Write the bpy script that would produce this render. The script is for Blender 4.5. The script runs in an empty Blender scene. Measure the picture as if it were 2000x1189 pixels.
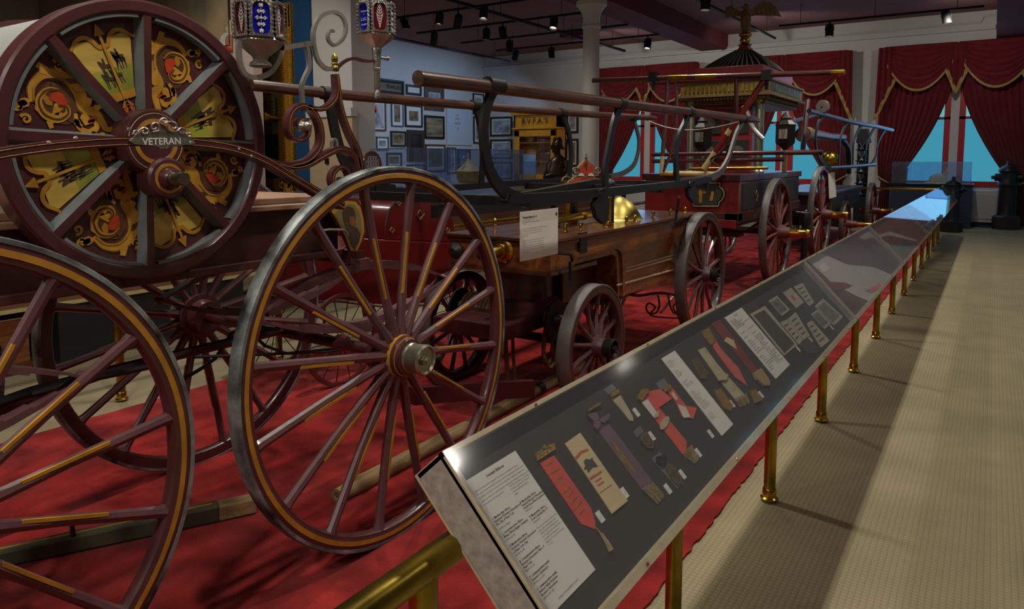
import bpy, math, random
from mathutils import Vector, Matrix
random.seed(7)
PI = math.pi
COL = bpy.context.scene.collection
SC = bpy.context.scene
# ---------------------------------------------------------------- camera
EYE = Vector((0.0, 0.0, 1.6))
FPX, CX, CY = 1420.0, 1000.0, 439.0
YAW, PITCH = math.radians(33.39515), math.radians(5.19079)
RV = Vector((math.cos(YAW), math.sin(YAW), 0))
FV = Vector((-math.sin(YAW)*math.cos(PITCH), math.cos(YAW)*math.cos(PITCH), -math.sin(PITCH)))
UV_ = RV.cross(FV)
cd = bpy.data.cameras.new('camera'); cam = bpy.data.objects.new('camera', cd); COL.objects.link(cam)
cd.sensor_width = 36; cd.lens = FPX/2000*36; cd.shift_y = -(594.5-CY)/2000; cd.clip_start = .05; cd.clip_end = 200
cam.matrix_world = Matrix(((RV.x, UV_.x, -FV.x, EYE.x), (RV.y, UV_.y, -FV.y, EYE.y), (RV.z, UV_.z, -FV.z, EYE.z), (0, 0, 0, 1)))
SC.camera = cam
# ---------------------------------------------------------------- world, exposure, lights
SC.view_settings.view_transform = 'Standard'; SC.view_settings.look = 'None'; SC.view_settings.gamma = 1
SC.view_settings.use_curve_mapping = False; SC.view_settings.exposure = -0.2
w = bpy.data.worlds.new('world'); SC.world = w; w.use_nodes = True
w.node_tree.nodes['Background'].inputs[0].default_value = (.20, .30, .42, 1)
w.node_tree.nodes['Background'].inputs[1].default_value = .5
def spot(loc, target, power, col=(1, .86, .66), size=100, blend=.6, rad=.09):
    l = bpy.data.lights.new('spot_light', 'SPOT'); l.energy = power; l.color = col; l.spot_size = math.radians(size)
    l.spot_blend = blend; l.shadow_soft_size = rad
    o = bpy.data.objects.new('spot_light', l); COL.objects.link(o); o.location = loc
    o.rotation_euler = (Vector(target)-Vector(loc)).to_track_quat('-Z', 'Y').to_euler(); return o
def area(loc, target, sx, sy, power, col):
    l = bpy.data.lights.new('daylight', 'AREA'); l.shape = 'RECTANGLE'; l.size = sx; l.size_y = sy; l.energy = power; l.color = col
    l.specular_factor = 0.0
    o = bpy.data.objects.new('daylight', l); COL.objects.link(o); o.location = loc
    o.rotation_euler = (Vector(target)-Vector(loc)).to_track_quat('-Z', 'Y').to_euler(); return o
# ceiling track over the aisle rail, a warm row
WARM = (1, .93, .82)
for i, y in enumerate((-1.8, 1.4, 4.6, 7.8, 11.0, 14.2)):  # nearest spot added to brighten the near case end panel
    spot((-1.07, y, 4.25), (-1.3, y, 0), 215, WARM, size=125)
for y in (.4, 3.2, 6.0, 8.0, 12.4):
    spot((-3.3, y+.6, 4.3), (-3.0, y+.2, 0), 260, WARM, size=84, blend=.7)
for y in (1.0, 5.2, 9.2, 13.2):
    spot((1.7, y, 4.3), (-.6, y+.2, 0), 42, WARM, size=135)
for x, y in ((-1.2, -3.0), (-4.2, -2.6)):  # added behind the camera to light faces turned towards it
    spot((x, y, 4.3), (x-1.0, y+4, .6), 150, WARM, size=110)
for x, y in ((-6.9, 3.4), (-7.3, 9.5), (-10.0, 13.0), (-4.9, 16.4)):
    spot((x, y, 4.3), (x-1.0, y+1, 0), 130, (1, .94, .86), size=150)
spot((-7.4, 4.6, 4.3), (-9.2, 7.5, 1.9), 110, WARM, size=80)  # added to brighten the gilt frame in the partition gap
spot((-4.6, 2.6, 4.3), (-8.0, 4.6, .6), 90, WARM, size=90)
# cool daylight: windows of the far wall
for x in (-.82, -4.75, -8.7):
    area((x, 20.30, 2.5), (x, 10, 1.5), 2.0, 2.8, 22, (.24, .56, 1))
# added lamps: blue spots standing in for daylight, pale spots brightening the far wall
for y in (13.6, 16.2, 18.6):
    spot((-11.6, y, 4.3), (-14.7, y+.2, 1.6), 95, (.46, .66, 1), size=130)
for x in (-8.7, -4.7, -.8):
    spot((x, 17.2, 4.35), (x, 20.6, 3.4), 90, (1, .94, .88), size=120)
# ---------------------------------------------------------------- helpers
def A(u, v, ax, val):
    r = RV*((u-CX)/FPX) + UV_*((CY-v)/FPX) + FV
    i = 'XYZ'.index(ax); return EYE + r*((val-EYE[i])/r[i])
ORG = {}
def kids(o): return list(o.children)
def tag(o, label=None, cat=None, group=None, kind=None):
    if label: o['label'] = label
    if cat: o['category'] = cat
    if group: o['group'] = group
    if kind: o['kind'] = kind
    return o
def thing(name, label, cat, loc=(0, 0, 0), group=None):
    o = bpy.data.objects.new(name, None); COL.objects.link(o); o.empty_display_size = .1
    o.location = loc; ORG[o.name] = Vector(loc); return tag(o, label, cat, group)
class MB:
    def __init__(s): s.v = []; s.f = []; s.m = []
    def add(s, vs, fs, m=0):
        b = len(s.v); s.v += [tuple(p) for p in vs]; s.f += [tuple(b+i for i in f) for f in fs]; s.m += [m]*len(fs); return s
    def box(s, a, b, m=0):
        x0, y0, z0 = [min(a[i], b[i]) for i in range(3)]; x1, y1, z1 = [max(a[i], b[i]) for i in range(3)]
        return s.add([(x0,y0,z0),(x1,y0,z0),(x1,y1,z0),(x0,y1,z0),(x0,y0,z1),(x1,y0,z1),(x1,y1,z1),(x0,y1,z1)],
            [(0,3,2,1),(4,5,6,7),(0,1,5,4),(1,2,6,5),(2,3,7,6),(3,0,4,7)], m)
    def bar(s, a, b, wd, h=None, up=(0, 0, 1), m=0, w2=None, h2=None):
        a, b = Vector(a), Vector(b); h = h or wd; w2 = w2 or wd; h2 = h2 or h; d = (b-a).normalized(); up = Vector(up)
        sd = d.cross(up)
        if sd.length < 1e-4: sd = d.cross(Vector((0, 1, .01)))
        sd.normalize(); up = sd.cross(d)
        vs = [a-sd*wd/2-up*h/2, a+sd*wd/2-up*h/2, a+sd*wd/2+up*h/2, a-sd*wd/2+up*h/2,
              b-sd*w2/2-up*h2/2, b+sd*w2/2-up*h2/2, b+sd*w2/2+up*h2/2, b-sd*w2/2+up*h2/2]
        return s.add(vs, [(0,3,2,1),(4,5,6,7),(0,1,5,4),(1,2,6,5),(2,3,7,6),(3,0,4,7)], m)
    def tube(s, pts, r, n=8, m=0, closed=False, caps=True, flat=None, fd=None):
        # flat=(w,h): rectangular section, fd: fixed normal direction of the section's h side
        P = [Vector(p) for p in pts]; N = len(P); rs = r if isinstance(r, (list, tuple)) else [r]*N
        rings = []; prev = None
        for i in range(N):
            if closed: t = (P[(i+1) % N]-P[i-1]).normalized()
            else: t = (P[min(i+1, N-1)]-P[max(i-1, 0)]).normalized()
            if fd is not None: up = Vector(fd)
            elif prev is None: up = Vector((0, 0, 1)) if abs(t.z) < .9 else Vector((1, 0, 0))
            else: up = prev
            sd = t.cross(up).normalized(); up = sd.cross(t).normalized(); prev = up
            if flat:
                k = rs[i] if r else 1
                wd, hh = flat[0]/2*k, flat[1]/2*(1 if fd is not None else k)
                rings.append([P[i]+sd*x*wd+up*y*hh for x, y in ((-1, -1), (1, -1), (1, 1), (-1, 1))])
            else: rings.append([P[i]+(sd*math.cos(2*PI*k/n)+up*math.sin(2*PI*k/n))*rs[i] for k in range(n)])
        n = len(rings[0]); vs = [p for g in rings for p in g]; fs = []
        for i in range(N if closed else N-1):
            j = (i+1) % N
            for k in range(n): fs.append((i*n+k, i*n+(k+1) % n, j*n+(k+1) % n, j*n+k))
        if caps and not closed: fs.append(tuple(range(n-1, -1, -1))); fs.append(tuple((N-1)*n+k for k in range(n)))
        return s.add(vs, fs, m)
    def lathe(s, prof, c, ax=(0, 0, 1), n=24, m=0, sx=1.0, closed=False):
        # prof: (radius, height) ; m may be a list per segment
        ax = Vector(ax).normalized(); c = Vector(c)
        e1 = ax.orthogonal().normalized() if abs(ax.z) < .9 else Vector((1, 0, 0)); e2 = ax.cross(e1)
        vs = []
        for r, h in prof:
            for k in range(n):
                a = 2*PI*k/n; vs.append(c+ax*h+e1*math.cos(a)*r*sx+e2*math.sin(a)*r)
        L = len(prof); b = len(s.v); s.v += [tuple(p) for p in vs]
        for i in range(L if closed else L-1):
            j = (i+1) % L
            for k in range(n):
                s.f.append((b+i*n+k, b+i*n+(k+1) % n, b+j*n+(k+1) % n, b+j*n+k)); s.m.append(m[i] if isinstance(m, list) else m)
        if not closed:
            if prof[0][0] > 1e-4: s.f.append(tuple(b+k for k in range(n-1, -1, -1))); s.m.append(m[0] if isinstance(m, list) else m)
            if prof[-1][0] > 1e-4: s.f.append(tuple(b+(L-1)*n+k for k in range(n))); s.m.append(m[-1] if isinstance(m, list) else m)
        return s
    def prism(s, poly, d, m=0):
        # poly: 3D points in a plane; d: extrusion vector
        P = [Vector(p) for p in poly]; n = len(P); d = Vector(d); vs = P+[p+d for p in P]
        fs = [tuple(range(n-1, -1, -1)), tuple(range(n, 2*n))]+[(k, (k+1) % n, n+(k+1) % n, n+k) for k in range(n)]
        return s.add(vs, fs, m)
    def grid(s, fn, nu, nv, m=0):
        vs = [fn(i/nu, j/nv) for j in range(nv+1) for i in range(nu+1)]
        return s.add(vs, [(j*(nu+1)+i, j*(nu+1)+i+1, (j+1)*(nu+1)+i+1, (j+1)*(nu+1)+i) for j in range(nv) for i in range(nu)], m)
    def ball(s, c, r, n=12, m=0, sc=(1, 1, 1), ax=(0, 0, 1)):
        c = Vector(c); vs = []; k2 = n//2
        q = Vector((0, 0, 1)).rotation_difference(Vector(ax))
        for j in range(k2+1):
            th = PI*j/k2
            for i in range(n):
                ph = 2*PI*i/n; p = Vector((math.sin(th)*math.cos(ph)*sc[0], math.sin(th)*math.sin(ph)*sc[1], math.cos(th)*sc[2]))*r
                vs.append(c+q @ p)
        return s.add(vs, [(j*n+i, j*n+(i+1) % n, (j+1)*n+(i+1) % n, (j+1)*n+i) for j in range(k2) for i in range(n)], m)
def obj(name, mb, mats, parent=None, label=None, cat=None, group=None, kind=None, smooth=None, loc=None, bevel=0, solid=0):
    mats = mats if isinstance(mats, (list, tuple)) else [mats]
    if parent is not None: org = ORG[parent.name]
    elif loc is not None: org = Vector(loc)
    else:
        xs = [p[0] for p in mb.v]; ys = [p[1] for p in mb.v]; zs = [p[2] for p in mb.v]
        org = Vector(((min(xs)+max(xs))/2, (min(ys)+max(ys))/2, min(zs)))
    me = bpy.data.meshes.new(name); me.from_pydata([(p[0]-org.x, p[1]-org.y, p[2]-org.z) for p in mb.v], [], mb.f)
    for mt in mats: me.materials.append(mt)
    me.polygons.foreach_set('material_index', mb.m)
    import bmesh
    bm = bmesh.new(); bm.from_mesh(me); bmesh.ops.remove_doubles(bm, verts=bm.verts, dist=1e-6)
    bmesh.ops.recalc_face_normals(bm, faces=bm.faces)
    if smooth is not False:
        lim = math.radians(38)
        for f in bm.faces: f.smooth = True
        for e in bm.edges: e.smooth = len(e.link_faces) == 2 and e.calc_face_angle(0) < lim
    bm.to_mesh(me); bm.free()
    o = bpy.data.objects.new(name, me); COL.objects.link(o)
    if parent is not None: o.parent = parent
    else: o.location = org
    ORG[o.name] = org
    if bevel:
        md = o.modifiers.new('bevel', 'BEVEL'); md.width = bevel; md.segments = 2; md.limit_method = 'ANGLE'
    if solid:
        md = o.modifiers.new('solid', 'SOLIDIFY'); md.thickness = solid; md.offset = 0
    return tag(o, label, cat, group, kind)
def copy_tree(o, parent=None, shift=None):
    c = o.copy(); COL.objects.link(c)
    if parent is not None: c.parent = parent
    ORG[c.name] = ORG.get(o.name, Vector())
    for ch in kids(o): copy_tree(ch, c)
    return c
def smoothpath(pts, k=6):
    # catmull-rom
    P = [Vector(p) for p in pts]; out = []
    for i in range(len(P)-1):
        p0 = P[max(i-1, 0)]; p1 = P[i]; p2 = P[i+1]; p3 = P[min(i+2, len(P)-1)]
        for j in range(k):
            t = j/k; out.append(.5*((2*p1)+(p2-p0)*t+(2*p0-5*p1+4*p2-p3)*t*t+(3*p1-p0-3*p2+p3)*t**3))
    out.append(P[-1]); return out
def pxpath(L, ax, val, k=5, o=(0, 0), sc=1.0):
    return smoothpath([A(o[0]+u/sc, o[1]+v/sc, ax, val) for u, v in L], k)
# ---------------------------------------------------------------- materials
def lin(c): return tuple(((x/255)/12.92 if x <= 10 else (((x/255)+.055)/1.055)**2.4) for x in c)
def M(name, col, rough=.5, metal=0.0, var=.15, scale=6, bump=0, bscale=80, coat=0, dark=None, detail=4, spec=.5, stretch=None, sheen=0):
    m = bpy.data.materials.new(name); m.use_nodes = True; nt = m.node_tree; N = nt.nodes; L = nt.links; b = N['Principled BSDF']
    c = lin(col); d = lin(dark) if dark else tuple(x*(1-var) for x in c); e = tuple(min(1, x*(1+var*.6)) for x in c)
    tc = N.new('ShaderNodeTexCoord'); mp = N.new('ShaderNodeMapping'); L.new(tc.outputs['Object'], mp.inputs[0])
    if stretch: mp.inputs['Scale'].default_value = stretch
    nz = N.new('ShaderNodeTexNoise'); nz.inputs['Scale'].default_value = scale; nz.inputs['Detail'].default_value = detail; L.new(mp.outputs[0], nz.inputs['Vector'])
    cr = N.new('ShaderNodeValToRGB'); cr.color_ramp.elements[0].position = .32; cr.color_ramp.elements[1].position = .68
    cr.color_ramp.elements[0].color = (*d, 1); cr.color_ramp.elements[1].color = (*e, 1)
    L.new(nz.outputs[0], cr.inputs[0]); L.new(cr.outputs[0], b.inputs['Base Color'])
    b.inputs['Roughness'].default_value = rough; b.inputs['Metallic'].default_value = metal; b.inputs['Specular IOR Level'].default_value = spec
    b.inputs['Coat Weight'].default_value = coat; b.inputs['Coat Roughness'].default_value = .12
    b.inputs['Sheen Weight'].default_value = sheen
    if bump:
        n2 = N.new('ShaderNodeTexNoise'); n2.inputs['Scale'].default_value = bscale; n2.inputs['Detail'].default_value = 3; L.new(mp.outputs[0], n2.inputs['Vector'])
        bp = N.new('ShaderNodeBump'); bp.inputs['Strength'].default_value = bump; bp.inputs['Distance'].default_value = .01
        L.new(n2.outputs[0], bp.inputs['Height']); L.new(bp.outputs[0], b.inputs['Normal'])
    return m
def emis(name, col, st):
    m = bpy.data.materials.new(name); m.use_nodes = True; N = m.node_tree.nodes; N.remove(N['Principled BSDF'])
    e = N.new('ShaderNodeEmission'); e.inputs[0].default_value = (*lin(col), 1); e.inputs[1].default_value = st
    m.node_tree.links.new(e.outputs[0], N['Material Output'].inputs[0]); return m
def glass(name, tint=(1, 1, 1), refl=1.0, haze=0.0, ior=1.45, rough=.01):
    m = bpy.data.materials.new(name); m.use_nodes = True; N = m.node_tree.nodes; L = m.node_tree.links; N.remove(N['Principled BSDF'])
    t = N.new('ShaderNodeBsdfTransparent'); t.inputs[0].default_value = (*tint, 1)
    g = N.new('ShaderNodeBsdfGlossy'); g.inputs['Roughness'].default_value = rough
    ge = N.new('ShaderNodeNewGeometry'); dt = N.new('ShaderNodeVectorMath'); dt.operation = 'DOT_PRODUCT'
    L.new(ge.outputs['Normal'], dt.inputs[0]); L.new(ge.outputs['Incoming'], dt.inputs[1])
    def mth(op, a, bv=None):
        n_ = N.new('ShaderNodeMath'); n_.operation = op
        if isinstance(a, (int, float)): n_.inputs[0].default_value = a
        else: L.new(a, n_.inputs[0])
        if bv is not None:
            if isinstance(bv, (int, float)): n_.inputs[1].default_value = bv
            else: L.new(bv, n_.inputs[1])
        return n_.outputs[0]
    f5 = mth('POWER', mth('SUBTRACT', 1.0, mth('ABSOLUTE', dt.outputs['Value'])), 5.0)
    mu = mth('MULTIPLY', mth('ADD', mth('MULTIPLY', f5, .96), .04), refl)
    mx = N.new('ShaderNodeMixShader')
    L.new(mu, mx.inputs[0]); L.new(t.outputs[0], mx.inputs[1]); L.new(g.outputs[0], mx.inputs[2])
    out = mx
    if haze:
        df = N.new('ShaderNodeBsdfDiffuse'); df.inputs[0].default_value = (.7, .72, .75, 1); m2 = N.new('ShaderNodeMixShader'); m2.inputs[0].default_value = haze
        L.new(mx.outputs[0], m2.inputs[1]); L.new(df.outputs[0], m2.inputs[2]); out = m2
    L.new(out.outputs[0], N['Material Output'].inputs[0]); return m
def woven(name, col, dk, cell, rough=.95, bump=.6):
    m = M(name, col, rough, var=.12, scale=3, spec=.1); nt = m.node_tree; N = nt.nodes; L = nt.links; b = N['Principled BSDF']
    tc = N.new('ShaderNodeTexCoord'); ws = []
    for a in ('X', 'Y'):
        wv = N.new('ShaderNodeTexWave'); wv.bands_direction = a; wv.inputs['Scale'].default_value = 2*PI/20/cell; wv.inputs['Distortion'].default_value = .25; wv.inputs['Detail Scale'].default_value = 3
        L.new(tc.outputs['Object'], wv.inputs['Vector']); ws.append(wv)
    mu = N.new('ShaderNodeMath'); mu.operation = 'MULTIPLY'; L.new(ws[0].outputs['Fac'], mu.inputs[0]); L.new(ws[1].outputs['Fac'], mu.inputs[1])
    sq = N.new('ShaderNodeMath'); sq.operation = 'POWER'; sq.inputs[1].default_value = .5; L.new(mu.outputs[0], sq.inputs[0])
    mx = N.new('ShaderNodeMix'); mx.data_type = 'RGBA'; mx.blend_type = 'MULTIPLY'; mx.inputs[0].default_value = 1
    cr = N.new('ShaderNodeValToRGB'); cr.color_ramp.elements[0].color = (*[x for x in dk], 1); cr.color_ramp.elements[1].color = (1, 1, 1, 1); cr.color_ramp.elements[1].position = .5
    L.new(sq.outputs[0], cr.inputs[0]); src = b.inputs['Base Color'].links[0].from_socket
    L.new(src, mx.inputs[6]); L.new(cr.outputs[0], mx.inputs[7]); L.new(mx.outputs[2], b.inputs['Base Color'])
    bp = N.new('ShaderNodeBump'); bp.inputs['Strength'].default_value = bump; bp.inputs['Distance'].default_value = .004
    L.new(sq.outputs[0], bp.inputs['Height']); L.new(bp.outputs[0], b.inputs['Normal']); return m
m_floor = woven('beige_carpet', (152, 142, 114), (.80, .78, .75), .022)
m_red = M('red_carpet', (158, 36, 33), .95, var=.22, scale=5, bump=.8, bscale=220, spec=.05, dark=(112, 16, 16), sheen=.1)
m_wallw = M('white_wall', (206, 204, 200), .9, var=.04, scale=1.2, spec=.1)
m_mauve = M('mauve_wall', (190, 172, 162), .9, var=.05, scale=1.2, spec=.1)
m_ceil = M('dull_red_ceiling', (146, 104, 100), .85, var=.08, scale=1.5, spec=.1)
m_beam = M('red_beam', (120, 62, 62), .8, var=.08, scale=1.5, spec=.15)
m_colw = M('white_column', (214, 212, 202), .6, var=.04, scale=2)
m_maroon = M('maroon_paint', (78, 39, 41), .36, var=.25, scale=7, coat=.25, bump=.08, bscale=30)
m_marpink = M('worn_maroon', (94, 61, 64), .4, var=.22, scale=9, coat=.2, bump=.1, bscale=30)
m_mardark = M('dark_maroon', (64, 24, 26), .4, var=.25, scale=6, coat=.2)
m_gold = M('gold_paint', (176, 124, 34), .5, var=.2, scale=14)
m_golddk = M('old_gold', (112, 90, 46), .5, metal=.25, var=.3, scale=20)
m_ochre = M('ochre_paint', (196, 142, 44), .5, var=.28, scale=22)
m_brown = M('scroll_brown', (92, 58, 30), .5, var=.3, scale=22)
m_orange = M('orange_paint', (190, 62, 26), .5, var=.2, scale=15)
m_green = M('field_paint', (150, 150, 50), .55, var=.35, scale=6, dark=(74, 84, 34), detail=6)
m_sky = M('sky_paint', (196, 164, 74), .55, var=.25, scale=5, stretch=(1, 1, 4))
m_horse = M('dark_figure', (66, 48, 32), .6, var=.3, scale=20)
m_greybev = M('grey_bevel', (112, 120, 122), .35, var=.25, scale=12)
m_black = M('black_iron', (24, 23, 23), .45, var=.25, scale=10, metal=.1)
m_blackm = M('matt_black', (20, 20, 21), .7, var=.2)
m_tyre = M('worn_tyre', (128, 134, 134), .5, metal=.3, var=.5, scale=9, dark=(32, 32, 33), bump=.25, bscale=40, detail=8)
m_tyreg = M('grey_tyre', (84, 78, 76), .5, var=.25, scale=9, bump=.15, bscale=40)
m_brass = M('brass', (196, 158, 66), .24, metal=1, var=.18, scale=8)
m_brasst = M('tarnished_brass', (170, 146, 58), .30, metal=1, var=.3, scale=7, bump=.1, bscale=20, dark=(120, 104, 44))
m_dome = M('dull_brass', (176, 158, 84), .42, metal=.85, var=.15, scale=5)
m_nickel = M('nickel', (168, 168, 146), .32, metal=.9, var=.22, scale=14, bump=.08, bscale=30)
m_silver = M('silver', (172, 168, 160), .34, metal=.9, var=.25, scale=30, bump=.25, bscale=90)
m_iron = M('grey_iron', (150, 144, 136), .4, metal=.6, var=.2, scale=10)
m_drum = M('pale_drum', (168, 172, 168), .4, metal=.2, var=.06, scale=3)
m_wood = M('orange_wood', (132, 76, 30), .35, var=.3, scale=4, stretch=(4, .6, 6), coat=.5, dark=(84, 42, 16))
m_wooddk = M('dark_wood', (82, 44, 24), .3, var=.3, scale=4, stretch=(4, .6, 6), coat=.6)
m_pole = M('pole_wood', (80, 48, 36), .36, var=.35, scale=6, stretch=(6, .7, 6), coat=.3, dark=(44, 26, 20))
m_rawwood = M('weathered_wood', (148, 122, 82), .7, var=.35, scale=5, stretch=(8, 1, 8), bump=.3, bscale=30)
m_oak = M('yellow_oak', (216, 146, 26), .4, var=.15, scale=4, stretch=(3, 3, .7))
m_paper = M('white_paper', (222, 222, 214), .8, var=.02, spec=.1)
m_ink = M('black_ink', (28, 26, 26), .8, var=0, spec=.05)
m_greyink = M('grey_ink', (92, 90, 88), .8, var=0, spec=.05)
m_red2 = M('bright_red_paint', (86, 13, 12), .35, var=.12, scale=4, coat=.25)
m_redpnt = M('engine_red', (120, 26, 26), .35, var=.2, scale=6, coat=.3)
m_cream = M('cream_paint', (196, 182, 130), .4, var=.15)
m_blueglass = M('blue_glass', (16, 22, 150), .15, var=.25, scale=20, spec=.7)
m_rubyglass = M('ruby_glass', (86, 14, 26), .15, var=.25, scale=20, spec=.7)
m_etch = M('etched_white', (210, 206, 200), .5, var=.1)
m_blue = M('blue_wall', (22, 72, 116), .8, var=.06, scale=2)
m_giltn = M('gilt', (206, 154, 52), .36, metal=.55, var=.35, scale=40, bump=.6, bscale=70)
m_curtain = M('red_velvet', (118, 32, 38), .85, var=.2, scale=4, spec=.15, sheen=.15)
m_trimg = M('gold_trim', (170, 140, 66), .6, var=.25, scale=40)
m_winred = M('red_frame', (186, 34, 38), .45, var=.08)
m_rope = M('rope', (120, 94, 58), .85, var=.35, scale=60, bump=.6, bscale=160)
m_marble = M('grey_laminate', (176, 166, 158), .55, var=.3, scale=45, bump=.15, bscale=60, detail=8)
m_casewood = M('pale_wood', (196, 182, 146), .6, var=.12, scale=20)
m_board = M('grey_board', (60, 59, 57), .9, var=.08, scale=12, spec=.1)
m_brownp = M('brown_panel', (122, 84, 58), .75, var=.06, scale=2)
m_tan = M('tan_top', (196, 172, 136), .7, var=.05, scale=2)
m_blueint = M('navy_base', (44, 56, 78), .7, var=.08)
m_bronze = M('dark_bronze', (66, 52, 42), .32, metal=.75, var=.3, scale=18)
m_acrylic = glass('acrylic_cover', (.95, .95, .95), 1.0, haze=.03, rough=.09)
m_acryl2 = glass('clear_far_cover', (.95, .95, .95), 1.0, haze=.03, rough=.02)
m_vitrine = glass('vitrine_acrylic', (.84, .90, .98), .9, haze=.05)
m_paneglass = glass('clear_glass', (.9, .92, .95), 1.0)
m_bag = glass('plastic_sleeve', (.8, .8, .8), .8, haze=.12, rough=.15)
m_winup = emis('upper_daylight', (90, 180, 184), 1.1)
m_winlo = emis('lower_daylight', (62, 148, 172), 1.1)
m_bulb = emis('lamp_glow', (255, 236, 200), 9)
m_bulbdim = emis('lamp_glow_soft', (255, 214, 170), 2.0)
# lettering as real, flat raised print
def text_mesh(lines, size, res=2, spacing=1.0, align='LEFT', bold=0.0):
    """lines: list of (string, x, y, size)"""
    vs = []; fs = []
    dg = bpy.context.evaluated_depsgraph_get()
    for s_, x, y, sz in lines:
        c = bpy.data.curves.new('t', 'FONT'); c.body = s_; c.size = sz; c.align_x = align; c.resolution_u = res; c.offset = bold*sz; c.space_character = spacing
        o = bpy.data.objects.new('t', c); COL.objects.link(o); dg.update()
        me = bpy.data.meshes.new_from_object(o.evaluated_get(bpy.context.evaluated_depsgraph_get()))
        b = len(vs); vs += [(v.co.x+x, v.co.y+y) for v in me.vertices]; fs += [tuple(b+i for i in p.vertices) for p in me.polygons]
        COL.objects.unlink(o); bpy.data.objects.remove(o); bpy.data.curves.remove(c); bpy.data.meshes.remove(me)
    return vs, fs
def put_text(name, lines, org, ex, ey, mat, parent, res=2, align='LEFT', bold=0.0, spacing=1.0, off=.0006, size=0, warp=None):
    vs, fs = text_mesh(lines, size, res, spacing, align, bold)
    ex, ey = Vector(ex).normalized(), Vector(ey).normalized(); n = ex.cross(ey); org = Vector(org)
    mb = MB(); f = warp or (lambda x, y: (x, y))
    mb.add([org+ex*f(x, y)[0]+ey*f(x, y)[1]+n*off for x, y in vs], fs)
    return obj(name, mb, mat, parent, smooth=False)
# ================================================================ the room
YW, XL, XR, ZC = 20.6, -14.75, 4.2, 5.05
def slab(name, a, b, mt, **k): return obj(name, MB().box(a, b), mt, kind='structure', smooth=False, **k)
slab('floor', (XL-.2, -4.2, -.12), (XR+.2, YW+.4, 0), m_floor)
slab('ceiling', (XL-.2, -4.2, ZC), (XR+.2, YW+.4, ZC+.2), m_ceil)
slab('wall_left', (XL-.2, -4.2, 0), (XL, YW+.4, ZC), m_wallw)
slab('wall_back', (XL, -4.2, 0), (XR, -4, ZC), m_wallw)
# unseen right wall; windows added for blue daylight on the picture wall
mb = MB(); edges = [-4.2, 13.4, 15.0, 15.5, 17.1, 17.6, 19.2, YW+.4]
for i in range(0, 7, 2): mb.box((XR, edges[i], 0), (XR+.2, edges[i+1], ZC))
for i in range(1, 6, 2): mb.box((XR, edges[i], 0), (XR+.2, edges[i+1], .95)); mb.box((XR, edges[i], 3.95), (XR+.2, edges[i+1], ZC))
obj('wall_right', mb, m_wallw, kind='structure', smooth=False)
for i in range(1, 6, 2):
    fr = obj('window_%d' % (7+i//2), MB().box((XR+.06, edges[i], .95), (XR+.12, edges[i+1], 1.05)).box((XR+.06, edges[i], 3.85), (XR+.12, edges[i+1], 3.95)).box((XR+.06, edges[i], .95), (XR+.12, edges[i]+.1, 3.95)).box((XR+.06, edges[i+1]-.1, .95), (XR+.12, edges[i+1], 3.95)).box((XR+.06, edges[i], 2.5), (XR+.12, edges[i+1], 2.6)), m_winred, kind='structure', smooth=False)
    obj('pane', MB().box((XR+.1, edges[i]+.1, 1.05), (XR+.11, edges[i+1]-.1, 3.85)), m_winlo, fr, smooth=False)
# far wall with three pairs of windows
WC = (-8.72, -4.75, -.82)
mb = MB(); xs = [XL]
for c in WC: xs += [c-1.28, c-.09, c+.09, c+1.28]
xs.append(XR)
for i in range(0, len(xs)-1, 2): mb.box((xs[i], YW, 0), (xs[i+1], YW+.3, ZC))
for i in range(1, len(xs)-1, 2): mb.box((xs[i], YW, 0), (xs[i+1], YW+.3, .93)); mb.box((xs[i], YW, 4.1), (xs[i+1], YW+.3, ZC))
obj('wall_far', mb, m_wallw, kind='structure', smooth=False)
slab('trim_1', (XL, YW-.10, 4.60), (-6.5, YW, 4.70), m_wallw); slab('trim_2', (-6.4, YW-.10, 4.60), (-.1, YW, 4.70), m_wallw)
slab('trim_3', (-9.9, YW-.16, .80), (.9, YW, .90), m_wallw)
slab('baseboard_far', (XL, YW-.03, 0), (-3, YW, .2), m_wallw)
slab('baseboard_left', (XL, -4, 0), (XL+.03, YW, .2), m_wallw)
k = 1
for c in WC:
    for sgn in (-1, 1):
        a, b = sorted((c+sgn*.09, c+sgn*1.28)); y0, y1 = YW+.02, YW+.12; W = .13
        fr = obj('window_%d' % k, MB().box((a, y0, .93), (a+W, y1, 4.1)).box((b-W, y0, .93), (b, y1, 4.1)).box((a, y0-.04, .93), (b, y1, 1.06)).box((a, y0, 3.97), (b, y1, 4.1)).box((a, y0, 2.55), (b, y1, 2.61)), m_winred, kind='structure', smooth=False); k += 1
        obj('pane', MB().box((a+W, YW+.10, 2.61), (b-W, YW+.11, 3.97)), m_winup, fr, smooth=False)
        obj('pane', MB().box((a+W, YW+.10, 1.06), (b-W, YW+.11, 2.55)), m_winlo, fr, smooth=False)
# ceiling beams
slab('ceiling_beam', (-7.07, -4, 4.64), (-6.35, YW, ZC), m_beam)
slab('ceiling_beam', (-.08, 8, 4.36), (2.4, YW, ZC), m_beam)
# partitions behind the carriage with the paintings
slab('wall_partition', (-14.7, 6.6, 0), (-9.02+.35, 6.75, ZC), m_mauve)
slab('wall_partition', (-14.7, 7.5, 0), (-7.67, 7.95, 4.9), m_wallw)
slab('trim_4', (-8.50, 7.42, 0), (-7.60, 7.5, 2.2), m_tan); slab('trim_5', (-8.52, 7.38, 2.2), (-7.58, 7.5, 2.32), m_wallw)
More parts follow.
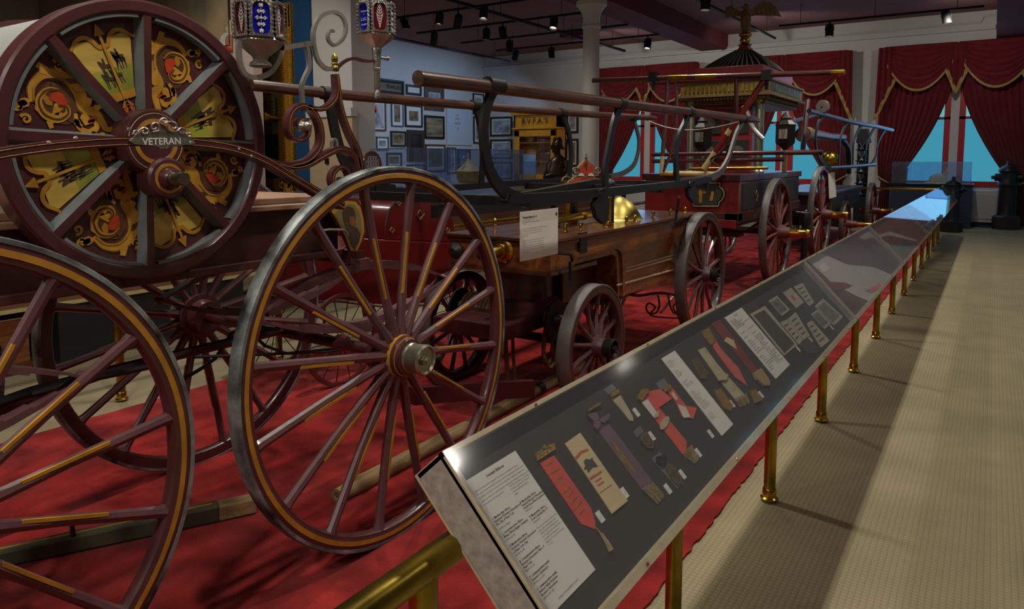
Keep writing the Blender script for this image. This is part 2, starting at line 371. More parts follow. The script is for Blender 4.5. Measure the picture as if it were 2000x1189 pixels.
# round column under the beam
mb = MB(); cc = (-6.68, 12.95, 0)
mb.lathe([(.24, 0), (.24, .12), (.21, .16), (.19, .22), (.175, .3), (.16, 4.12), (.185, 4.14), (.185, 4.18), (.165, 4.2), (.17, 4.34), (.19, 4.42), (.25, 4.52), (.30, 4.56), (.30, 4.64)], cc, n=40)
obj('column', mb, m_colw, kind='structure')
mb = MB(); mb.lathe([(.26, 0), (.26, .12), (.22, .2), (.19, .28), (.165, .34), (.16, 4.64)], (-7.0, 5.25, 0), n=36)
# red carpet under the engines, slightly ragged edge
random.seed(3)
pl = []; y = -3.6
while y < 17.6: pl.append((-.955+random.uniform(-.006, .006), y, 0)); y += .035
pr = []; y = 17.6
while y > -3.6: pr.append((-4.56+random.uniform(-.005, .005), y, 0)); y -= .07
mb = MB(); mb.prism([(x, y, .001) for x, y, z in pl+pr], (0, 0, .011))
obj('carpet_runner', mb, m_red, label='long red carpet under the row of fire carriages', cat='carpet', smooth=False)
# ================================================================ brass railings
def railing(label, X, ys, z, y0, y1, grp=None):
    t = thing('brass_railing', label, 'railing', (X, ys[0], 0))
    obj('handrail', MB().tube([(X, y0, z), (X, y1, z)], .0285, 24), m_brasst, t)
    for i, y in enumerate(ys):
        p = obj('post', MB().tube([(X, y, .02), (X, y, z)], .0265, 20), m_brasst, t)
        obj('foot_flange', MB().lathe([(.040, .012), (.040, .018), (.032, .024), (.031, .06), (.028, .064)], (X, y, 0), n=20), m_brass, t)
    return t
railing('brass railing carrying the sloping cases beside the beige aisle', -.8, [-.31+1.24*i for i in range(14)], .885, -1.5, 16.9)
railing('brass railing behind the carriages along the far edge of the red carpet', -4.75, [1.22+1.28*i for i in range(12)], .885, -1.5, 15.4)
t = thing('barrier_rail', 'brass barrier rail across the far end of the red carpet', 'railing', (-2.8, 18.4, 0))
obj('handrail', MB().tube([(-3.6, 18.4, .93), (-.95, 18.4, .93)], .028, 14), m_brass, t)
for x in (-3.55, -1.0): obj('post', MB().tube([(x, 18.4, 0), (x, 18.4, .93)], .026, 12), m_brass, t)
# ================================================================ sloping display cases on the rail
HI = Vector((-.817, 0, 1.066)); SL = Vector((.688, 0, -.7257)); NN = Vector((.7257, 0, .688)); WID = .401
def CP(y, s, n=0.0): return Vector((HI.x, y, HI.z))+SL*s+NN*n
def BS(u, v, off=-.028):
    r = RV*((u-CX)/FPX)+UV_*((CY-v)/FPX)+FV; p0 = HI+NN*off
    t = (p0-EYE).dot(NN)/r.dot(NN); p = EYE+r*t; return p.y, (p-p0).dot(SL)
def cbox(mb, y0, y1, s0, s1, n0, n1, m=0):
    c = [CP(y, s, n) for n in (n0, n1) for y, s in ((y0, s0), (y1, s0), (y1, s1), (y0, s1))]
    return mb.add(c, [(0,3,2,1),(4,5,6,7),(0,1,5,4),(1,2,6,5),(2,3,7,6),(3,0,4,7)], m)
secs = [(1.005, 4.05, m_board, 'nearest sloping case, grey-lined, showing ribbons and medals'),
        (4.06, 6.49, m_red2, 'second sloping case from the front, red and white inside, partly painted reflections'),  # red to plum linings of the middle cases partly hold painted reflections
        (6.50, 9.2, M('plum_reflection_lining', (110, 52, 56), .9), 'third sloping case from the front with dark red lining, its colour partly painted reflection'),
        (9.21, 12.0, M('dull_plum_reflection_lining', (92, 50, 58), .9), 'fourth sloping case, second from the window end'),
        (12.01, 16.95, M('grey_lining', (84, 74, 84), .9), 'last sloping case, at the window end, its cover reflecting blue daylight')]
TH = .085
for i, (y0, y1, lin_, lb) in enumerate(secs):
    t = thing('display_case', lb, 'display case', CP(y0, WID/2, -TH), 'sloping cases along the brass railing')
    for a in ((y0, y0+.018), (y1-.018, y1)):
        obj('end_panel', cbox(MB(), a[0], a[1], 0, WID, -TH, -.003), m_marble, t, smooth=False, bevel=.002)
    obj('back_panel', cbox(MB(), y0, y1, 0, WID, -TH-.006, -TH), m_casewood, t, smooth=False)
    obj('lining_board', cbox(MB(), y0+.018, y1-.018, .01, WID-.012, -.034, -.028), lin_, t, smooth=False)
    obj('top_rail', cbox(MB(), y0, y1, 0, .010, -TH, 0), m_casewood, t, smooth=False)
    obj('bottom_rail', cbox(MB(), y0, y1, WID-.016, WID, -TH, 0), m_casewood, t, smooth=False)
    obj('side_strip', cbox(MB(), y0, y0+.006, 0, WID, -.012, .0), m_casewood, t, smooth=False)
    obj('cover', cbox(MB(), y0+.001, y1-.001, 0, WID, .001, .0025), m_acrylic if i < 2 else m_acryl2, t, smooth=False)
    y = y0+.32
    while y < min(y1, 7):
        for s in (.006, WID-.008):
            obj('screw', MB().ball(CP(y, s, .003), .0035, 8, ax=NN), m_brass if int(y*7) % 3 else m_redpnt, t)
        y += .62
# --- contents
def sheet(name, px, mat, label, cat, th=.002, off=-.0275, group=None, o=(0, 0), sc=1.0, parent=None):
    P = [BS(o[0]+u/sc, o[1]+v/sc, off) for u, v in px]
    return obj(name, MB().prism([CP(y, s, off) for y, s in P], NN*th), mat, parent, smooth=False, label=label, cat=cat, group=group)
def rectlabel(px, lines, label, o, sc, name='exhibit_label', ext=0.0, res=1, cat='label'):
    P = [BS(o[0]+u/sc, o[1]+v/sc) for u, v in px]
    y0 = (P[0][0]+P[-1][0])/2-ext if len(P) == 4 else P[0][0]-ext; y1 = (P[1][0]+P[2][0])/2 if len(P) == 4 else (P[1][0]+P[2][0])/2
    s0 = (P[0][1]+P[1][1])/2; s1 = P[2][1]
    t = thing(name, label, cat, CP(y0, s1, -.028))
    obj('card', cbox(MB(), y0, y1, s0, s1, -.0278, -.0262), m_paper, t, smooth=False)
    wd, ht = y1-y0, s1-s0
    for mt, LL in lines:
        put_text('lettering', [(s_, x*wd, -yy*ht, z*wd) for s_, x, yy, z in LL], CP(y0, s0, -.0260), (0, 1, 0), -SL, mt, t, res=res, bold=.012 if mt is m_ink else 0)
    return t, y0, y1, s0, s1
C3 = dict(o=(800, 820), sc=3.223); C4 = dict(o=(1000, 620), sc=2.83); C7 = dict(o=(1100, 720), sc=4.246); R6 = dict(o=(1400, 560), sc=5.404); C5 = dict(o=(1340, 420), sc=2.973)
intro = ['Badges and ribbons were a large part of the fireman, the department, formed', 'The early volunteer firemen put into the creation of lovely apparatus, they put equal', 'thought into the design of souvenirs such as their ribbons. Ribbons commemorated', 'a variety of events put on by volunteer fire departments, including tournaments, parades,', 'conventions, and annual excursions.']
b1 = [('1. Membership ribbon,', .30), ('Volunteer Firemen\'s Association', .322), ('of The City of New York', .344)]
colL = [('1. Membership ribbon,', .315), ('Volunteer Firemen\'s Association of', .338), ('The City of New York', .361), ('', .384), ('2. Commemorative ribbon,', .43), ('Water Witch Engine Company', .453), ('', 0), ('3. Membership ribbon,', .52), ('Volunteer Firemen\'s Association', .543), ('of New York City', .566), ('4. Commemorative ribbon,', .635), ('Firemen\'s Association State of', .658), ('New York', .681), ('5. Commemorative medal,', .75), ('Firemen\'s Celebration', .773), ('6. Commemorative medal,', .835), ('Hudson Valley Volunteer', .858), ('Firemen\'s Association', .881)]
colR = [('7. Membership ribbon,', .335), ('Veteran Firemen\'s Association', .358), ('North Shore Fire Department', .381), ('8. Membership ribbon,', .45), ('Scott Company No. 15', .473)]
gl = [('FFTW 06.008.22', .395), ('FFTW 06.004', .478), ('FFTW 06.144', .59), ('FFTW 06.108', .705), ('FFTW 2010.1502', .797), ('FFTW 2015.1452', .905)]
gr = [('back. The stars with a crown curving is', .20), ('holding a weight about 1,000 lbs. It', .222), ('but it by attaching the stars in', .244), ('length.', .266), ('FFTW 06.007', .404), ('FFTW 06.380', .497), ('The curving binding into the flag edition', .54), ('of the other millennial memorial\'s', .562), ('ruffled words. The flaking field, the', .584), ('and is together with the word. Stars', .606), ('volunteer\'s and banners were', .628), ('Registered, 17 score the thin period.', .65), ('last seven.', .672)]
rectlabel([(75, 275), (470, 42), (1050, 905), (720, 1225)], [(m_ink, [('Souvenir Ribbons', .34, .055, .048)]+[(a, .06, b+.0, .036) for a, b in colL if a]+[(a, .56, b, .036) for a, b in colR]),
    (m_greyink, [(a, .06, .10+.026*i, .0262) for i, a in enumerate(intro)]+[(a, .06, b, .03) for a, b in gl]+[(a, .56, b, .0265) for a, b in gr]+[('Design on the medallion is a visual', .25, .965, .03)])],
    'large white text label, nearest of all in the case, headed Souvenir Ribbons', (880, 870), 3.727)
def blocks(n, x, y0, y1, z, wd=5, seed=1):
    rnd = random.Random(seed); W = ['ribbon', 'medal', 'Firemen', 'parade', 'company', 'engine', 'badge', 'New York', 'convention', 'hose', 'member', 'of the', 'and', 'in the', 'volunteer']
    return [(' '.join(rnd.choice(W) for _ in range(rnd.randint(2, wd))), x, y0+(y1-y0)*i/n, z) for i in range(n) if rnd.random() > .14]
rectlabel([(825, 230), (895, 183), (1222, 590), (1158, 655)], [(m_greyink, blocks(5, .08, .05, .15, .05, 3, 1)+blocks(4, .08, .20, .28, .05, 3, 2)+blocks(4, .08, .34, .42, .05, 3, 3)+blocks(12, .08, .47, .70, .045, 4, 4)+blocks(4, .08, .76, .84, .05, 3, 5))],
    'narrow white text label between the red rosette ribbon and the pale ribbon', C4['o'], C4['sc'])
rectlabel([(85, 322), (268, 218), (762, 830), (610, 975)], [(m_greyink, [('Tickets', .38, .06, .07)]+blocks(6, .08, .10, .24, .045, 6, 6)+blocks(18, .08, .30, .92, .04, 3, 7)+blocks(22, .52, .30, .90, .04, 3, 8))],
    'wide white text label left of the dark printed photograph', R6['o'], R6['sc'])
# ribbons and medals
def sub(name, px, mat, parent, th=.003, off=-.0255, **k): return sheet(name, px, mat, None, None, th, off, None, parent=parent, **k)
def RB(label, px, mat, cat='ribbon', name='souvenir_ribbon', off=-.0275, th=.0022, **k):
    return sheet(name, px, mat, label, cat, th, off, **k)
m_silkred = M('red_silk', (206, 44, 26), .45, var=.15, scale=30, sheen=.3); m_silkcream = M('cream_silk', (206, 186, 140), .55, var=.08, scale=20)
m_silkpurple = M('purple_silk', (92, 52, 74), .4, var=.25, scale=30, sheen=.3); m_silkorange = M('coral_silk', (214, 84, 60), .5, var=.15, scale=30)
m_silkpale = M('pale_silk', (182, 172, 138), .55, var=.2, scale=30); m_silkdark = M('deep_red_silk', (120, 34, 34), .5, var=.2, scale=30)
m_fringe = M('gold_fringe', (164, 142, 92), .6, var=.35, scale=120)
m_bronzem = M('bronze_medal', (112, 92, 62), .4, metal=.6, var=.35, scale=60, bump=.5, bscale=200)
m_badgegold = M('badge_gold', (206, 164, 74), .3, metal=.8, var=.3, scale=80, bump=.4, bscale=200)
def fringe(px, parent, n=14, **k):
    o, sc = k['o'], k['sc']; P = [BS(o[0]+u/sc, o[1]+v/sc, -.0255) for u, v in px]; mb = MB(); rnd = random.Random(5)
    for i in range(n):
        f = (i+.5)/n; a = CP(P[0][0]*(1-f)+P[1][0]*f, P[0][1]*(1-f)+P[1][1]*f, -.0225); g = f+rnd.uniform(-.03, .03)
        b = CP(P[3][0]*(1-g)+P[2][0]*g, (P[3][1]*(1-g)+P[2][1]*g)*(1-rnd.uniform(0, .012)), -.0245); mb.tube([a, b], .0011, 5)
    return obj('fringe', mb, m_fringe, parent)
t = RB('bright red silk ribbon with a gold clasp and a tassel, beside the large label', [(815, 270), (905, 225), (1140, 560), (1165, 640), (1165, 690), (1075, 655)], m_silkred, **C3)
LF, RT = ((815, 270), (1075, 655)), ((905, 225), (1140, 560))
for f0, w0_, w1__ in ((.06, .2, .8), (.20, .15, .85), (.33, .3, .7), (.40, .4, .6), (.52, .15, .85), (.60, .25, .75), (.70, .2, .8), (.80, .15, .85), (.90, .3, .7)):
    def E_(f, w_): a_ = [LF[0][i]+(LF[1][i]-LF[0][i])*f for i in (0, 1)]; b_ = [RT[0][i]+(RT[1][i]-RT[0][i])*f for i in (0, 1)]; return tuple(a_[i]+(b_[i]-a_[i])*w_ for i in (0, 1))
    sub('gold_print', [E_(f0, w0_), E_(f0, w1__), E_(f0+.025, w1__), E_(f0+.025, w0_)], m_badgegold, t, .0004, -.0252, **C3)
sub('clasp', [(787, 210), (900, 152), (912, 190), (800, 262)], m_badgegold, t, .006, **C3)
sub('clasp_crown', [(820, 195), (835, 165), (850, 185), (868, 160), (878, 178)], m_badgegold, t, .008, **C3)
P_ = [BS(800+u/3.223, 820+v/3.223, -.025) for u, v in ((1165, 670), (1200, 715), (1265, 825))]
obj('tassel', MB().tube([CP(*P_[0], -.024), CP(*P_[1], -.024)], .0012, 6).tube([CP(*P_[1], -.023), CP(P_[1][0]*.6+P_[2][0]*.4, P_[1][1]*.6+P_[2][1]*.4, -.022), CP(*P_[2], -.023)], [.003, .0045, .0065], 8), m_fringe, t)
t = RB('plain cream silk ribbon printed with a small hand engine', [(975, 150), (1070, 82), (1370, 510), (1270, 590)], m_silkcream, **C3)
sub('engine_print', [(1095, 260), (1110, 245), (1135, 250), (1150, 235), (1155, 255), (1170, 270), (1185, 295), (1150, 300), (1125, 335), (1115, 310), (1095, 315), (1105, 290)], M('print_blue_black', (60, 62, 62), .7), t, .0004, -.0252, **C3)
m_redink = M('red_ink', (190, 84, 64), .7, var=.1)
for q in ([(1040, 235), (1075, 195), (1120, 180), (1128, 192), (1082, 212), (1050, 252)], [(1130, 365), (1205, 318), (1213, 330), (1140, 378)], [(1165, 385), (1205, 360), (1211, 369), (1172, 394)], [(1180, 410), (1220, 383), (1226, 391), (1187, 419)], [(1196, 456), (1272, 405), (1274, 409), (1199, 460)]):
    sub('red_print', q, m_redink, t, .0004, -.0252, **C3)
sub('fold', [(1262, 575), (1358, 500), (1370, 512), (1270, 592)], m_silkcream, t, .002, -.0250, **C3)
t = RB('long purple silk ribbon with a bow and gold fringe', [(225, 430), (370, 455), (545, 680), (740, 940), (650, 1008), (440, 730)], m_silkpurple, **C7)
sub('gold_print', [(412, 605), (430, 620), (600, 850), (590, 862), (480, 760)], m_badgegold, t, .0004, -.0252, **C7)
sub('clasp', [(190, 350), (300, 285), (303, 300), (205, 362)], m_badgegold, t, .006, **C7)
for q in ([(188, 385), (265, 370), (290, 430), (245, 445), (215, 420)], [(290, 425), (370, 380), (372, 420), (330, 460), (295, 445)], [(245, 445), (290, 440), (300, 470), (270, 515), (248, 490)]):
    sub('bow', q, m_silkpurple, t, .006, -.0252, **C7)
fringe([(650, 1005), (740, 945), (840, 1055), (785, 1135)], t, 16, **C7)
t = RB('small cream badge ribbon with brass bar, top row beside the purple ribbon', [(400, 255), (470, 220), (535, 330), (575, 400), (578, 438), (548, 432), (500, 370)], m_silkpale, **C7)
sub('bar', [(385, 212), (448, 172), (460, 205), (398, 246)], m_badgegold, t, .005, **C7); sub('sleeve', [(335, 175), (405, 125), (440, 170), (375, 215)], m_bag, t, .001, **C7)
t = RB('small bronze medal in a plastic sleeve, middle row beside the purple ribbon', [(622, 585), (650, 545), (680, 520), (740, 620), (735, 665), (700, 668), (650, 625)], m_bronzem, 'medal', 'medal', th=.005, **C7)
sub('sleeve', [(580, 520), (635, 475), (665, 520), (610, 570)], m_bag, t, .001, **C7)
t = RB('bronze medal with dark bow in a plastic sleeve, bottom row near the front rail', [(840, 840), (880, 795), (920, 830), (975, 910), (975, 950), (940, 970), (890, 925)], m_bronzem, 'medal', 'medal', th=.005, **C7)
sub('bow', [(765, 735), (840, 720), (850, 790), (800, 810), (770, 780)], m_bronze, t, .006, **C7); sub('sleeve', [(730, 745), (800, 690), (1000, 950), (945, 995)], m_bag, t, .0006, -.0262, **C7)
t = RB('coral red ribbon with a gold crest and oval portrait medals', [(640, 270), (700, 215), (1019, 605), (1019, 750), (980, 700), (870, 560), (740, 400)], m_silkorange, **C7)
sub('crest', [(608, 235), (640, 180), (695, 172), (700, 200), (640, 270), (615, 262)], m_badgegold, t, .006, **C7)
sub('lettered_patch', [(650, 280), (700, 255), (800, 400), (745, 400)], m_etch, t, .001, -.0250, **C7)
for cx, cy, rx, ry in ((838, 452, 26, 60), (770, 385, 14, 30)):
    sub('medallion', [(cx+rx*math.cos(a)-ry*.45*math.sin(a), cy+ry*math.sin(a)*.9+rx*.3*math.cos(a)) for a in [2*PI*i/16 for i in range(16)]], m_silkpale, t, .003, -.0248, **C7)
fringe([(930, 755), (990, 705), (1032, 785), (1010, 815)], t, 12, **C4)
t = RB('red swallowtail ribbon laid across beside the coral ribbon', [(700, 190), (800, 170), (900, 250), (760, 345), (720, 300)], m_silkred, off=-.0268, **C7)
t = RB('striped flag ribbon with gold clasp below a plastic sleeve', [(850, 400), (880, 385), (960, 490), (1020, 500), (1000, 560), (940, 550), (905, 470)], m_silkorange, **C4)
sub('clasp', [(830, 395), (868, 370), (878, 392), (845, 415)], m_badgegold, t, .005, **C4)
for q in ([(880, 420), (890, 412), (915, 450), (905, 458)], [(915, 480), (960, 495), (985, 550), (950, 555)]): sub('stripe', q, m_etch, t, .001, -.025, **C4)
sub('sleeve', [(795, 365), (838, 335), (865, 370), (822, 402)], m_bag, t, .001, **C4)
t = RB('gilt medal hanging from a bar beside the narrow text label', [(985, 240), (1020, 215), (1080, 310), (1070, 345), (1040, 340)], m_bronzem, 'medal', 'medal', th=.004, **C4)
t = RB('gold badge with rosette, lowest row beside the narrow text label', [(1112, 405), (1150, 395), (1215, 490), (1205, 520), (1170, 505)], m_badgegold, 'medal', 'medal', th=.005, **C4)
t = RB('pale ribbon with a rosette and frayed white fringe', [(1025, 180), (1065, 165), (1130, 255), (1190, 325), (1285, 430), (1240, 465), (1130, 330)], m_silkpale, **C4)
sub('rosette', [(1125, 320), (1150, 298), (1190, 322), (1180, 350), (1140, 352)], m_silkpale, t, .006, -.025, **C4); fringe([(1222, 455), (1290, 420), (1318, 470), (1262, 502)], t, 14, **C4)
t = RB('red ribbon with gold medal at its foot, beside the pale ribbon', [(1065, 95), (1100, 85), (1150, 170), (1250, 280), (1300, 380), (1230, 330), (1140, 210)], m_silkred, **C4)
sub('medal', [(1310, 410), (1340, 400), (1378, 460), (1340, 475)], m_badgegold, t, .005, **C4); sub('clasp', [(1045, 80), (1085, 60), (1118, 130), (1095, 155)], m_badgegold, t, .005, **C4)
t = RB('dark red ribbon with gold bullion tassel left of the wide text label', [(1095, 35), (1145, 12), (1360, 290), (1325, 310)], m_silkdark, **C4)
sub('tassel', [(1325, 310), (1370, 285), (1415, 350), (1418, 378), (1385, 380), (1345, 345)], m_fringe, t, .008, **C4); sub('card', [(1172, 130), (1185, 108), (1225, 125), (1243, 178)], m_silkcream, t, .001, -.0245, **C4)
# printed cards and photographs
m_photo = M('dark_photograph', (66, 64, 58), .6, var=.35, scale=60); m_photog = M('grey_photograph', (120, 118, 112), .6, var=.6, scale=70, dark=(50, 50, 50))
m_card = M('aged_card', (172, 164, 146), .7, var=.06, scale=20)
t = RB('long dark photograph print in a pale mount beside the wide text label', [(348, 290), (505, 202), (850, 615), (705, 728)], m_card, 'photograph', 'photograph', **R6)
sub('print', [(385, 300), (500, 245), (820, 600), (715, 700)], m_photo, t, .0006, -.0252, **R6)
for nm, lb, px, mt in (('ticket', 'small ticket with a dark engraving, nearest the top rail', [(545, 150), (630, 95), (770, 245), (685, 310)], m_photog), ('ticket', 'pale ticket with a red figure printed in its middle', [(695, 65), (780, 10), (918, 165), (835, 228)], m_redink), ('ticket', 'long narrow ticket crossing another at the far end', [(810, 0), (900, -40), (1025, 165), (975, 207)], None),
    ('ticket', 'narrow printed ticket beside the dark photograph', [(665, 378), (740, 345), (905, 562), (865, 612)], None), ('ticket', 'blank buff ticket in the middle of the fan of cards', [(745, 343), (830, 268), (980, 518), (912, 560)], None), ('ticket', 'buff ticket nearest the front rail', [(945, 388), (1000, 358), (1188, 570), (1095, 645)], None),
    ('photograph', 'black and white crowd photograph, farthest card in the nearest case', [(1030, 205), (1120, 125), (1330, 320), (1235, 412)], m_photog), ('ticket', 'small engraved card tucked under the crowd photograph', [(990, 290), (1060, 240), (1200, 390), (1135, 447)], m_photog), ('photograph', 'dark landscape print partly under the buff tickets', [(860, 615), (950, 540), (1060, 645), (1060, 700), (940, 700)], m_photo)):
    o_ = RB(lb, px, m_card if mt is not m_photo else m_photo, 'card' if nm == 'ticket' else 'photograph', nm, off=-.0270 if 'under' not in lb else -.0276, **R6)
    if mt and mt is not m_photo:
        cx = sum(p[0] for p in px)/4; cy = sum(p[1] for p in px)/4; f = .3 if mt is m_redink else .78
        sub('print', [(cx+(p[0]-cx)*f, cy+(p[1]-cy)*f) for p in px], mt, o_, .0003, -.0247, **R6)
    elif mt is None:
        for j in range(4):
            f0, f1 = .15+.2*j, .22+.2*j
            L_ = lambda a, b, f: (a[0]+(b[0]-a[0])*f, a[1]+(b[1]-a[1])*f)
            a0, a1 = L_(px[0], px[3], f0), L_(px[1], px[2], f0); b0, b1 = L_(px[0], px[3], f1), L_(px[1], px[2], f1)
            sub('print', [L_(a0, a1, .2), L_(a0, a1, .8), L_(b0, b1, .8), L_(b0, b1, .2)], m_greyink, o_, .0002, -.0247, **R6)
tags = [((1170, 600), C3, 'at the foot of the bright red ribbon'), ((1325, 450), C3, 'at the foot of the cream silk ribbon'), ((575, 350), C7, 'beside the small cream badge'), ((702, 547), C7, 'beside the small bronze medal'), ((957, 865), C7, 'beside the bronze medal with a bow'), ((835, 985), C7, 'under the purple ribbon fringe'), ((1010, 740), C4, 'under the coral ribbon fringe'), ((1080, 635), C4, 'below the flag ribbon'), ((1050, 290), C4, 'beside the gilt medal'), ((1200, 470), C4, 'beside the gold rosette badge'), ((1362, 420), C4, 'beside the red ribbon medal'), ((837, 645), R6, 'below the dark photograph'), ((970, 545), R6, 'between the buff tickets'), ((1195, 420), R6, 'below the crowd photograph')]
for n_, ((u, v), K, w_) in enumerate(tags):
    y, s = BS(K['o'][0]+u/K['sc'], K['o'][1]+v/K['sc']); t = thing('number_tag', 'small white number tag '+w_, 'tag', CP(y, s, -.028), 'number tags in the nearest case')
    obj('card', cbox(MB(), y, y+.017, s-.004, s+.020, -.0278, -.0255), m_paper, t, smooth=False)
    if n_ < 11: put_text('lettering', [(str(n_+1), .005, -.012, .009)], CP(y, s, -.0253), (0, 1, 0), -SL, m_greyink, t, res=1)
# second and third case: red and white cloth, partly painted reflections
m_whitecl = M('white_cloth', (196, 190, 184), .8, var=.08)
RB('white crescent of cloth in the second case, partly a painted reflection', [(700, 262), (770, 215), (940, 290), (1080, 300), (1200, 350), (1130, 440), (1060, 500), (985, 470), (850, 400), (790, 340)], m_whitecl, 'cloth_reflection', 'cloth_reflection', **C5)
RB('dark lens shape on the white crescent in the second case, partly a painted reflection', [(800, 405), (850, 388), (920, 392), (965, 412), (910, 432), (840, 440)], m_silkdark, 'badge', 'lens_reflection', off=-.0248, **C5)
RB('small red patch with lines beside the white crescent, partly a painted reflection', [(1040, 440), (1120, 395), (1150, 415), (1080, 450)], m_silkred, 'cloth_reflection', 'patch', off=-.0248, **C5)
RB('square paper sheet at the top of the second case', [(765, 300), (800, 278), (835, 310), (800, 335)], m_paper, 'paper', 'paper_sheet', off=-.0248, **C5)
RB('brown framed ribbon bar leaning across the third case', [(1000, 130), (1050, 90), (1180, 170), (1160, 210), (1080, 160)], m_card, 'badge', 'ribbon_bar', **C5)
RB('dark cloth cap lying in the third case', [(1180, 170), (1300, 150), (1350, 190), (1260, 215)], m_photo, 'cap', 'cloth_cap', **C5)
RB('pale band curving through the third case, partly a painted reflection', [(1100, 120), (1180, 95), (1330, 140), (1340, 155), (1180, 118), (1105, 135)], m_whitecl, 'pale_band', 'reflection_band', **C5)
RB('red cloth in the third case, partly a painted reflection', [(1010, 150), (1090, 130), (1190, 230), (1130, 250)], m_red2, 'red_cloth', 'red_reflection', off=-.0268, **C5)
# ================================================================ wheels
def wheel(cx, cy, r, n, a0, wid=.05, felloe=.055, sp=.021, hubr=.085, hubl=.2, mats=None, cap='nickel', stripe=True, parent=None, tyre_t=.014, seglen=96, name='wheel', big=True, hubout=.13):
    """wheel in the Y-Z plane, outer side towards +X, child parts under one mesh"""
    mf, ms, mt, mh = mats or (m_maroon, m_marpink, m_tyre, m_maroon)
    c = Vector((cx, cy, r)); ax = (1, 0, 0); ri = r-tyre_t; rf = ri-felloe; h = wid/2
    mb = MB(); b = .006
    prof = [(rf, -h+b*1.6), (rf-.002, 0), (rf, h-b*1.6), (rf+b, h-b*.3), (rf+felloe*.38, h+.001)]
    m_ = [0, 0, 0, 0]
    if stripe: prof += [(rf+felloe*.40, h+.002), (rf+felloe*.72, h+.002), (rf+felloe*.74, h+.001)]; m_ += [0, 1, 0]
    prof += [(ri, h), (ri, -h), (rf+felloe*.5, -h-.001), (rf+b, -h+b*.3)]; m_ += [0, 0, 0, 0, 0]
    mb.lathe(prof, c, ax, seglen, m=m_+[0], closed=True)
    w_ = obj(name, mb, [mf, m_gold], parent)
    hh = h+.003
    obj('tyre', MB().lathe([(ri-.001, -hh), (ri-.001, hh), (r-.003, hh), (r, hh-.004), (r, -hh+.004), (r-.003, -hh)], c, ax, seglen, closed=True), mt, w_)
    xo = .012  # dish
    for k in range(n):
        a = a0+2*PI*k/n; d = Vector((0, math.cos(a), math.sin(a))); tn = Vector((0, -math.sin(a), math.cos(a)))
        p0 = c+d*(hubr*.7)+Vector((xo, 0, 0)); p1 = c+d*(hubr+.05)+Vector((xo, 0, 0)); p2 = c+d*(rf*.55); p3 = c+d*(rf-.02); p4 = c+d*(rf+.004)
        mb = MB(); mb.tube([p0, p1, p2, p3, p4], [sp*1.05, sp*.72, sp*.62, sp*.70, sp*.9], 8 if big else 6)
        if stripe:
            q1 = c+d*(rf*.36)+Vector((xo*.5+sp*.50, 0, 0))+tn*sp*.42; q2 = c+d*(rf*.72)+Vector((sp*.50, 0, 0))+tn*sp*.40
            mb.bar(q1, q2, sp*.36, sp*.3, up=(1, 0, 0), m=1)
            if big:
                for sg in (-1, 1): mb.bar(c+d*(hubr*.98)+Vector((xo+sp*.55, 0, 0))+tn*sg*sp*.42, c+d*(hubr+.055)+Vector((xo+sp*.40, 0, 0))+tn*sg*sp*.1, sp*.3, sp*.3, up=(1, 0, 0), m=1)
        obj('spoke', mb, [ms, m_gold], w_)
    if big:
        prof = [(hubr*.8, -hubl*.45), (hubr*.86, -.03), (hubr*1.12, -.028), (hubr*1.14, .012), (hubr*1.10, .030), (hubr*.86, .034), (hubr*.84, .05), (hubr*.80, .052), (hubr*.78, .066), (hubr*.74, .068), (hubr*.72, .085), (hubr*.64, .088)]
        obj('hub', MB().lathe(prof, c, ax, 36, m=[0, 0, 0, 0, 0, 1, 0, 0, 1, 0, 0]), [mh, m_gold], w_)
        for k in range(8):
            a = 2*PI*k/8+.2; obj('bolt', MB().ball(c+Vector((.032, math.cos(a)*hubr*.98, math.sin(a)*hubr*.98)), .009, 8, sc=(.8, 1, 1)), mh, w_)
        mc = m_nickel if cap == 'nickel' else m_brass
        obj('hub_cap', MB().lathe([(hubr*.60, .080), (hubr*.60, .095), (hubr*.56, .10), (hubr*.60, hubout), (hubr*.62, hubout+.015), (hubr*.54, hubout+.022), (hubr*.5, hubout+.010), (hubr*.28, hubout+.008)], c, ax, 36), mc, w_)
        obj('nut', MB().lathe([(.024, hubout+.006), (.024, hubout+.02), (.016, hubout+.022), (.013, hubout+.034)], c, ax, 6), mc, w_)
    else:
        prof = [(hubr*.7, -hubl*.5), (hubr*.8, -hubl*.3), (hubr, -.03), (hubr, .035), (hubr*.85, hubl*.25), (hubr*.8, hubl*.3), (hubr*.72, hubl*.4)]
        obj('hub', MB().lathe(prof, c, ax, 24), mh, w_)
        if cap == 'iron': obj('hub_cap', MB().lathe([(hubr*.78, hubl*.30), (hubr*.84, hubl*.36), (hubr*.84, hubl*.5), (hubr*.74, hubl*.52), (hubr*.66, hubl*.44), (hubr*.3, hubl*.44)], c, ax, 24).lathe([(.02, hubl*.44), (.02, hubl*.56)], c, ax, 6), m_black, w_)
        else: obj('hub_cap', MB().lathe([(hubr*.62, hubl*.38), (hubr*.66, hubl*.42), (hubr*.58, hubl*.5), (hubr*.56, hubl*.85), (hubr*.62, hubl*.88), (hubr*.5, hubl*.95), (hubr*.2, hubl*.96)], c, ax, 20), m_brass, w_)
    return w_
def wcopy(w_, root, dx, dy=0, flip=False):
    """a copy of a wheel, its own origin is the root origin"""
    c = copy_tree(w_, root)
    if flip:
        # turn about the vertical axis through the wheel: x -> 2*x0 - x
        c.matrix_basis = Matrix.Translation((dx, dy, 0)) @ c.matrix_basis
    else: c.location = (dx, dy, 0)
    return c
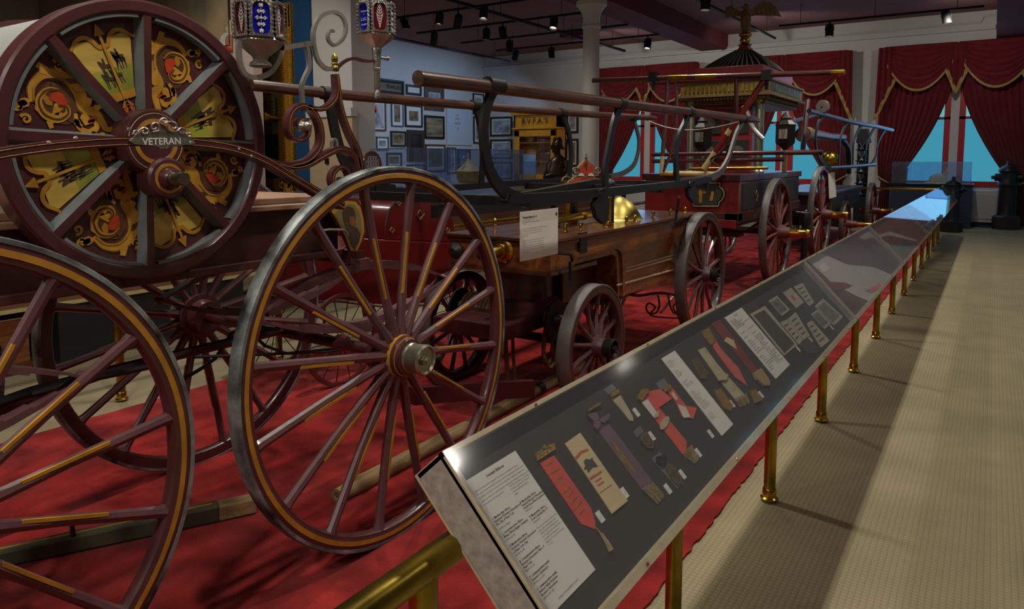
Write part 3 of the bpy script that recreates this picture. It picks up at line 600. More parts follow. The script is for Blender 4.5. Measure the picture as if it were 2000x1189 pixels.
def mirror_wheel(w_, root, cx, cy, newx):
    c = copy_tree(w_, root); o = ORG[root.name]; lx = cx-o.x; ly = cy-o.y
    # rotate pi about the vertical axis through the wheel centre, then shift
    c.rotation_euler = (0, 0, PI); c.location = (lx+(newx-o.x), 2*ly, 0); return c
def angp(u, v, X, c): p = A(u, v, 'X', X); return math.atan2(p.z-c[1], p.y-c[0])
# ================================================================ hose reel carriage
C1 = thing('hose_reel_carriage', 'maroon and gold hose reel carriage with a painted round reel, nearest of the row', 'fire carriage', (-2.7, 1.4, 0), 'antique fire carriages on the red carpet')
a0 = angp(811, 346, -2.03, (2.22, .785))
w2 = wheel(-2.05, 2.22, .785, 16, a0, parent=C1, sp=.028, hubr=.104, hubout=.15)
mirror_wheel(w2, C1, -2.05, 2.22, -3.42)
a1 = angp(348, 816, -2.06, (.59, .72))
w1 = wheel(-2.09, .59, .72, 14, a1, parent=C1, sp=.027, hubr=.10, hubout=.15)
mirror_wheel(w1, C1, -2.09, .59, -3.42)
def ring_y(pts, X): return [Vector((X, y, z)) for y, z in pts]
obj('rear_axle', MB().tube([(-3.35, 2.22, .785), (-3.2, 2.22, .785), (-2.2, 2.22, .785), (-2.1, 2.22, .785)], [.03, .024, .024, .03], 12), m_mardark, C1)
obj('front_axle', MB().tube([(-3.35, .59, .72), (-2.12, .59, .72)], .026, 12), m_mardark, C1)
# elliptic leaf springs
def spring(yc, zc, L, H, X, name='leaf_spring'):
    mb = MB()
    for sgn in (1, -1):
        for j in range(5):
            f = 1-.14*j
            pts = []
            for i in range(17):
                t = -1+2*i/16; tt = t*f; pts.append((X, yc+tt*L/2, zc+sgn*(H/2*(1-tt*tt)-j*.008)))
            mb.tube(pts, None, flat=(.05, .0075), fd=(0, 0, 1), m=0)
    mb.ball((X, yc-L/2, zc), .02, 10, sc=(1.6, 1, 1)); mb.ball((X, yc+L/2, zc), .02, 10, sc=(1.6, 1, 1))
    mb.box((X-.03, yc-.035, zc-H/2-.02), (X+.03, yc+.035, zc-H/2+.03)); mb.box((X-.03, yc-.035, zc+H/2-.03), (X+.03, yc+.035, zc+H/2+.02))
    return obj(name, mb, m_marpink, C1)
spring(2.38, .975, 1.18, .30, -2.40); spring(2.38, .975, 1.18, .30, -3.05); spring(.58, .90, 1.14, .28, -2.42); spring(.58, .90, 1.14, .28, -3.05)
# reel
RC = Vector((-2.43, 1.39, 1.657)); RR = .468
def RP(a, r, x=0.0): return Vector((RC.x+x, RC.y+math.cos(a)*r, RC.z+math.sin(a)*r))
obj('drum', MB().lathe([(RR-.02, -.62), (RR-.02, -.03)], RC, (1, 0, 0), 96), m_drum, C1)
obj('drum_band', MB().lathe([(RR-.02, -.10), (RR-.012, -.098), (RR-.012, -.06), (RR-.02, -.058)], RC, (1, 0, 0), 96, closed=True), m_drum, C1)
fl = obj('reel_flange', MB().lathe([(RR, -.03), (RR, .045), (RR-.008, .052), (RR-.038, .052), (RR-.048, .042), (RR-.060, .0), (.02, .0), (.02, -.03)], RC, (1, 0, 0), 120, closed=True), m_maroon, C1)
far = obj('reel_flange', MB().lathe([(RR, -.68), (RR, -.62), (.02, -.62), (.02, -.68)], RC, (1, 0, 0), 64, closed=True), m_maroon, C1)
ribs = [angp(u, v, -2.34, (RC.y, RC.z)) for u, v in ((300, 22), (449, 132))]
ra = sum(x-y for x, y in zip(ribs, (PI/2, PI/4)))/2+PI/2-PI/4*2 if False else ribs[1]
for k in range(8):
    a = ra+PI/4*k; d = Vector((0, math.cos(a), math.sin(a))); tn = Vector((0, -math.sin(a), math.cos(a)))
    p0 = RC+d*.06; p1 = RC+d*(RR-.02); mb = MB()
    w0, w1_ = .011, .014
    q = lambda p, s, x: p+tn*s+Vector((x, 0, 0))
    vs = [q(p0, -w0*1.8, 0), q(p0, -w0, .045), q(p0, w0, .045), q(p0, w0*1.8, 0), q(p1, -w1_*1.8, 0), q(p1, -w1_, .045), q(p1, w1_, .045), q(p1, w1_*1.8, 0)]
    mb.add(vs, [(1, 2, 6, 5)], 0); mb.add(vs, [(0, 1, 5, 4), (2, 3, 7, 6)], 1); mb.add(vs, [(0, 4, 7, 3)], 0)
    obj('rib', mb, [m_maroon, m_greybev], fl, smooth=False)
    # curved grey bevel along the rim between the ribs
    pts = [RP(a+.07+(PI/4-.14)*i/12, RR-.053, .018) for i in range(13)]
    obj('rim_bevel', MB().tube(pts, None, flat=(.010, .050), fd=(1, 0, 0)), m_greybev, fl)
# painted panels: four bows with landscapes, four leaf scrolls
def flat2(mb, poly, a, x, m, th=.002):
    # poly in panel coordinates: (radial, tangential) metres, a = centre angle
    d = Vector((0, math.cos(a), math.sin(a))); tn = Vector((0, -math.sin(a), math.cos(a)))
    mb.prism([RC+d*r+tn*t+Vector((x, 0, 0)) for r, t in poly], (th, 0, 0), m)
def strip2(mb, pts, wds, a, x, m, th=.002):
    n = len(pts); L = []; R_ = []
    for i in range(n):
        p = pts[i]; q0 = pts[max(i-1, 0)]; q1 = pts[min(i+1, n-1)]; dx, dy = q1[0]-q0[0], q1[1]-q0[1]; l = math.hypot(dx, dy) or 1
        wv = wds[i] if isinstance(wds, list) else wds
        L.append((p[0]-dy/l*wv/2, p[1]+dx/l*wv/2)); R_.append((p[0]+dy/l*wv/2, p[1]-dx/l*wv/2))
    d = Vector((0, math.cos(a), math.sin(a))); tn = Vector((0, -math.sin(a), math.cos(a)))
    P = lambda q, xx: RC+d*q[0]+tn*q[1]+Vector((xx, 0, 0))
    vs = []
    for i in range(n): vs += [P(L[i], x+th), P(R_[i], x+th), P(L[i], x), P(R_[i], x)]
    fs = []
    for i in range(n-1): b = 4*i; fs += [(b, b+1, b+5, b+4), (b+1, b+3, b+7, b+5), (b, b+4, b+6, b+2)]
    mb.add(vs, fs, m)
def cr2(pts, k=6): return [(p.x, p.y) for p in smoothpath([(a, b, 0) for a, b in pts], k)]
def taper(n, w0, w1, w2): return [w0+(w1-w0)*min(1, 2*i/(n-1)) if i < n/2 else w1+(w2-w1)*(2*i/(n-1)-1) for i in range(n)]
def bow_panel(a, seed):
    p_ = obj('picture_panel', (lambda mb: (flat2(mb, [(.175, -.045), (.175, .045), (.255, .073), (.255, -.073)], a, .001, 0), flat2(mb, [(.255, -.073), (.255, .073), (.335, .100), (.355, .078), (.352, .040), (.330, .018), (.330, -.018), (.352, -.040), (.355, -.078), (.335, -.100)], a, .001, 1), mb)[2])(MB()), [m_green, m_sky], fl, smooth=False)
    mb = MB(); x = .0035
    half = cr2([(.330, .0), (.328, .016), (.352, .030), (.366, .052), (.362, .078), (.345, .098), (.336, .112), (.346, .120)], 5)
    strip2(mb, half, taper(len(half), .014, .013, .006), a, x, 0); strip2(mb, [(p, -q) for p, q in half], taper(len(half), .014, .013, .006), a, x, 0)
    flat2(mb, [(.150, -.040), (.150, .040), (.176, .046), (.176, -.046)], a, x, 0)
    strip2(mb, [(.085, 0), (.375, 0)], .009, a, x+.002, 0)
    flat2(mb, [(.362, -.018), (.362, .018), (.400, 0)], a, x+.002, 0)
    for i in range(6):
        r = .070+.011*i
        for sg in (-1, 1): strip2(mb, [(r+.026, 0), (r, sg*.018)], .006, a, x+.002, 0 if i % 2 else 1)
    obj('bow_and_arrow', mb, [m_gold, m_orange], fl, smooth=False)
    mb = MB(); rnd = random.Random(seed); x = .003
    for i in range(5):
        r, t_ = .235+rnd.uniform(-.03, .05), rnd.uniform(-.035, .035)
        body = [(r, t_-.018), (r+.012, t_-.020), (r+.016, t_), (r+.028, t_+.012), (r+.030, t_+.020), (r+.016, t_+.018), (r+.004, t_+.014)]
        flat2(mb, body, a, x, 0, .0008)
        for j in (-.014, -.006, .006, .012): strip2(mb, [(r+.004, t_+j), (r-.022, t_+j+rnd.uniform(-.006, .006))], [.004, .0022], a, x, 0, .0008)
        flat2(mb, [(r+.016, t_-.004), (r+.034, t_-.003), (r+.036, t_+.003), (r+.016, t_+.004)], a, x, 0, .0008)
    obj('painted_figures', mb, m_horse, fl, smooth=False)
def spiral(cx, cy, r0, r1, t0, turns, n=20, k=1):
    return [(cx+(r0+(r1-r0)*i/n)*math.cos(t0+k*turns*2*PI*i/n), cy+(r0+(r1-r0)*i/n)*math.sin(t0+k*turns*2*PI*i/n)) for i in range(n+1)]
def scroll_panel(a, seed):
    rnd = random.Random(seed); sg = 1 if seed % 2 else -1
    def S(L): return [(p, q*sg) for p, q in L]
    mb = MB(); x = .001
    # big C scroll, leaves along it, small curls towards the hub
    main = S(cr2([(.355, .035), (.372, -.010), (.355, -.060), (.300, -.082), (.245, -.060), (.215, -.020), (.170, -.018), (.125, .012), (.108, .000)], 5))
    strip2(mb, main, taper(len(main), .020, .056, .016), a, x-.0006, 2); strip2(mb, main, taper(len(main), .012, .040, .010), a, x, 0)
    hi_ = S(cr2([(.352, .028), (.364, -.010), (.347, -.052), (.300, -.070), (.252, -.052)], 5)); strip2(mb, hi_, .006, a, x+.002, 1)
    blob = S(cr2([(.335, -.045), (.350, .010), (.325, .060), (.270, .062), (.225, .040), (.235, -.020), (.275, -.055), (.335, -.045)], 4)[:-1]); flat2(mb, blob, a, x-.0008, 2)
    sec = S(cr2([(.300, -.035), (.330, -.020), (.340, .020), (.312, .052), (.270, .050), (.250, .022), (.262, .002), (.285, .010)], 5))
    strip2(mb, sec, taper(len(sec), .008, .026, .006), a, x+.0015, 0); strip2(mb, sec, [.005]*len(sec), a, x+.0035, 2)
    th_ = S(cr2([(.230, .010), (.205, .045), (.170, .045), (.155, .020), (.172, .006), (.186, .018)], 5)); strip2(mb, th_, taper(len(th_), .010, .020, .005), a, x+.001, 0)
    flat2(mb, S(cr2([(.262, -.012), (.290, -.030), (.312, -.020), (.315, .004), (.290, .004), (.268, .012), (.262, -.012)], 4)[:-1]), a, x+.003, 3, .001)
    def leaf(r, t_, ang, L, w_, m):
        c_, s_ = math.cos(ang), math.sin(ang)
        P = [(0, 0), (L*.3, w_*.5), (L*.6, w_*.42), (L*.78, w_*.62), (L, w_*.1), (L*.75, -w_*.15), (L*.45, -w_*.45), (L*.2, -w_*.35)]
        flat2(mb, S([(r+p*c_-q*s_, t_+p*s_+q*c_) for p, q in P]), a, x+.002, m, .001)
    for r, t_, an, L, w_, m in ((.360, .030, .9, .050, .030, 0), (.362, .045, .2, .030, .020, 3), (.345, -.060, -.7, .045, .032, 0), (.325, -.085, -1.5, .035, .024, 0), (.250, -.060, -2.2, .040, .028, 0), (.215, -.020, -2.0, .040, .024, 0), (.340, .030, 2.2, .040, .026, 0), (.290, .055, 1.8, .035, .022, 0),
        (.225, .025, 2.4, .035, .022, 1), (.190, -.030, -2.6, .036, .020, 0), (.165, .040, 2.7, .030, .018, 0), (.135, .010, 2.9, .030, .016, 1), (.300, -.070, -2.8, .050, .018, 2), (.330, -.045, 2.6, .050, .014, 2), (.275, -.005, 1.2, .05, .03, 0), (.30, .02, -.6, .045, .026, 1), (.250, .030, .4, .05, .026, 0), (.205, -.005, 1.9, .04, .03, 0), (.185, .02, -2.2, .035, .02, 3), (.245, .040, -2.9, .040, .012, 2)):
        leaf(r, t_, an, L, w_, m)
    for r0_, t0_, k_ in ((.385, .062, 1), (.330, -.108, -1), (.130, .038, 1), (.350, .090, -1)):
        sp_ = S(spiral(r0_, t0_, .016, .003, 0, 1.2, 14, k_)); strip2(mb, sp_, taper(len(sp_), .010, .007, .004), a, x+.001, 0)
    obj('leaf_scroll', mb, [m_ochre, m_gold, m_brown, m_orange], fl, smooth=False)
am = ra+PI/8
for k in range(8):
    a = am+k*PI/4
    (scroll_panel if k % 2 == 0 else bow_panel)(a, k//2*3+k)
# hub boss, second boss with crank
hb = obj('hub_boss', MB().lathe([(.110, .0), (.110, .075), (.104, .085), (.078, .088), (.076, .090), (.062, .090), (.060, .088), (.01, .088)], RC, (1, 0, 0), 48, m=[0, 0, 0, 0, 1, 0, 0]), [m_maroon, m_gold], C1)
obj('pinstripe', MB().tube([RP(2*PI*i/40, .094, .087) for i in range(40)], .0012, 5, closed=True), m_cream, hb)
cb = A(322, 348, 'X', RC.x+.09)
cb_ = obj('crank_boss', MB().lathe([(.070, -.05), (.070, .015), (.062, .024), (.052, .025), (.05, .027), (.040, .027), (.038, .025), (.034, .05), (.026, .058)], cb, (1, 0, 0), 36, m=[0, 0, 0, 0, 1, 0, 0, 0]), [m_maroon, m_gold], C1)
obj('crank_pin', MB().lathe([(.026, .05), (.022, .06), (.018, .075), (.018, .08), (.023, .085), (.023, .11), (.02, .114)], cb, (1, 0, 0), 24), m_nickel, cb_)
# arched side beam over the hub, nameplate
XB = -2.20
beam = pxpath([(-90, 316), (0, 300), (60, 291), (130, 283), (220, 277), (300, 276), (380, 279), (450, 290), (510, 312), (570, 348), (620, 378), (665, 402)], 'X', XB, 5)
ba = obj('arched_beam', MB().tube(beam, None, flat=(.030, .046), fd=(1, 0, 0)), m_maroon, C1)
for off in (-.009, .009):
    obj('pinstripe', MB().tube([p+Vector((.024, 0, off)) for p in beam], .0011, 5), m_gold, ba)
for u, v in ((95, 279), (148, 270), (466, 291), (490, 305)): obj('bolt', MB().ball(A(u, v, 'X', XB+.02), .007, 8), m_iron, ba)
X0 = XB+.026
def pxpoly(L, X, o=(240, 180), sc=4.954): return [A(o[0]+u/sc, o[1]+v/sc, 'X', X) for u, v in L]
npl = obj('nameplate', MB().prism(pxpoly([(50, 468), (90, 440), (95, 432), (650, 432), (665, 455), (692, 490), (650, 512), (600, 505), (560, 520), (440, 520), (425, 545), (350, 548), (325, 520), (210, 512), (120, 505), (80, 495)], X0), (.006, 0, 0)), m_silver, C1, smooth=False)
obj('crest_plate', MB().prism(pxpoly([(100, 432), (140, 400), (230, 395), (300, 375), (360, 350), (430, 372), (520, 400), (600, 405), (645, 432)], X0), (.004, 0, 0)), m_silver, npl, smooth=False)
mb = MB()
for L in ([(120, 415), (150, 375), (200, 345), (245, 365), (235, 395), (205, 400), (185, 385), (200, 372)], [(290, 385), (345, 370), (350, 320), (315, 295), (280, 315), (280, 350), (310, 358), (325, 338)], [(345, 300), (365, 265), (400, 252), (425, 270), (400, 285), (380, 278)],
          [(400, 300), (440, 285), (490, 290), (520, 320), (505, 350), (475, 345), (470, 325)], [(430, 310), (430, 345), (460, 380), (520, 380), (560, 350), (600, 360), (605, 395), (575, 400), (560, 380)], [(605, 400), (640, 395), (655, 415), (635, 432)], [(100, 410), (110, 380), (135, 375), (145, 395)]):
    mb.tube(pxpath(L, 'X', X0+.008, 4, (240, 180), 4.954), .0032, 6)
obj('scrollwork', mb, m_silver, npl)
for u, v in ((92, 465), (662, 490), (62, 362), (580, 380)): obj('screw', MB().ball(pxpoly([(u, v)], X0+.006)[0], .007, 8, sc=(.6, 1, 1)), m_silver, npl)
pc = pxpoly([(178, 510)], X0)[0]; pd = pxpoly([(600, 500)], X0)[0]; eh = (pd-pc); hgt = (pxpoly([(178, 435)], X0)[0]-pc).length
put_text('lettering', [('VETERAN', 0, 0, hgt*1.25)], pc+Vector((.007, 0, 0)), eh, Vector((0, 0, 1)), m_etch, npl, bold=.02, spacing=1.02)
# gooseneck scrolls in the plane of the beam
q5 = dict(o=(460, 180), sc=5.403)
def scr(name, L, w_, mt, X=XB, par=None, rs=None, th=.03, stripe=True, o=q5['o'], sc=q5['sc'], k=6):
    P = pxpath(L, 'X', X, k, o, sc); n = len(P)
    r_ = [1.0]*n if rs is None else [rs[0]+(rs[1]-rs[0])*i/(n-1) for i in range(n)]
    s_ = obj(name, MB().tube(P, r_, flat=(w_, th), fd=(1, 0, 0)), mt, par or C1)
    if stripe: obj('pinstripe', MB().tube([p+Vector((th/2+.001, 0, 0)) for p in P], .0010, 5), m_gold, s_)
    return s_
scr('scroll_arm', [(200, 690), (430, 755), (600, 795), (750, 765), (870, 700), (1000, 628), (1100, 600), (1200, 640), (1265, 730), (1300, 880), (1320, 1010)], .026, m_maroon, rs=(.8, 1.2))
scr('scroll_arm', [(560, 775), (720, 740), (830, 650), (885, 540), (885, 400), (850, 280), (780, 180), (690, 145), (600, 185), (548, 290), (552, 410), (610, 495), (690, 500), (750, 445), (752, 345), (700, 285), (650, 310), (645, 365)], .024, m_maroon, rs=(1.15, .55))
scr('scroll_arm', [(745, 160), (860, 180), (950, 160), (1025, 90), (1055, 0), (1050, -120), (1045, -190)], .020, m_maroon, rs=(1.0, .85))
scr('scroll_arm', [(1050, -190), (1075, 0), (1090, 120), (1130, 280), (1195, 450), (1270, 600), (1300, 720), (1310, 880)], .020, m_maroon, rs=(.8, 1.3))
scr('scroll_arm', [(1050, 1040), (1010, 950), (1015, 860), (1080, 795), (1155, 815), (1180, 890), (1140, 950), (1100, 935), (1105, 900)], .018, m_maroon, rs=(1.2, .6))
scr('hook', [(930, 640), (985, 640), (1010, 590), (1020, 510), (1055, 500), (1070, 570)], .010, m_iron, stripe=False, th=.012)
obj('scroll_boss', MB().lathe([(.020, 0), (.024, .014), (.014, .03), (.018, .04), (.012, .05), (.004, .054)], pxpath([(690, 360), (691, 360)], 'X', XB, 1, **q5)[0], (1, 0, 0), 20), m_silver, C1)
fin = A(654, 134, 'X', XB)
obj('finial', MB().lathe([(.016, -.01), (.018, 0), (.012, .006), (.010, .014), (.015, .018), (.010, .024), (.013, .032), (.012, .045), (.004, .060), (.001, .064)], fin, (0, 0, 1), 20), m_brasst, C1)
q3 = dict(o=(420, 0), sc=5.947)
lamp_arm = scr('lamp_bracket', [(1380, 800), (1280, 790), (1190, 690), (1145, 520), (1145, 350), (1200, 220), (1290, 155), (1400, 145), (1485, 205), (1520, 330), (1480, 455), (1390, 525), (1325, 480), (1310, 410), (1340, 355), (1380, 365)], .016, m_iron, rs=(1.1, .6), th=.014, stripe=False, **q3)
scr('cross_bar', [(1140, 500), (940, 530), (745, 560)], .018, m_iron, par=lamp_arm, th=.012, stripe=False, **q3)
scr('lamp_yoke', [(720, 30), (695, 130), (705, 250), (750, 420), (770, 560), (735, 700), (660, 820), (550, 888), (430, 900), (340, 850), (290, 730), (275, 560), (280, 470)], .018, m_iron, par=lamp_arm, th=.012, stripe=False, **q3)
scr('strut', [(1050, 480), (1080, 640), (1090, 780), (1040, 900), (1005, 1000), (1010, 1130), (1030, 1290)], .015, m_iron, par=lamp_arm, th=.015, stripe=False, **q3)
scr('lamp_arm', [(1410, 800), (1470, 740), (1540, 695), (1620, 680), (1700, 700), (1790, 712), (1850, 705)], .012, m_maroon, par=lamp_arm, th=.012, stripe=False, **q3)
# lamps
def lamp(c, R_, H_, rot, kind):
    l_ = obj('lamp', MB().lathe([(R_*.42, -H_*.62), (R_*.50, -H_*.60), (R_*.46, -H_*.55), (R_*.30, -H_*.50), (R_*.36, -H_*.44), (R_*.95, -H_*.24), (R_*1.06, -H_*.18), (R_*.98, -H_*.12)] if kind == 0 else [(R_*.26, -H_*.52), (R_*.30, -H_*.40), (R_*.95, -H_*.22), (R_*1.08, -H_*.16), (R_*1.0, -H_*.1)], c, (0, 0, 1), 6), m_silver if kind else m_iron, C1)
    obj('lamp_core', MB().lathe([(R_*.9, -H_*.14), (R_*.9, H_*.5)], c, (0, 0, 1), 6), m_silver, l_)
    for k in range(6):
        a = rot+2*PI*k/6; d = Vector((math.cos(a), math.sin(a), 0)); tn = Vector((-math.sin(a), math.cos(a), 0)); hw = R_*math.tan(PI/6)*.86; z0, z1 = -H_*.14, H_*.5; rr = R_*.92
        P = lambda s, z, x=0: c+d*(rr+x)+tn*s+Vector((0, 0, z))
        rp = []
        for i in range(24):
            th = 2*PI*i/24; sx_ = math.copysign(abs(math.cos(th))**.6, math.cos(th)); sz_ = math.copysign(abs(math.sin(th))**.5, math.sin(th)); rp.append((hw*.74*sx_, (z0+z1)/2+(z1-z0)*.44*sz_))
        ou = []
        for s_, z_ in rp:
            th = math.atan2((z_-(z0+z1)/2)/((z1-z0)/2), s_/hw); m_x = max(abs(math.cos(th)), abs(math.sin(th))); ou.append((hw*math.cos(th)/m_x, (z0+z1)/2+(z1-z0)/2*math.sin(th)/m_x))
        mb = MB(); vs = [P(*p) for p in rp]+[P(*p) for p in ou]+[P(p[0], p[1], .005) for p in rp]; n = 24
        mb.add([P(p[0], p[1], .005) for p in rp]+[P(p[0], p[1], .003) for p in ou]+[P(p[0], p[1], -.004) for p in rp], [(i, (i+1) % n, n+(i+1) % n, n+i) for i in range(n)]+[(i, (i+1) % n, 2*n+(i+1) % n, 2*n+i) for i in range(n)])
        obj('lamp_frame', mb, m_silver, l_)
        mb = MB(); rnd = random.Random(k)
        for sgn in (-1, 1):
            for i in range(9): mb.ball(P(sgn*hw*(.90+.10*rnd.random()), z0+(z1-z0)*(i+.3)/9, .004), .0048, 6)
        for i in range(5):
            mb.ball(P(hw*(-.6+.3*i), z1*.98, .004), .005, 6); mb.ball(P(hw*(-.6+.3*i), z0+.006, .004), .005, 6)
        obj('ornament', mb, m_silver, l_)
        gm = m_blueglass if (k % 2 == kind) else m_rubyglass
        obj('glass_panel', MB().prism([P(s*1.02, z, -.004) for s, z in rp], d*-.002), gm, l_, smooth=False)
        mb = MB(); zc_ = (z0+z1)/2; H2 = (z1-z0)*.36
        mb.bar(P(0, zc_-H2, -.002), P(0, zc_+H2, -.002), .0016, .0012)
        for j in range(-4, 5):
            zz = zc_+H2*j/4.2; L_ = hw*.42*(1-abs(j)/5.5)
            if gm is m_rubyglass:
                for sg in (-1, 1): mb.prism([P(0, zz, -.0015), P(sg*L_*.5, zz+.008, -.0015), P(sg*L_, zz+.016, -.0015), P(sg*L_*.7, zz+.004, -.0015)], d*.0008)
            elif j % 2 == 0:
                for sg in (-1, 1):
                    for q_ in ((.30, 0), (.62, .004), (.62, -.004), (.85, 0)): mb.ball(P(sg*L_*q_[0]*1.2, zz+q_[1], -.001), .0036, 6, sc=(1, 1, 1))
                mb.ball(P(0, zz, -.001), .005, 6)
        if kind == 1 and k == LAMPFACE:
            ct = P(0, zc_, -.001); ex = tn
            put_text('lettering', [('VETERAN', 0, .020, .0085), ('o', 0, .010, .008), ('L.I.C.', 0, -.014, .017), ('TRAMP', 0, -.034, .010)], ct, ex, (0, 0, 1), m_etch, l_, align='CENTER', bold=.01)
        else: obj('etching', mb, m_etch, l_)
    return l_
LAMPFACE = 5
cl = A(507, 62, 'X', XB); lamp(cl, .080, .20, math.atan2(-cl.y, -cl.x)+.09, 0)
cl2 = A(735, 55, 'X', XB); lamp(cl2, .074, .20, math.atan2(-cl2.y, -cl2.x)+.22, 1)
pp = [A(738, v, 'X', XB).z-cl2.z for v in (190, 184, 176, 174, 138, 134, 132, 112, 104, 98, 92)]
obj('lamp_stem', MB().lathe([(.004, pp[0]-.012), (.015, pp[0]-.004), (.017, pp[1]), (.011, pp[2]), (.013, pp[3]), (.013, pp[4]), (.017, pp[5]), (.014, pp[6]), (.019, pp[7]), (.019, pp[8]), (.022, pp[9]), (.018, pp[10])], cl2, (0, 0, 1), 20).lathe([(.006, .0), (.006, .035), (.010, .038), (.010, .05)], cl2+Vector((0, .01, pp[7])), (.2, .98, 0), 12), m_silver, C1)
# body: long box with lid ledge under the reel, painted end panel
XBd = -2.50
yb0 = .72; yb1 = A(660, 430, 'X', XBd).y; zb1 = A(560, 408, 'X', XBd).z; zb0 = A(560, 505, 'X', XBd).z
obj('body_box', MB().box((-3.15, yb0, zb0), (XBd, yb1, zb1)), m_mardark, C1, smooth=False, bevel=.006)
obj('body_ledge', MB().box((-3.2, yb0-.04, zb1), (XBd+.05, yb1+.03, zb1+.022)).box((-3.15, yb0, zb1+.022), (XBd, yb1, zb1+.05)), M('brown_ledge', (150, 116, 92), .5, var=.2), C1, smooth=False, bevel=.004)
obj('body_moulding', MB().box((-3.17, yb0-.02, zb0-.02), (XBd+.02, yb1+.02, zb0+.012)), m_maroon, C1, smooth=False, bevel=.004)
XP = XBd+.06
q7 = dict(o=(500, 360), sc=4.247)
def P7(L, X=XP): return [A(500+u/4.247, 360+v/4.247, 'X', X) for u, v in L]
shape = [(625, 225), (680, 165), (750, 135), (820, 140), (865, 190), (890, 290), (895, 390), (870, 480), (820, 575), (795, 570), (770, 500), (720, 380), (670, 290)]
pnl = obj('painted_end_panel', MB().prism(P7([(p[0]+(p[0]-775)*.16, p[1]+(p[1]-360)*.12) for p in shape]), (-.02, 0, 0)), m_maroon, C1, smooth=False, bevel=.003)
obj('gold_border', MB().prism(P7(shape, XP+.001), (.002, 0, 0)), m_gold, pnl, smooth=False)
obj('picture_ground', MB().prism(P7([(775+(p[0]-775)*.84, 355+(p[1]-355)*.87) for p in shape], XP+.003), (.002, 0, 0)), M('olive_paint', (118, 106, 62), .6, var=.4), pnl, smooth=False)
mb = MB()
mb.prism(P7([(715, 240), (730, 195), (765, 180), (805, 195), (820, 235), (825, 290), (815, 330), (790, 350), (770, 330), (755, 300), (740, 330), (725, 300)], XP+.005), (.002, 0, 0), 0)
mb.prism(P7([(775, 270), (805, 265), (822, 290), (828, 318), (815, 340), (795, 350), (775, 330)], XP+.007), (.002, 0, 0), 1)
mb.prism(P7([(740, 320), (780, 345), (840, 360), (865, 420), (850, 480), (820, 540), (790, 500), (755, 400)], XP+.006), (.002, 0, 0), 0)
obj('painted_figure', mb, [m_horse, M('skin_paint', (120, 72, 48), .6)], pnl, smooth=False)
for (u0, v0, u1, v1) in ((540, 385, 750, 385),):
    obj('grab_rail', MB().tube(P7([(535, 420), (540, 385), (610, 375), (730, 378), (752, 400), (760, 430)], XP+.02), .006, 8), m_iron, C1)
# running gear: bolsters, perch, fifth wheel, braces
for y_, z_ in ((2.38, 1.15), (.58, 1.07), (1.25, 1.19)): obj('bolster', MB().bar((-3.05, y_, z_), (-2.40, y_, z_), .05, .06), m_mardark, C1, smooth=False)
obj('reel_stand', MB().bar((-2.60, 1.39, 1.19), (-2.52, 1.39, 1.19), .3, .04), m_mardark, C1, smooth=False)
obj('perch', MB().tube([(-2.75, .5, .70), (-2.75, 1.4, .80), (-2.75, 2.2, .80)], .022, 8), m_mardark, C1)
obj('fifth_wheel', MB().tube([(-2.75+.2*math.cos(2*PI*i/28), .55+.2*math.sin(2*PI*i/28), .82) for i in range(28)], None, flat=(.03, .012), fd=(0, 0, 1), closed=True), m_mardark, C1)
for L, X in (([(200, 2000, ), ], 0),) if False else ():
    pass
obj('brace_rods', MB().tube(pxpath([(350, 745), (420, 700), (470, 640), (560, 690), (760, 670)], 'X', -2.75, 3), .008, 6).tube([A(380, 697, 'X', -2.6), A(560, 690, 'X', -2.6), A(700, 676, 'X', -2.6)], .007, 6).tube([A(60, 770, 'X', -2.5), A(175, 740, 'X', -2.5), A(330, 708, 'X', -2.7)], .012, 6).tube([A(-40, 800, 'X', -2.6), A(60, 765, 'X', -2.6), A(170, 735, 'X', -2.6)], .018, 8).ball(A(197, 714, 'X', -2.6), .022, 10), m_black, C1)
obj('step', MB().prism([(-2.42, 2.55, .62), (-2.42, 2.75, .62), (-2.22, 2.75, .62), (-2.22, 2.55, .62)], (0, 0, .012)).tube([(-2.42, 2.6, .62), (-2.45, 2.5, .9)], .008, 6).tube([A(826, 725, 'X', -2.3), A(850, 750, 'X', -2.3), A(890, 752, 'X', -2.3)], .008, 6), m_black, C1)
# poles lying on the carpet
p0, p1 = A(498, 982, 'Z', .05), A(120, 1062, 'Z', .05); p1 = p0+(p1-p0)*1.5
mb = MB(); mb.bar(p0, p0+(p1-p0)*.14, .07, .07, w2=.075); mb.bar(p0+(p1-p0)*.14, p1, .075, .075, w2=.06, h2=.06, m=1)
pl_ = obj('drag_pole', mb, [m_rawwood, M('dark_green_pole', (72, 74, 56), .5, var=.3)], label='dark green drag pole with worn grey wooden end lying on the red carpet', cat='pole', smooth=False, bevel=.008)
obj('gold_line', MB().bar(p0+(p1-p0)*.16+Vector((0, 0, .038)), p1+Vector((0, 0, .031)), .012, .003), m_gold, pl_, smooth=False)
obj('iron_staple', MB().tube([p0+(p1-p0)*.62+Vector((-.03, 0, .035)), p0+(p1-p0)*.62+Vector((-.02, 0, .10)), p0+(p1-p0)*.64+Vector((.02, 0, .10)), p0+(p1-p0)*.64+Vector((.03, 0, .035))], .009, 6), m_black, pl_)
mb = MB(); a_, b_ = A(660, 968, 'Z', .042), A(1098, 735, 'Z', .042); b_ = a_+(b_-a_)*1.15
mb.tube([a_, a_+(b_-a_)*.04, b_], [.034, .042, .040], 14)
lp = obj('draught_pole', mb, m_rawwood, label='long weathered wooden pole lying on the carpet behind the rear wheel', cat='pole')
for f in (.72, .84): obj('iron_band', MB().tube([a_+(b_-a_)*f, a_+(b_-a_)*(f+.03)], .0435, 14), m_black, lp)
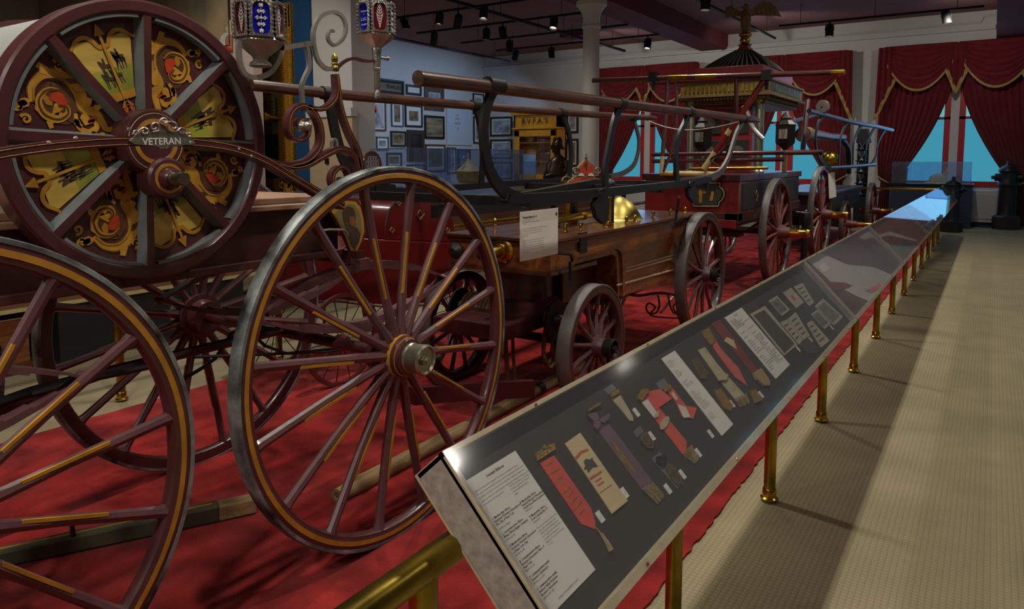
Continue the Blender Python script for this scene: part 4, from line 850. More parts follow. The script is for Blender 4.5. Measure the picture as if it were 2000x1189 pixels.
obj('end_ring', MB().lathe([(.036, -.006), (.036, .004), (.018, .004), (.018, -.006)], a_, (b_-a_), 14, closed=True), m_rawwood, lp)
# ================================================================ small red hose wagon behind
XR2 = -3.85
W2 = thing('red_hose_wagon', 'small bright red hose wagon with curved box, behind the carriage rear wheel', 'fire carriage', (-4.1, 3.6, 0), 'antique fire carriages on the red carpet')
q8 = dict(o=(720, 330), sc=5.556)
def P8(L, X=XR2): return [A(720+u/5.556, 330+v/5.556, 'X', X) for u, v in L]
box = P8([(180, 770), (185, 620), (215, 460), (270, 370), (330, 322), (480, 318), (640, 322), (850, 330), (900, 420), (925, 560), (935, 700), (940, 800)])
bx = obj('barrel_top_box', MB().prism(box, (-.55, 0, 0)), m_red2, W2, bevel=.01)
obj('top_rim', MB().tube(P8([(180, 620), (215, 460), (270, 365), (330, 312), (480, 308), (640, 310), (855, 318)]), .008, 6), m_blackm, bx)
def ornament(c, s, X, par):
    mb = MB()
    for sg in (-1, 1):
        mb.tube([Vector((X, c.y+sg*s*(.2+.5*t_)*math.cos(t_*5), c.z+s*.5*math.sin(t_*5))) for t_ in [i/12 for i in range(13)]], .0035, 5)
        mb.tube([Vector((X, c.y+sg*s*.3, c.z-s*.6)), Vector((X, c.y+sg*s*.5, c.z-s*.3)), Vector((X, c.y+sg*s*.9, c.z))], .003, 5)
    mb.ball((X, c.y, c.z-s*.7), s*.16, 8); mb.ball((X, c.y, c.z+s*.5), s*.12, 8)
    obj('gold_ornament', mb, m_golddk, par)
for u, v, s in ((555, 490, .06), (250, 660, .035), (855, 660, .035), (320, 370, .03)): ornament(P8([(u, v)])[0], s, XR2+.004, bx)
obj('hull', MB().prism([A(u, v, 'X', XR2) for u, v in ((700, 465), (790, 470), (905, 475), (905, 560), (850, 590), (760, 596), (660, 584), (594, 588), (592, 545), (600, 500), (640, 500))], (-.5, 0, 0)), m_red2, W2, bevel=.008)
obj('hull_trim', MB().tube([A(u, v, 'X', XR2+.008) for u, v in ((594, 590), (660, 588), (760, 600), (850, 594), (905, 562))], .010, 6).tube(pxpath([(662, 520), (690, 507), (720, 507)], 'X', XR2+.01, 4), .012, 6, m=1), [m_maroon, m_gold], W2)
def arcwheel(cy, r, X, par):
    w_ = obj('wheel', MB().lathe([(r-.028, -.012), (r-.028, .012), (r, .012), (r, -.012)], (X, cy, r), (1, 0, 0), 48, closed=True), m_maroon, par)
    for k in range(14):
        a = 2*PI*k/14; obj('spoke', MB().tube([(X, cy+math.cos(a)*.02, r+math.sin(a)*.02), (X, cy+math.cos(a)*(r-.02), r+math.sin(a)*(r-.02))], .004, 5), m_black, w_)
    obj('hub', MB().lathe([(.03, -.05), (.04, 0), (.03, .05)], (X, cy, r), (1, 0, 0), 14), m_maroon, w_)
    return w_
wa = arcwheel(A(668, 640, 'X', XR2+.08).y, .33, XR2+.08, W2); wb = copy_tree(wa, W2); wb.location = (-.72, 0, 0)
wc_ = copy_tree(wa, W2); wc_.location = (0, 1.25, 0); wd_ = copy_tree(wa, W2); wd_.location = (-.72, 1.25, 0)
obj('axle', MB().tube([(XR2+.08, A(668, 640, 'X', XR2+.08).y+dy, .33) for dy in (0,)]+[(XR2-.64, A(668, 640, 'X', XR2+.08).y, .33)], .014, 8), m_black, W2)
obj('step_rails', MB().bar((XR2-.1, 3.2, .70), (XR2-.1, 4.6, .70), .03, .04).bar((XR2-.45, 3.2, .70), (XR2-.45, 4.6, .70), .03, .04).tube([(XR2-.1, A(668, 640, 'X', XR2+.08).y, .33), (XR2-.1, A(668, 640, 'X', XR2+.08).y, .95)], .012, 6), m_mardark, W2)
# ================================================================ wooden hand pumper with long brake poles
XN, XF, YF, YB, ZT = -2.25, -3.03, 3.84, 6.57, 1.105
C2 = thing('hand_pumper', 'polished wood hand pumper with black iron levers and brass dome, second in the row', 'fire engine', (-2.64, 5.2, 0), 'antique fire carriages on the red carpet')
def PX(L, X): return [A(u, v, 'X', X) for u, v in L]
prof = PX([(1074, 470), (1366, 419), (1366, 500), (1342, 548), (1207, 579), (1204, 503), (1196, 497), (1122, 517), (1120, 529), (1074, 538)], XN)
prof[0].y = prof[-1].y = YF; prof[0].z = prof[1].z = ZT-.02
bd = obj('body', MB().prism(prof, (XF-XN, 0, 0)), m_wood, C2, smooth=False, bevel=.004)
obj('deck', MB().box((XF-.03, YF-.03, ZT-.022), (XN+.03, YB+.03, ZT)), m_wooddk, C2, smooth=False, bevel=.005)
obj('deck_moulding', MB().box((XF-.015, YF-.015, ZT-.05), (XN+.015, YB+.015, ZT-.024)), m_wooddk, C2, smooth=False, bevel=.006)
obj('front_skirt', MB().box((XF-.01, YF-.012, .875), (XN+.012, YF+.62, .905)), m_wooddk, C2, smooth=False, bevel=.004)
obj('arch_moulding', MB().tube(pxpath([(1120, 500), (1160, 489), (1196, 481), (1209, 485), (1215, 500), (1217, 540), (1217, 578)], 'X', XN+.008, 4), None, flat=(.035, .016), fd=(1, 0, 0)), m_wood, C2)
for a, b in (((1221, 524), (1333, 493)), ((1221, 530), (1333, 499)), ((1205, 557), (1342, 519))):
    obj('stripe_moulding', MB().bar(A(*a, 'X', XN+.004), A(*b, 'X', XN+.004), .010, .010), m_casewood, C2, smooth=False)
for L in ([(1135+30*i, 505-6*i) for i in range(3)], [(1222, 512), (1222, 535), (1222, 565)], [(1240+26*i, 542-6.2*i) for i in range(4)], [(1235+28*i, 564-6.6*i) for i in range(4)]):
    for u, v in L: obj('rivet', MB().ball(A(u, v, 'X', XN+.003), .007, 8, sc=(.5, 1, 1)), m_brass, C2)
for u, v in ((1105, 453), (1135, 449), (1182, 444), (1224, 436), (1240, 433), (1276, 425), (1309, 420), (1338, 415), (967, 440)):
    p = A(u, v, 'Z', ZT); obj('brass_knob', MB().lathe([(.016, 0), (.018, .004), (.013, .008), (.013, .030), (.017, .034), (.016, .045), (.008, .054)], p, n=14), m_brass, C2)
pb = A(1187, 440, 'Z', ZT)
obj('brass_column', MB().lathe([(.040, 0), (.042, .012), (.028, .02), (.026, .03), (.024, .032), (.024, .205), (.030, .21), (.026, .222), (.030, .235), (.031, .25), (.018, .262), (.012, .275)], pb, n=28), m_brass, C2)
pb2 = A(1108, 432, 'Z', ZT); obj('brass_column', MB().lathe([(.034, 0), (.034, .01), (.024, .02), (.022, .2), (.028, .21), (.02, .24)], (pb2.x, pb2.y, ZT), n=24), m_brass, C2)
dm = A(1205, 428, 'Z', ZT)
obj('air_dome', MB().lathe([(.205, 0), (.19, .006), (.182, .012), (.165, .045), (.135, .095), (.095, .14), (.05, .17), (.015, .183), (.001, .185)], (dm.x, dm.y+.05, ZT), n=56), m_dome, C2)
obj('delivery_pipe', MB().tube([A(1082, 432, 'Z', ZT+.045), A(1178, 414, 'Z', ZT+.05)], [.026, .03], 20).lathe([(.035, -.01), (.035, .012)], A(1140, 421, 'Z', ZT+.05), (0, 1, 0), 20), m_brass, C2)
obj('nozzle_bell', MB().lathe([(.02, 0), (.022, .02), (.034, .045), (.040, .05), (.032, .046)], A(1118, 412, 'Z', ZT+.06), (-1, -.3, 0), 20), m_silver, C2)
# suction inlet on the front board
ci = A(982, 489, 'Y', YF-.002)
obj('inlet_flange', MB().lathe([(.078, 0), (.084, .01), (.070, .026), (.058, .028), (.052, .05), (.04, .054)], ci, (0, -1, 0), 36), m_brass, C2)
obj('inlet_elbow', MB().tube([ci+Vector((0, -.03, 0)), ci+Vector((-.01, -.10, -.004)), ci+Vector((-.05, -.16, -.01))], [.040, .042, .046], 18, caps=False), m_brass, C2)
obj('inlet_mouth', MB().ball(ci+Vector((-.05, -.155, -.01)), .040, 14), m_blackm, C2)
for u, v in ((884, 488),):
    obj('gate_wheel', MB().lathe([(.05, 0), (.055, .02), (.04, .03), (.02, .05)], A(893, 489, 'Y', YF-.03), (0, -1, 0), 20), m_black, C2)
obj('sliding_clamp', MB().box((XN+.002, A(1128, 480, 'X', XN).y, .98), (XN+.02, A(1142, 480, 'X', XN).y, ZT+.012)), m_black, C2, smooth=False)
obj('drain_valve', MB().tube(PX([(1085, 494), (1115, 497), (1118, 510), (1113, 512), (1114, 548)], XN+.05), .009, 8), m_black, C2)
# lever frames, near and far
XLn, XLf = -2.05, -3.25
def iron(name, L, X, w_, th=.022, rs=None, mt=None, k=6):
    P = pxpath(L, 'X', X, k); n = len(P); r_ = [1.0]*n if rs is None else [rs[0]+(rs[1]-rs[0])*i/(n-1) for i in range(n)]
    return obj(name, MB().tube(P, r_, flat=(w_, th), fd=(1, 0, 0)), mt or m_black, C2)
pn = pxpath([(822, 153), (835, 155), (1000, 175), (1215, 203), (1400, 225), (1480, 235)], 'X', XLn, 6)
obj('brake_pole', MB().tube(pn, [.028]+[.033]*(len(pn)-2)+[.026], 18), m_pole, C2)
pf = pxpath([(497, 167), (510, 168), (700, 188), (930, 207), (1098, 220), (1280, 231)], 'X', XLf, 6)
obj('brake_pole', MB().tube(pf, [.026]+[.031]*(len(pf)-2)+[.024], 16), m_pole, C2)
for i, (u, v) in enumerate(((965, 167), (1212, 202), (1348, 219), (1455, 233))):
    p = A(u, v, 'X', XLn); obj('pole_socket', MB().tube([p+Vector((0, -.06 if i == 0 else -.035, 0)), p+Vector((0, .06 if i == 0 else .035, 0))], .040, 16), m_black, C2)
for u, v in ((640, 182), (928, 206), (1098, 220), (1237, 230)):
    p = A(u, v, 'X', XLf); obj('pole_socket', MB().tube([p+Vector((0, -.045, 0)), p+Vector((0, .045, 0))], .038, 14), m_black, C2)
iron('lever_bracket', [(968, 170), (955, 195), (945, 240), (948, 300), (962, 345), (990, 378), (1030, 394)], XLn, .062, rs=(.8, 1.1))
iron('lever_bracket', [(1214, 203), (1200, 235), (1189, 287), (1182, 330), (1183, 375)], XLn, .055)
iron('lever_bracket', [(1348, 218), (1335, 245), (1325, 270), (1320, 305), (1322, 357)], XLn, .06, rs=(.8, 1.1))
iron('lever_bracket', [(1455, 233), (1440, 256), (1430, 285), (1422, 310), (1404, 338), (1370, 351), (1330, 354)], XLn, .06, rs=(.7, 1.1), mt=m_tyreg)
iron('lever_rail', [(985, 384), (1002, 388), (1100, 382), (1187, 374), (1300, 362), (1385, 350)], XLn, .05, .05)
iron('lever_bracket', [(640, 183), (647, 219), (661, 283), (680, 325), (720, 362), (770, 372)], XLf, .070, rs=(.8, 1.1))
iron('lever_bracket', [(928, 207), (937, 242), (943, 300), (940, 360)], XLf, .05)
iron('lever_bracket', [(1098, 220), (1111, 261), (1115, 305), (1110, 362)], XLf, .055)
iron('lever_bracket', [(1237, 231), (1248, 275), (1240, 318), (1217, 338), (1186, 345)], XLf, .05, mt=m_tyreg)
iron('lever_rail', [(730, 368), (800, 373), (947, 362), (1069, 354), (1190, 346)], XLf, .045, .045)
# walking beam and cross yokes between the frames, on a fulcrum
yb_ = 5.15
for y in (3.25, 5.15, 6.2):
    obj('cross_yoke', MB().bar((XLf, y, 1.375), (XLn, y, 1.375), .06, .05), m_black, C2, smooth=False)
obj('walking_beam', MB().tube([(-2.64, 3.2, 1.30), (-2.64, 4.2, 1.32), (-2.64, 5.15, 1.36), (-2.64, 6.25, 1.34)], [.6, 1, 1.3, .6], flat=(.12, .05), fd=(1, 0, 0)), m_black, C2)
for x in (-2.80, -2.48):
    obj('fulcrum_post', MB().bar((x, 5.15, ZT), (x, 5.15, 1.40), .05, .05).ball((x, 5.15, 1.40), .045, 12), m_black, C2)
for y, h in ((4.55, .2), (5.75, .2)):
    obj('piston_rod', MB().tube([(-2.64, y, ZT), (-2.64, y, ZT+h)], .02, 12).lathe([(.05, 0), (.05, .02), (.03, .03)], (-2.64, y, ZT), n=16), m_black, C2)
obj('lever_cam', MB().prism([A(u, v, 'X', XLn) for u, v in ((1160, 385), (1178, 375), (1182, 395), (1180, 430), (1172, 437), (1158, 425), (1152, 400))], (.03, 0, 0)), m_black, C2, smooth=False)
obj('lever_cam', MB().prism([A(u, v, 'X', XLn) for u, v in ((1337, 368), (1350, 362), (1358, 380), (1358, 398), (1348, 395), (1338, 382))], (.03, 0, 0)), m_black, C2, smooth=False)
for L in ([(1170, 372), (1182, 367), (1178, 378), (1168, 378)], [(1347, 355), (1358, 352), (1352, 362), (1346, 362)]):
    obj('shackle', MB().tube([A(u, v, 'X', XLn+.04) for u, v in L], .006, 6, closed=True), m_black, C2)
obj('latch_rod', MB().tube([A(1327, 385, 'X', XLn+.02), A(1322, 410, 'X', -2.2), A(1318, 437, 'X', -2.2)], .012, 8), m_black, C2)
# name board: red and gold crest on the deck
XC = -2.75
q9 = dict(o=(1020, 240), sc=4.956)
def P9(L, X=XC): return [A(1020+u/4.956, 240+v/4.956, 'X', X) for u, v in L]
arch = [(405, 655), (420, 610), (455, 565), (500, 530), (560, 512), (620, 506), (690, 514), (750, 540), (800, 580), (830, 620), (840, 655), (790, 650), (740, 610), (690, 592), (620, 585), (560, 595), (510, 620), (470, 655)]
cr_ = obj('crest_board', MB().prism(P9(arch), (-.02, 0, 0)), m_golddk, C2, smooth=False, bevel=.003)
obj('crest_field', MB().prism(P9([(622+(p[0]-622)*.94, 585+(p[1]-585)*.80) for p in arch], XC+.001), (.003, 0, 0)), m_orange, cr_, smooth=False)
og = [(540, 505), (545, 470), (540, 440), (560, 410), (590, 385), (610, 360), (620, 340), (630, 360), (650, 385), (680, 405), (700, 430), (695, 470), (705, 505)]
obj('crest_spire', MB().prism(P9(og), (-.02, 0, 0)), m_golddk, cr_, smooth=False); obj('crest_field', MB().prism(P9([(621+(p[0]-621)*.86, 440+(p[1]-440)*.88) for p in og], XC+.001), (.003, 0, 0)), m_orange, cr_, smooth=False)
obj('crest_finial', MB().tube(P9([(620, 345), (620, 300)]), .005, 8).ball(P9([(620, 335)])[0], .012, 8), m_golddk, cr_)
for L in ([(540, 490), (500, 490), (490, 450), (520, 435), (535, 455), (520, 465)], [(700, 490), (745, 485), (755, 450), (725, 435), (710, 455), (725, 465)], [(470, 540), (430, 520), (395, 535), (385, 570), (410, 590), (430, 575), (415, 560)], [(770, 540), (815, 530), (850, 545), (850, 580), (830, 590)]):
    obj('crest_scroll', MB().tube(pxpath(L, 'X', XC, 5, **q9), .007, 7), m_golddk, cr_)
for u in (570, 665): obj('crest_leaf', MB().prism(P9([(u-30, 512), (u-20, 492), (u, 485), (u+22, 495), (u+30, 515)], XC+.003), (.003, 0, 0)), m_etch, cr_, smooth=False)
p4_ = P9([(590, 468)])[0]; put_text('lettering', [('4', 0, 0, .14)], p4_+Vector((.005, 0, 0)), (0, 1, 0), (0, 0, 1), m_brown, cr_, bold=.01)
ac = P9([(622, 760)])[0]; ar = (P9([(622, 580)])[0]-ac).length*1.03
for i, ch in enumerate('PHOENIX'):
    an = math.radians(90+(3-i)*17.5); d = Vector((0, math.cos(an), math.sin(an))); tn = Vector((0, math.sin(an), -math.cos(an)))
    put_text('lettering', [(ch, 0, 0, .075)], ac+d*ar+Vector((.005, 0, 0)), tn, d, m_brown, cr_, align='CENTER', bold=.015)
# wheels
wp = (m_mardark, m_maroon, m_tyreg, m_maroon)
mt_ = (M('purple_brown_paint', (62, 38, 39), .4, var=.25, coat=.2), M('purple_brown_spoke', (88, 62, 62), .4, var=.25, coat=.2), m_tyreg, M('hub_paint', (76, 44, 45), .4, var=.3, coat=.2))
wf = wheel(-2.10, 4.13, .40, 12, .3, wid=.085, felloe=.055, sp=.024, hubr=.075, hubl=.30, mats=mt_, cap='iron', stripe=False, parent=C2, tyre_t=.012, big=False)
mirror_wheel(wf, C2, -2.10, 4.13, -3.18)
wr = wheel(-2.16, 6.40, .56, 12, .15, wid=.085, felloe=.06, sp=.026, hubr=.075, hubl=.30, mats=mt_, cap='iron', stripe=False, parent=C2, tyre_t=.012, big=False)
mirror_wheel(wr, C2, -2.16, 6.40, -3.12)
obj('axle', MB().tube([(-3.15, 4.13, .40), (-2.12, 4.13, .40)], .03, 12), m_black, C2); obj('axle', MB().tube([(-3.1, 6.4, .56), (-2.18, 6.4, .56)], .03, 12), m_black, C2)
obj('turntable', MB().lathe([(.24, .60), (.24, .66), (.20, .68), (.20, .86)], (-2.64, 4.15, 0), n=28), m_mardark, C2)
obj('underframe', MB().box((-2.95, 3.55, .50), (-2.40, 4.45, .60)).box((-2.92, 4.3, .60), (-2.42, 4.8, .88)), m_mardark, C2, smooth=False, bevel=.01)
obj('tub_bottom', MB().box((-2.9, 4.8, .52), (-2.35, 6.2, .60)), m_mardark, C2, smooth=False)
obj('bent_perch', MB().tube([(-2.95, 3.2, .22), (-2.75, 3.15, .22), (-2.5, 3.35, .24), (-2.25, 3.65, .22)], None, flat=(.05, .10), fd=(0, 0, 1)), m_mardark, C2)
# drag rope reels
ro = A(1086, 625, 'X', -2.32)
rl = obj('reel_shaft', MB().tube([(ro.x+.06, ro.y, ro.z), (-3.2, ro.y, ro.z)], .018, 10), m_black, C2)
for x in (ro.x, -3.1): obj('reel_disc', MB().lathe([(.02, -.008), (.135, -.008), (.135, .008), (.05, .01), (.03, .05), (.015, .06)], (x, ro.y, ro.z), (1, 0, 0), 36), m_black, rl)
def helix(x0, x1, y, z, r, n, rr, label, cat='rope', extra=()):
    pts = [Vector((x0+(x1-x0)*i/(n*14), y+math.cos(2*PI*i/14)*r, z+math.sin(2*PI*i/14)*r)) for i in range(n*14+1)]
    mb = MB(); mb.tube(pts, rr, 6)
    for L in extra: mb.tube(smoothpath(L, 8), rr, 6)
    return obj('rope', mb, m_rope, label=label, cat=cat)
y, z = ro.y, ro.z
helix(ro.x-.02, ro.x-.34, y, z, .034, 11, .012, 'brown rope wound on the shaft and looping down beside the black reel disc', extra=[
    [(ro.x-.04, y+.03, z+.04), (ro.x-.05, y-.05, z-.10), (ro.x-.05, y-.06, z-.24), (ro.x-.06, y, z-.30), (ro.x-.06, y+.05, z-.22), (ro.x-.05, y+.04, z-.05), (ro.x-.05, y, z+.05)],
    [(ro.x-.07, y+.03, z+.04), (ro.x-.08, y-.02, z-.12), (ro.x-.07, y-.03, z-.26), (ro.x-.06, y+.04, z-.33), (ro.x-.06, y+.10, z-.24), (ro.x-.07, y+.05, z-.08), (ro.x-.07, y, z+.04)],
    [(ro.x-.32, y, z+.03), (ro.x-.30, y-.06, z-.02), (ro.x-.29, y-.06, z-.3), (ro.x-.28, y-.03, .03)]])
helix(-2.62, -3.02, y-.02, z+.01, .10, 13, .016, 'thick brown rope coiled on the far end of the reel shaft behind the spokes', extra=[[(-2.64, y-.12, z), (-2.62, y-.14, z-.2), (-2.62, y-.1, .05)]])
# card hanging at the corner
t = thing('sign_card', 'white printed card hanging at the front corner of the wooden pumper', 'sign', A(1050, 505, 'X', -2.19))
Xs = -2.19; P = PX([(1016, 414), (1090, 404), (1088, 495), (1012, 512)], Xs)
y0, y1 = P[0].y, P[1].y; z1, z0 = P[0].z, P[3].z
obj('card', MB().box((Xs-.003, y0, z0), (Xs, y1, z1)), m_paper, t, smooth=False)
W_ = y1-y0; H_ = z1-z0
txt = ['Shanghai-style piano-style engine built by James Smith, New York City around', '1839. This piano engine was first ordered by this company, then', 'sold, and was later used by the company for more than 100', 'service apparatus.', '', 'Originally built for volunteer fire company, this engine saw use in 1839', 'in the newly established fire department. It was in 1865, saw active', 'service with Phoenix Engine Company, in 1871 it went with newly', 'who continued moving hand pumpers and participated in parades. The', 'Phoenix Company was held up mainly on engines and fire parades until', 'modern competitions.']
put_text('lettering', [('Phoenix Engine Co. 4', .06*W_, -.14*H_, .062*H_)], (Xs+.0005, y0, z1), (0, 1, 0), (0, 0, 1), m_ink, t, bold=.02)
put_text('small_print', [('Piano style hand engine', .06*W_, -.19*H_, .03*H_), ('Shown here is one of the oldest engines in the collection', .06*W_, -.225*H_, .028*H_), ('Circa 1843', .06*W_, -.26*H_, .028*H_)]+[(a, .06*W_, -(.36+.048*i)*H_, .0295*H_) for i, a in enumerate(txt) if a], (Xs+.0005, y0, z1), (0, 1, 0), (0, 0, 1), m_greyink, t, res=1)
obj('red_mark', MB().lathe([(.010, 0), (.010, .001)], (Xs+.0005, y1-.022, z1-.035), (1, 0, 0), 14), m_redpnt, t)
obj('hanger', MB().tube([(Xs-.01, y0+.12, z1-.01), (Xs-.01, y0+.12, z1+.10)], .006, 6), m_black, t)
# iron jack stand on the carpet
XJ = -2.35
j0 = thing('iron_stand', 'twisted black iron stand on the carpet beside the pumper rear wheel', 'stand', A(1290, 625, 'Z', .012))
obj('handle', MB().tube(pxpath([(1232, 575), (1250, 577), (1290, 572), (1330, 578)], 'X', XJ, 4), .012, 8), m_black, j0)
obj('leg', MB().tube(pxpath([(1285, 577), (1288, 595), (1282, 610), (1268, 612), (1262, 600), (1268, 592), (1280, 600), (1270, 615), (1300, 620), (1330, 621)], 'X', XJ, 5), .008, 7), m_black, j0)
obj('leg', MB().tube(pxpath([(1305, 577), (1310, 600), (1318, 612), (1326, 600), (1322, 592), (1315, 600), (1325, 618)], 'X', XJ, 5), .008, 7), m_black, j0)
obj('hook_bar', MB().tube(pxpath([(1290, 610), (1300, 600), (1310, 585), (1325, 570), (1345, 565)], 'X', XJ-.1, 4), .010, 7), m_iron, j0)
# ================================================================ parade engine with roofed tower and eagle
C4_ = thing('parade_pumper', 'dark red double-deck pumper with ribbed roof and gilt eagle on top', 'fire engine', (-2.9, 9.9, 0), 'antique fire carriages on the red carpet')
BN, BF, BY0, BY1 = -2.42, -3.55, 8.35, 11.5
def bx_(name, a, b, mt, par=None, bev=.008): return obj(name, MB().box(a, b), mt, par or C4_, smooth=False, bevel=bev)
bx_('body', (BF, BY0, .90), (BN, BY1, 1.34), m_redpnt)
bx_('body_skirt', (BF-.02, BY0-.02, .86), (BN+.02, BY1+.02, .98), m_mardark); bx_('top_rail', (BF-.03, BY0-.03, 1.34), (BN+.03, BY1+.03, 1.42), m_mardark)
for y0, y1 in ((8.45, 9.75), (9.9, 11.4)):
    p_ = bx_('side_panel', (BN, y0, 1.0), (BN+.014, y1, 1.31), m_blackm, bev=.006); c = Vector((BN+.016, (y0+y1)/2, 1.16))
    ornament(c, .10, BN+.017, p_); ornament(c+Vector((0, 0, .02)), .06, BN+.018, p_)
bx_('corner_post', (BN-.1, BY0-.012, .86), (BN+.012, BY0+.12, 1.34), m_redpnt)
bx_('gilt_corner', (BN-.14, BY0-.02, .88), (BN+.02, BY0+.16, .98), m_golddk)
# shield panel on the front board
YS = BY0-.03
def PY(L, Y=YS, o=(1340, 280), sc=7.43): return [A(o[0]+u/sc, o[1]+v/sc, 'Y', Y) for u, v in L]
shp = [(95, 590), (130, 575), (490, 575), (490, 640), (520, 655), (550, 700), (550, 760), (520, 820), (480, 850), (470, 910), (110, 910), (110, 780), (90, 700)]
sp_ = obj('shield_panel', MB().prism(PY([(320+(p[0]-320)*1.08, 745+(p[1]-745)*1.10) for p in shp]), (0, .03, 0)), m_blackm, C4_, smooth=False)
obj('gilt_line', MB().tube(PY(shp, YS-.004), .005, 5, closed=True), m_cream, sp_)
obj('picture_ground', MB().prism(PY([(310+(p[0]-310)*.84, 745+(p[1]-745)*.88) for p in shp], YS-.004), (0, .002, 0)), M('olive_dark_paint', (48, 54, 36), .6, var=.5), sp_, smooth=False)
mb = MB()
for q in ([(180, 700), (210, 665), (235, 700), (228, 860), (180, 860), (190, 760)], [(365, 700), (395, 690), (400, 720), (385, 830), (335, 830), (355, 760)], [(240, 720), (290, 725), (285, 700), (245, 690)]): mb.prism(PY(q, YS-.008), (0, .002, 0))
obj('painted_figures', mb, m_gold, sp_, smooth=False)
bx_('front_board', (-3.35, BY0-.04, .80), (BN, BY0, .90), m_redpnt); ornament(Vector((0, 0, 0)), .01, -3, sp_) if False else None
# tower cabinet
TX0, TX1, TY0, TY1 = -3.42, -2.52, 9.6, 11.2
bx_('tower_cabinet', (TX0+.04, TY0, 1.42), (TX1-.10, TY0+.40, 2.32), m_redpnt)
for x0, x1 in ((TX0+.06, -3.02), (-2.96, TX1-.14)):
    for z0, z1 in ((1.55, 1.85), (1.92, 2.22)):
        p_ = bx_('tower_panel', (x0, TY0-.012, z0), (x1, TY0, z1), m_blackm, bev=.004)
        obj('painted_cloud', MB().ball(((x0+x1)/2, TY0-.014, (z0+z1)/2), .09, 12, sc=(1.1, .02, .8)), M('dim_painting', (84, 78, 62), .6, var=.5), p_)
        obj('gilt_line', MB().tube([(x0+.02, TY0-.015, z0+.02), (x1-.02, TY0-.015, z0+.02), (x1-.02, TY0-.015, z1-.02), (x0+.02, TY0-.015, z1-.02)], .003, 4, closed=True), m_golddk, p_)
for x in (TX0, TX1):
    for y in (TY0,): obj('silver_column', MB().lathe([(.075, 0), (.075, .04), (.055, .06), (.052, .90), (.07, .92), (.075, .96)], (x, y-.02, 1.40), n=24), m_nickel, C4_)
# gallery and cornice
gl_ = bx_('cornice', (TX0-.12, TY0-.14, 2.42), (TX1+.14, TY1+.14, 2.60), m_golddk, bev=.01)
for z, e in ((2.60, .16), (2.415, .17)): obj('gilt_moulding', MB().box((TX0-e, TY0-e, z-.012), (TX1+e, TY1+e, z+.012)), m_golddk, gl_, smooth=False)
for k in range(18): obj('fret', MB().box((TX0-.06+k*.058, TY0-.148, 2.46), (TX0-.06+k*.058+.03, TY0-.14, 2.56)), m_brasst, gl_, smooth=False)
for k in range(24): obj('fret', MB().box((TX1+.14, TY0-.08+k*.07, 2.46), (TX1+.148, TY0-.08+k*.07+.04, 2.56)), m_brasst, gl_, smooth=False)
mb = MB()
for k in range(26): mb.ball((TX0-.12+k*.045, TY0-.10, 2.375), .026, 8, sc=(1, .7, 1.2))
for k in range(34): mb.ball((TX1+.10, TY0-.1+k*.052, 2.375), .026, 8, sc=(.7, 1, 1.2))
obj('gilt_drops', mb, m_golddk, C4_)
bx_('under_cornice', (TX0-.08, TY0-.08, 2.30), (TX1+.08, TY1+.08, 2.36), m_golddk, bev=.015)
bx_('gallery', (TX0-.02, TY0-.02, 2.61), (TX1+.02, TY1+.02, 2.80), m_redpnt)
# ribbed roof
ap = Vector((-2.97, 10.4, 3.10)); mb = MB(); hx, hy = (TX1-TX0)/2+.02, (TY1-TY0)/2+.02
def roofpt(a, f):
    m_x = max(abs(math.cos(a)), abs(math.sin(a))); ex, ey = math.cos(a)/m_x**.75, math.sin(a)/m_x**.75
    k = (1-f)**1.0; rr = .12*f+k; return Vector((ap.x+ex*(hx*k+.10*f), ap.y+ey*(hy*k*.62+.10*f+.0)-.25*k*0, 2.80+(ap.z-2.80)*(f**.85)))
for i in range(44):
    a0_, a1_, am_ = 2*PI*i/44, 2*PI*(i+1)/44, 2*PI*(i+.5)/44
    R0 = [roofpt(a0_, f/5) for f in range(6)]; R1 = [roofpt(a1_, f/5) for f in range(6)]; RM = [roofpt(am_, f/5)+Vector((math.cos(am_)*.02, math.sin(am_)*.02, .022))*(1-f/7) for f in range(6)]
    vs = R0+RM+R1; fs = []
    for f in range(5): fs += [(f, f+6, f+7, f+1), (f+6, f+12, f+13, f+7)]
    mb.add(vs, fs)
obj('ribbed_roof', mb, M('grey_green_roof', (46, 47, 38), .7, var=.2), C4_)
obj('roof_collar', MB().lathe([(.12, 3.08), (.11, 3.12), (.08, 3.14), (.085, 3.17), (.10, 3.18)], (ap.x, ap.y, 0), n=8), m_redpnt, C4_)
obj('brass_ball', MB().ball((ap.x, ap.y, 3.235), .07, 20).ball((ap.x, ap.y, 3.31), .09, 20, sc=(1, 1, .5)), m_brass, C4_)
EZ = 3.33; es = .72
def ez(h): return EZ+(h-3.5)*es
eg = obj('eagle', MB().lathe([(.03, ez(3.5)), (.06, ez(3.56)), (.075, ez(3.66)), (.085, ez(3.78)), (.075, ez(3.86)), (.045, ez(3.92)), (.04, ez(3.97)), (.045, ez(4.0)), (.035, ez(4.05)), (.01, ez(4.07))], (ap.x, ap.y, 0), n=16, sx=.85).ball((ap.x-.05, ap.y-.03, ez(4.0)), .018, 8, sc=(2, .7, .8)), m_golddk, C4_)
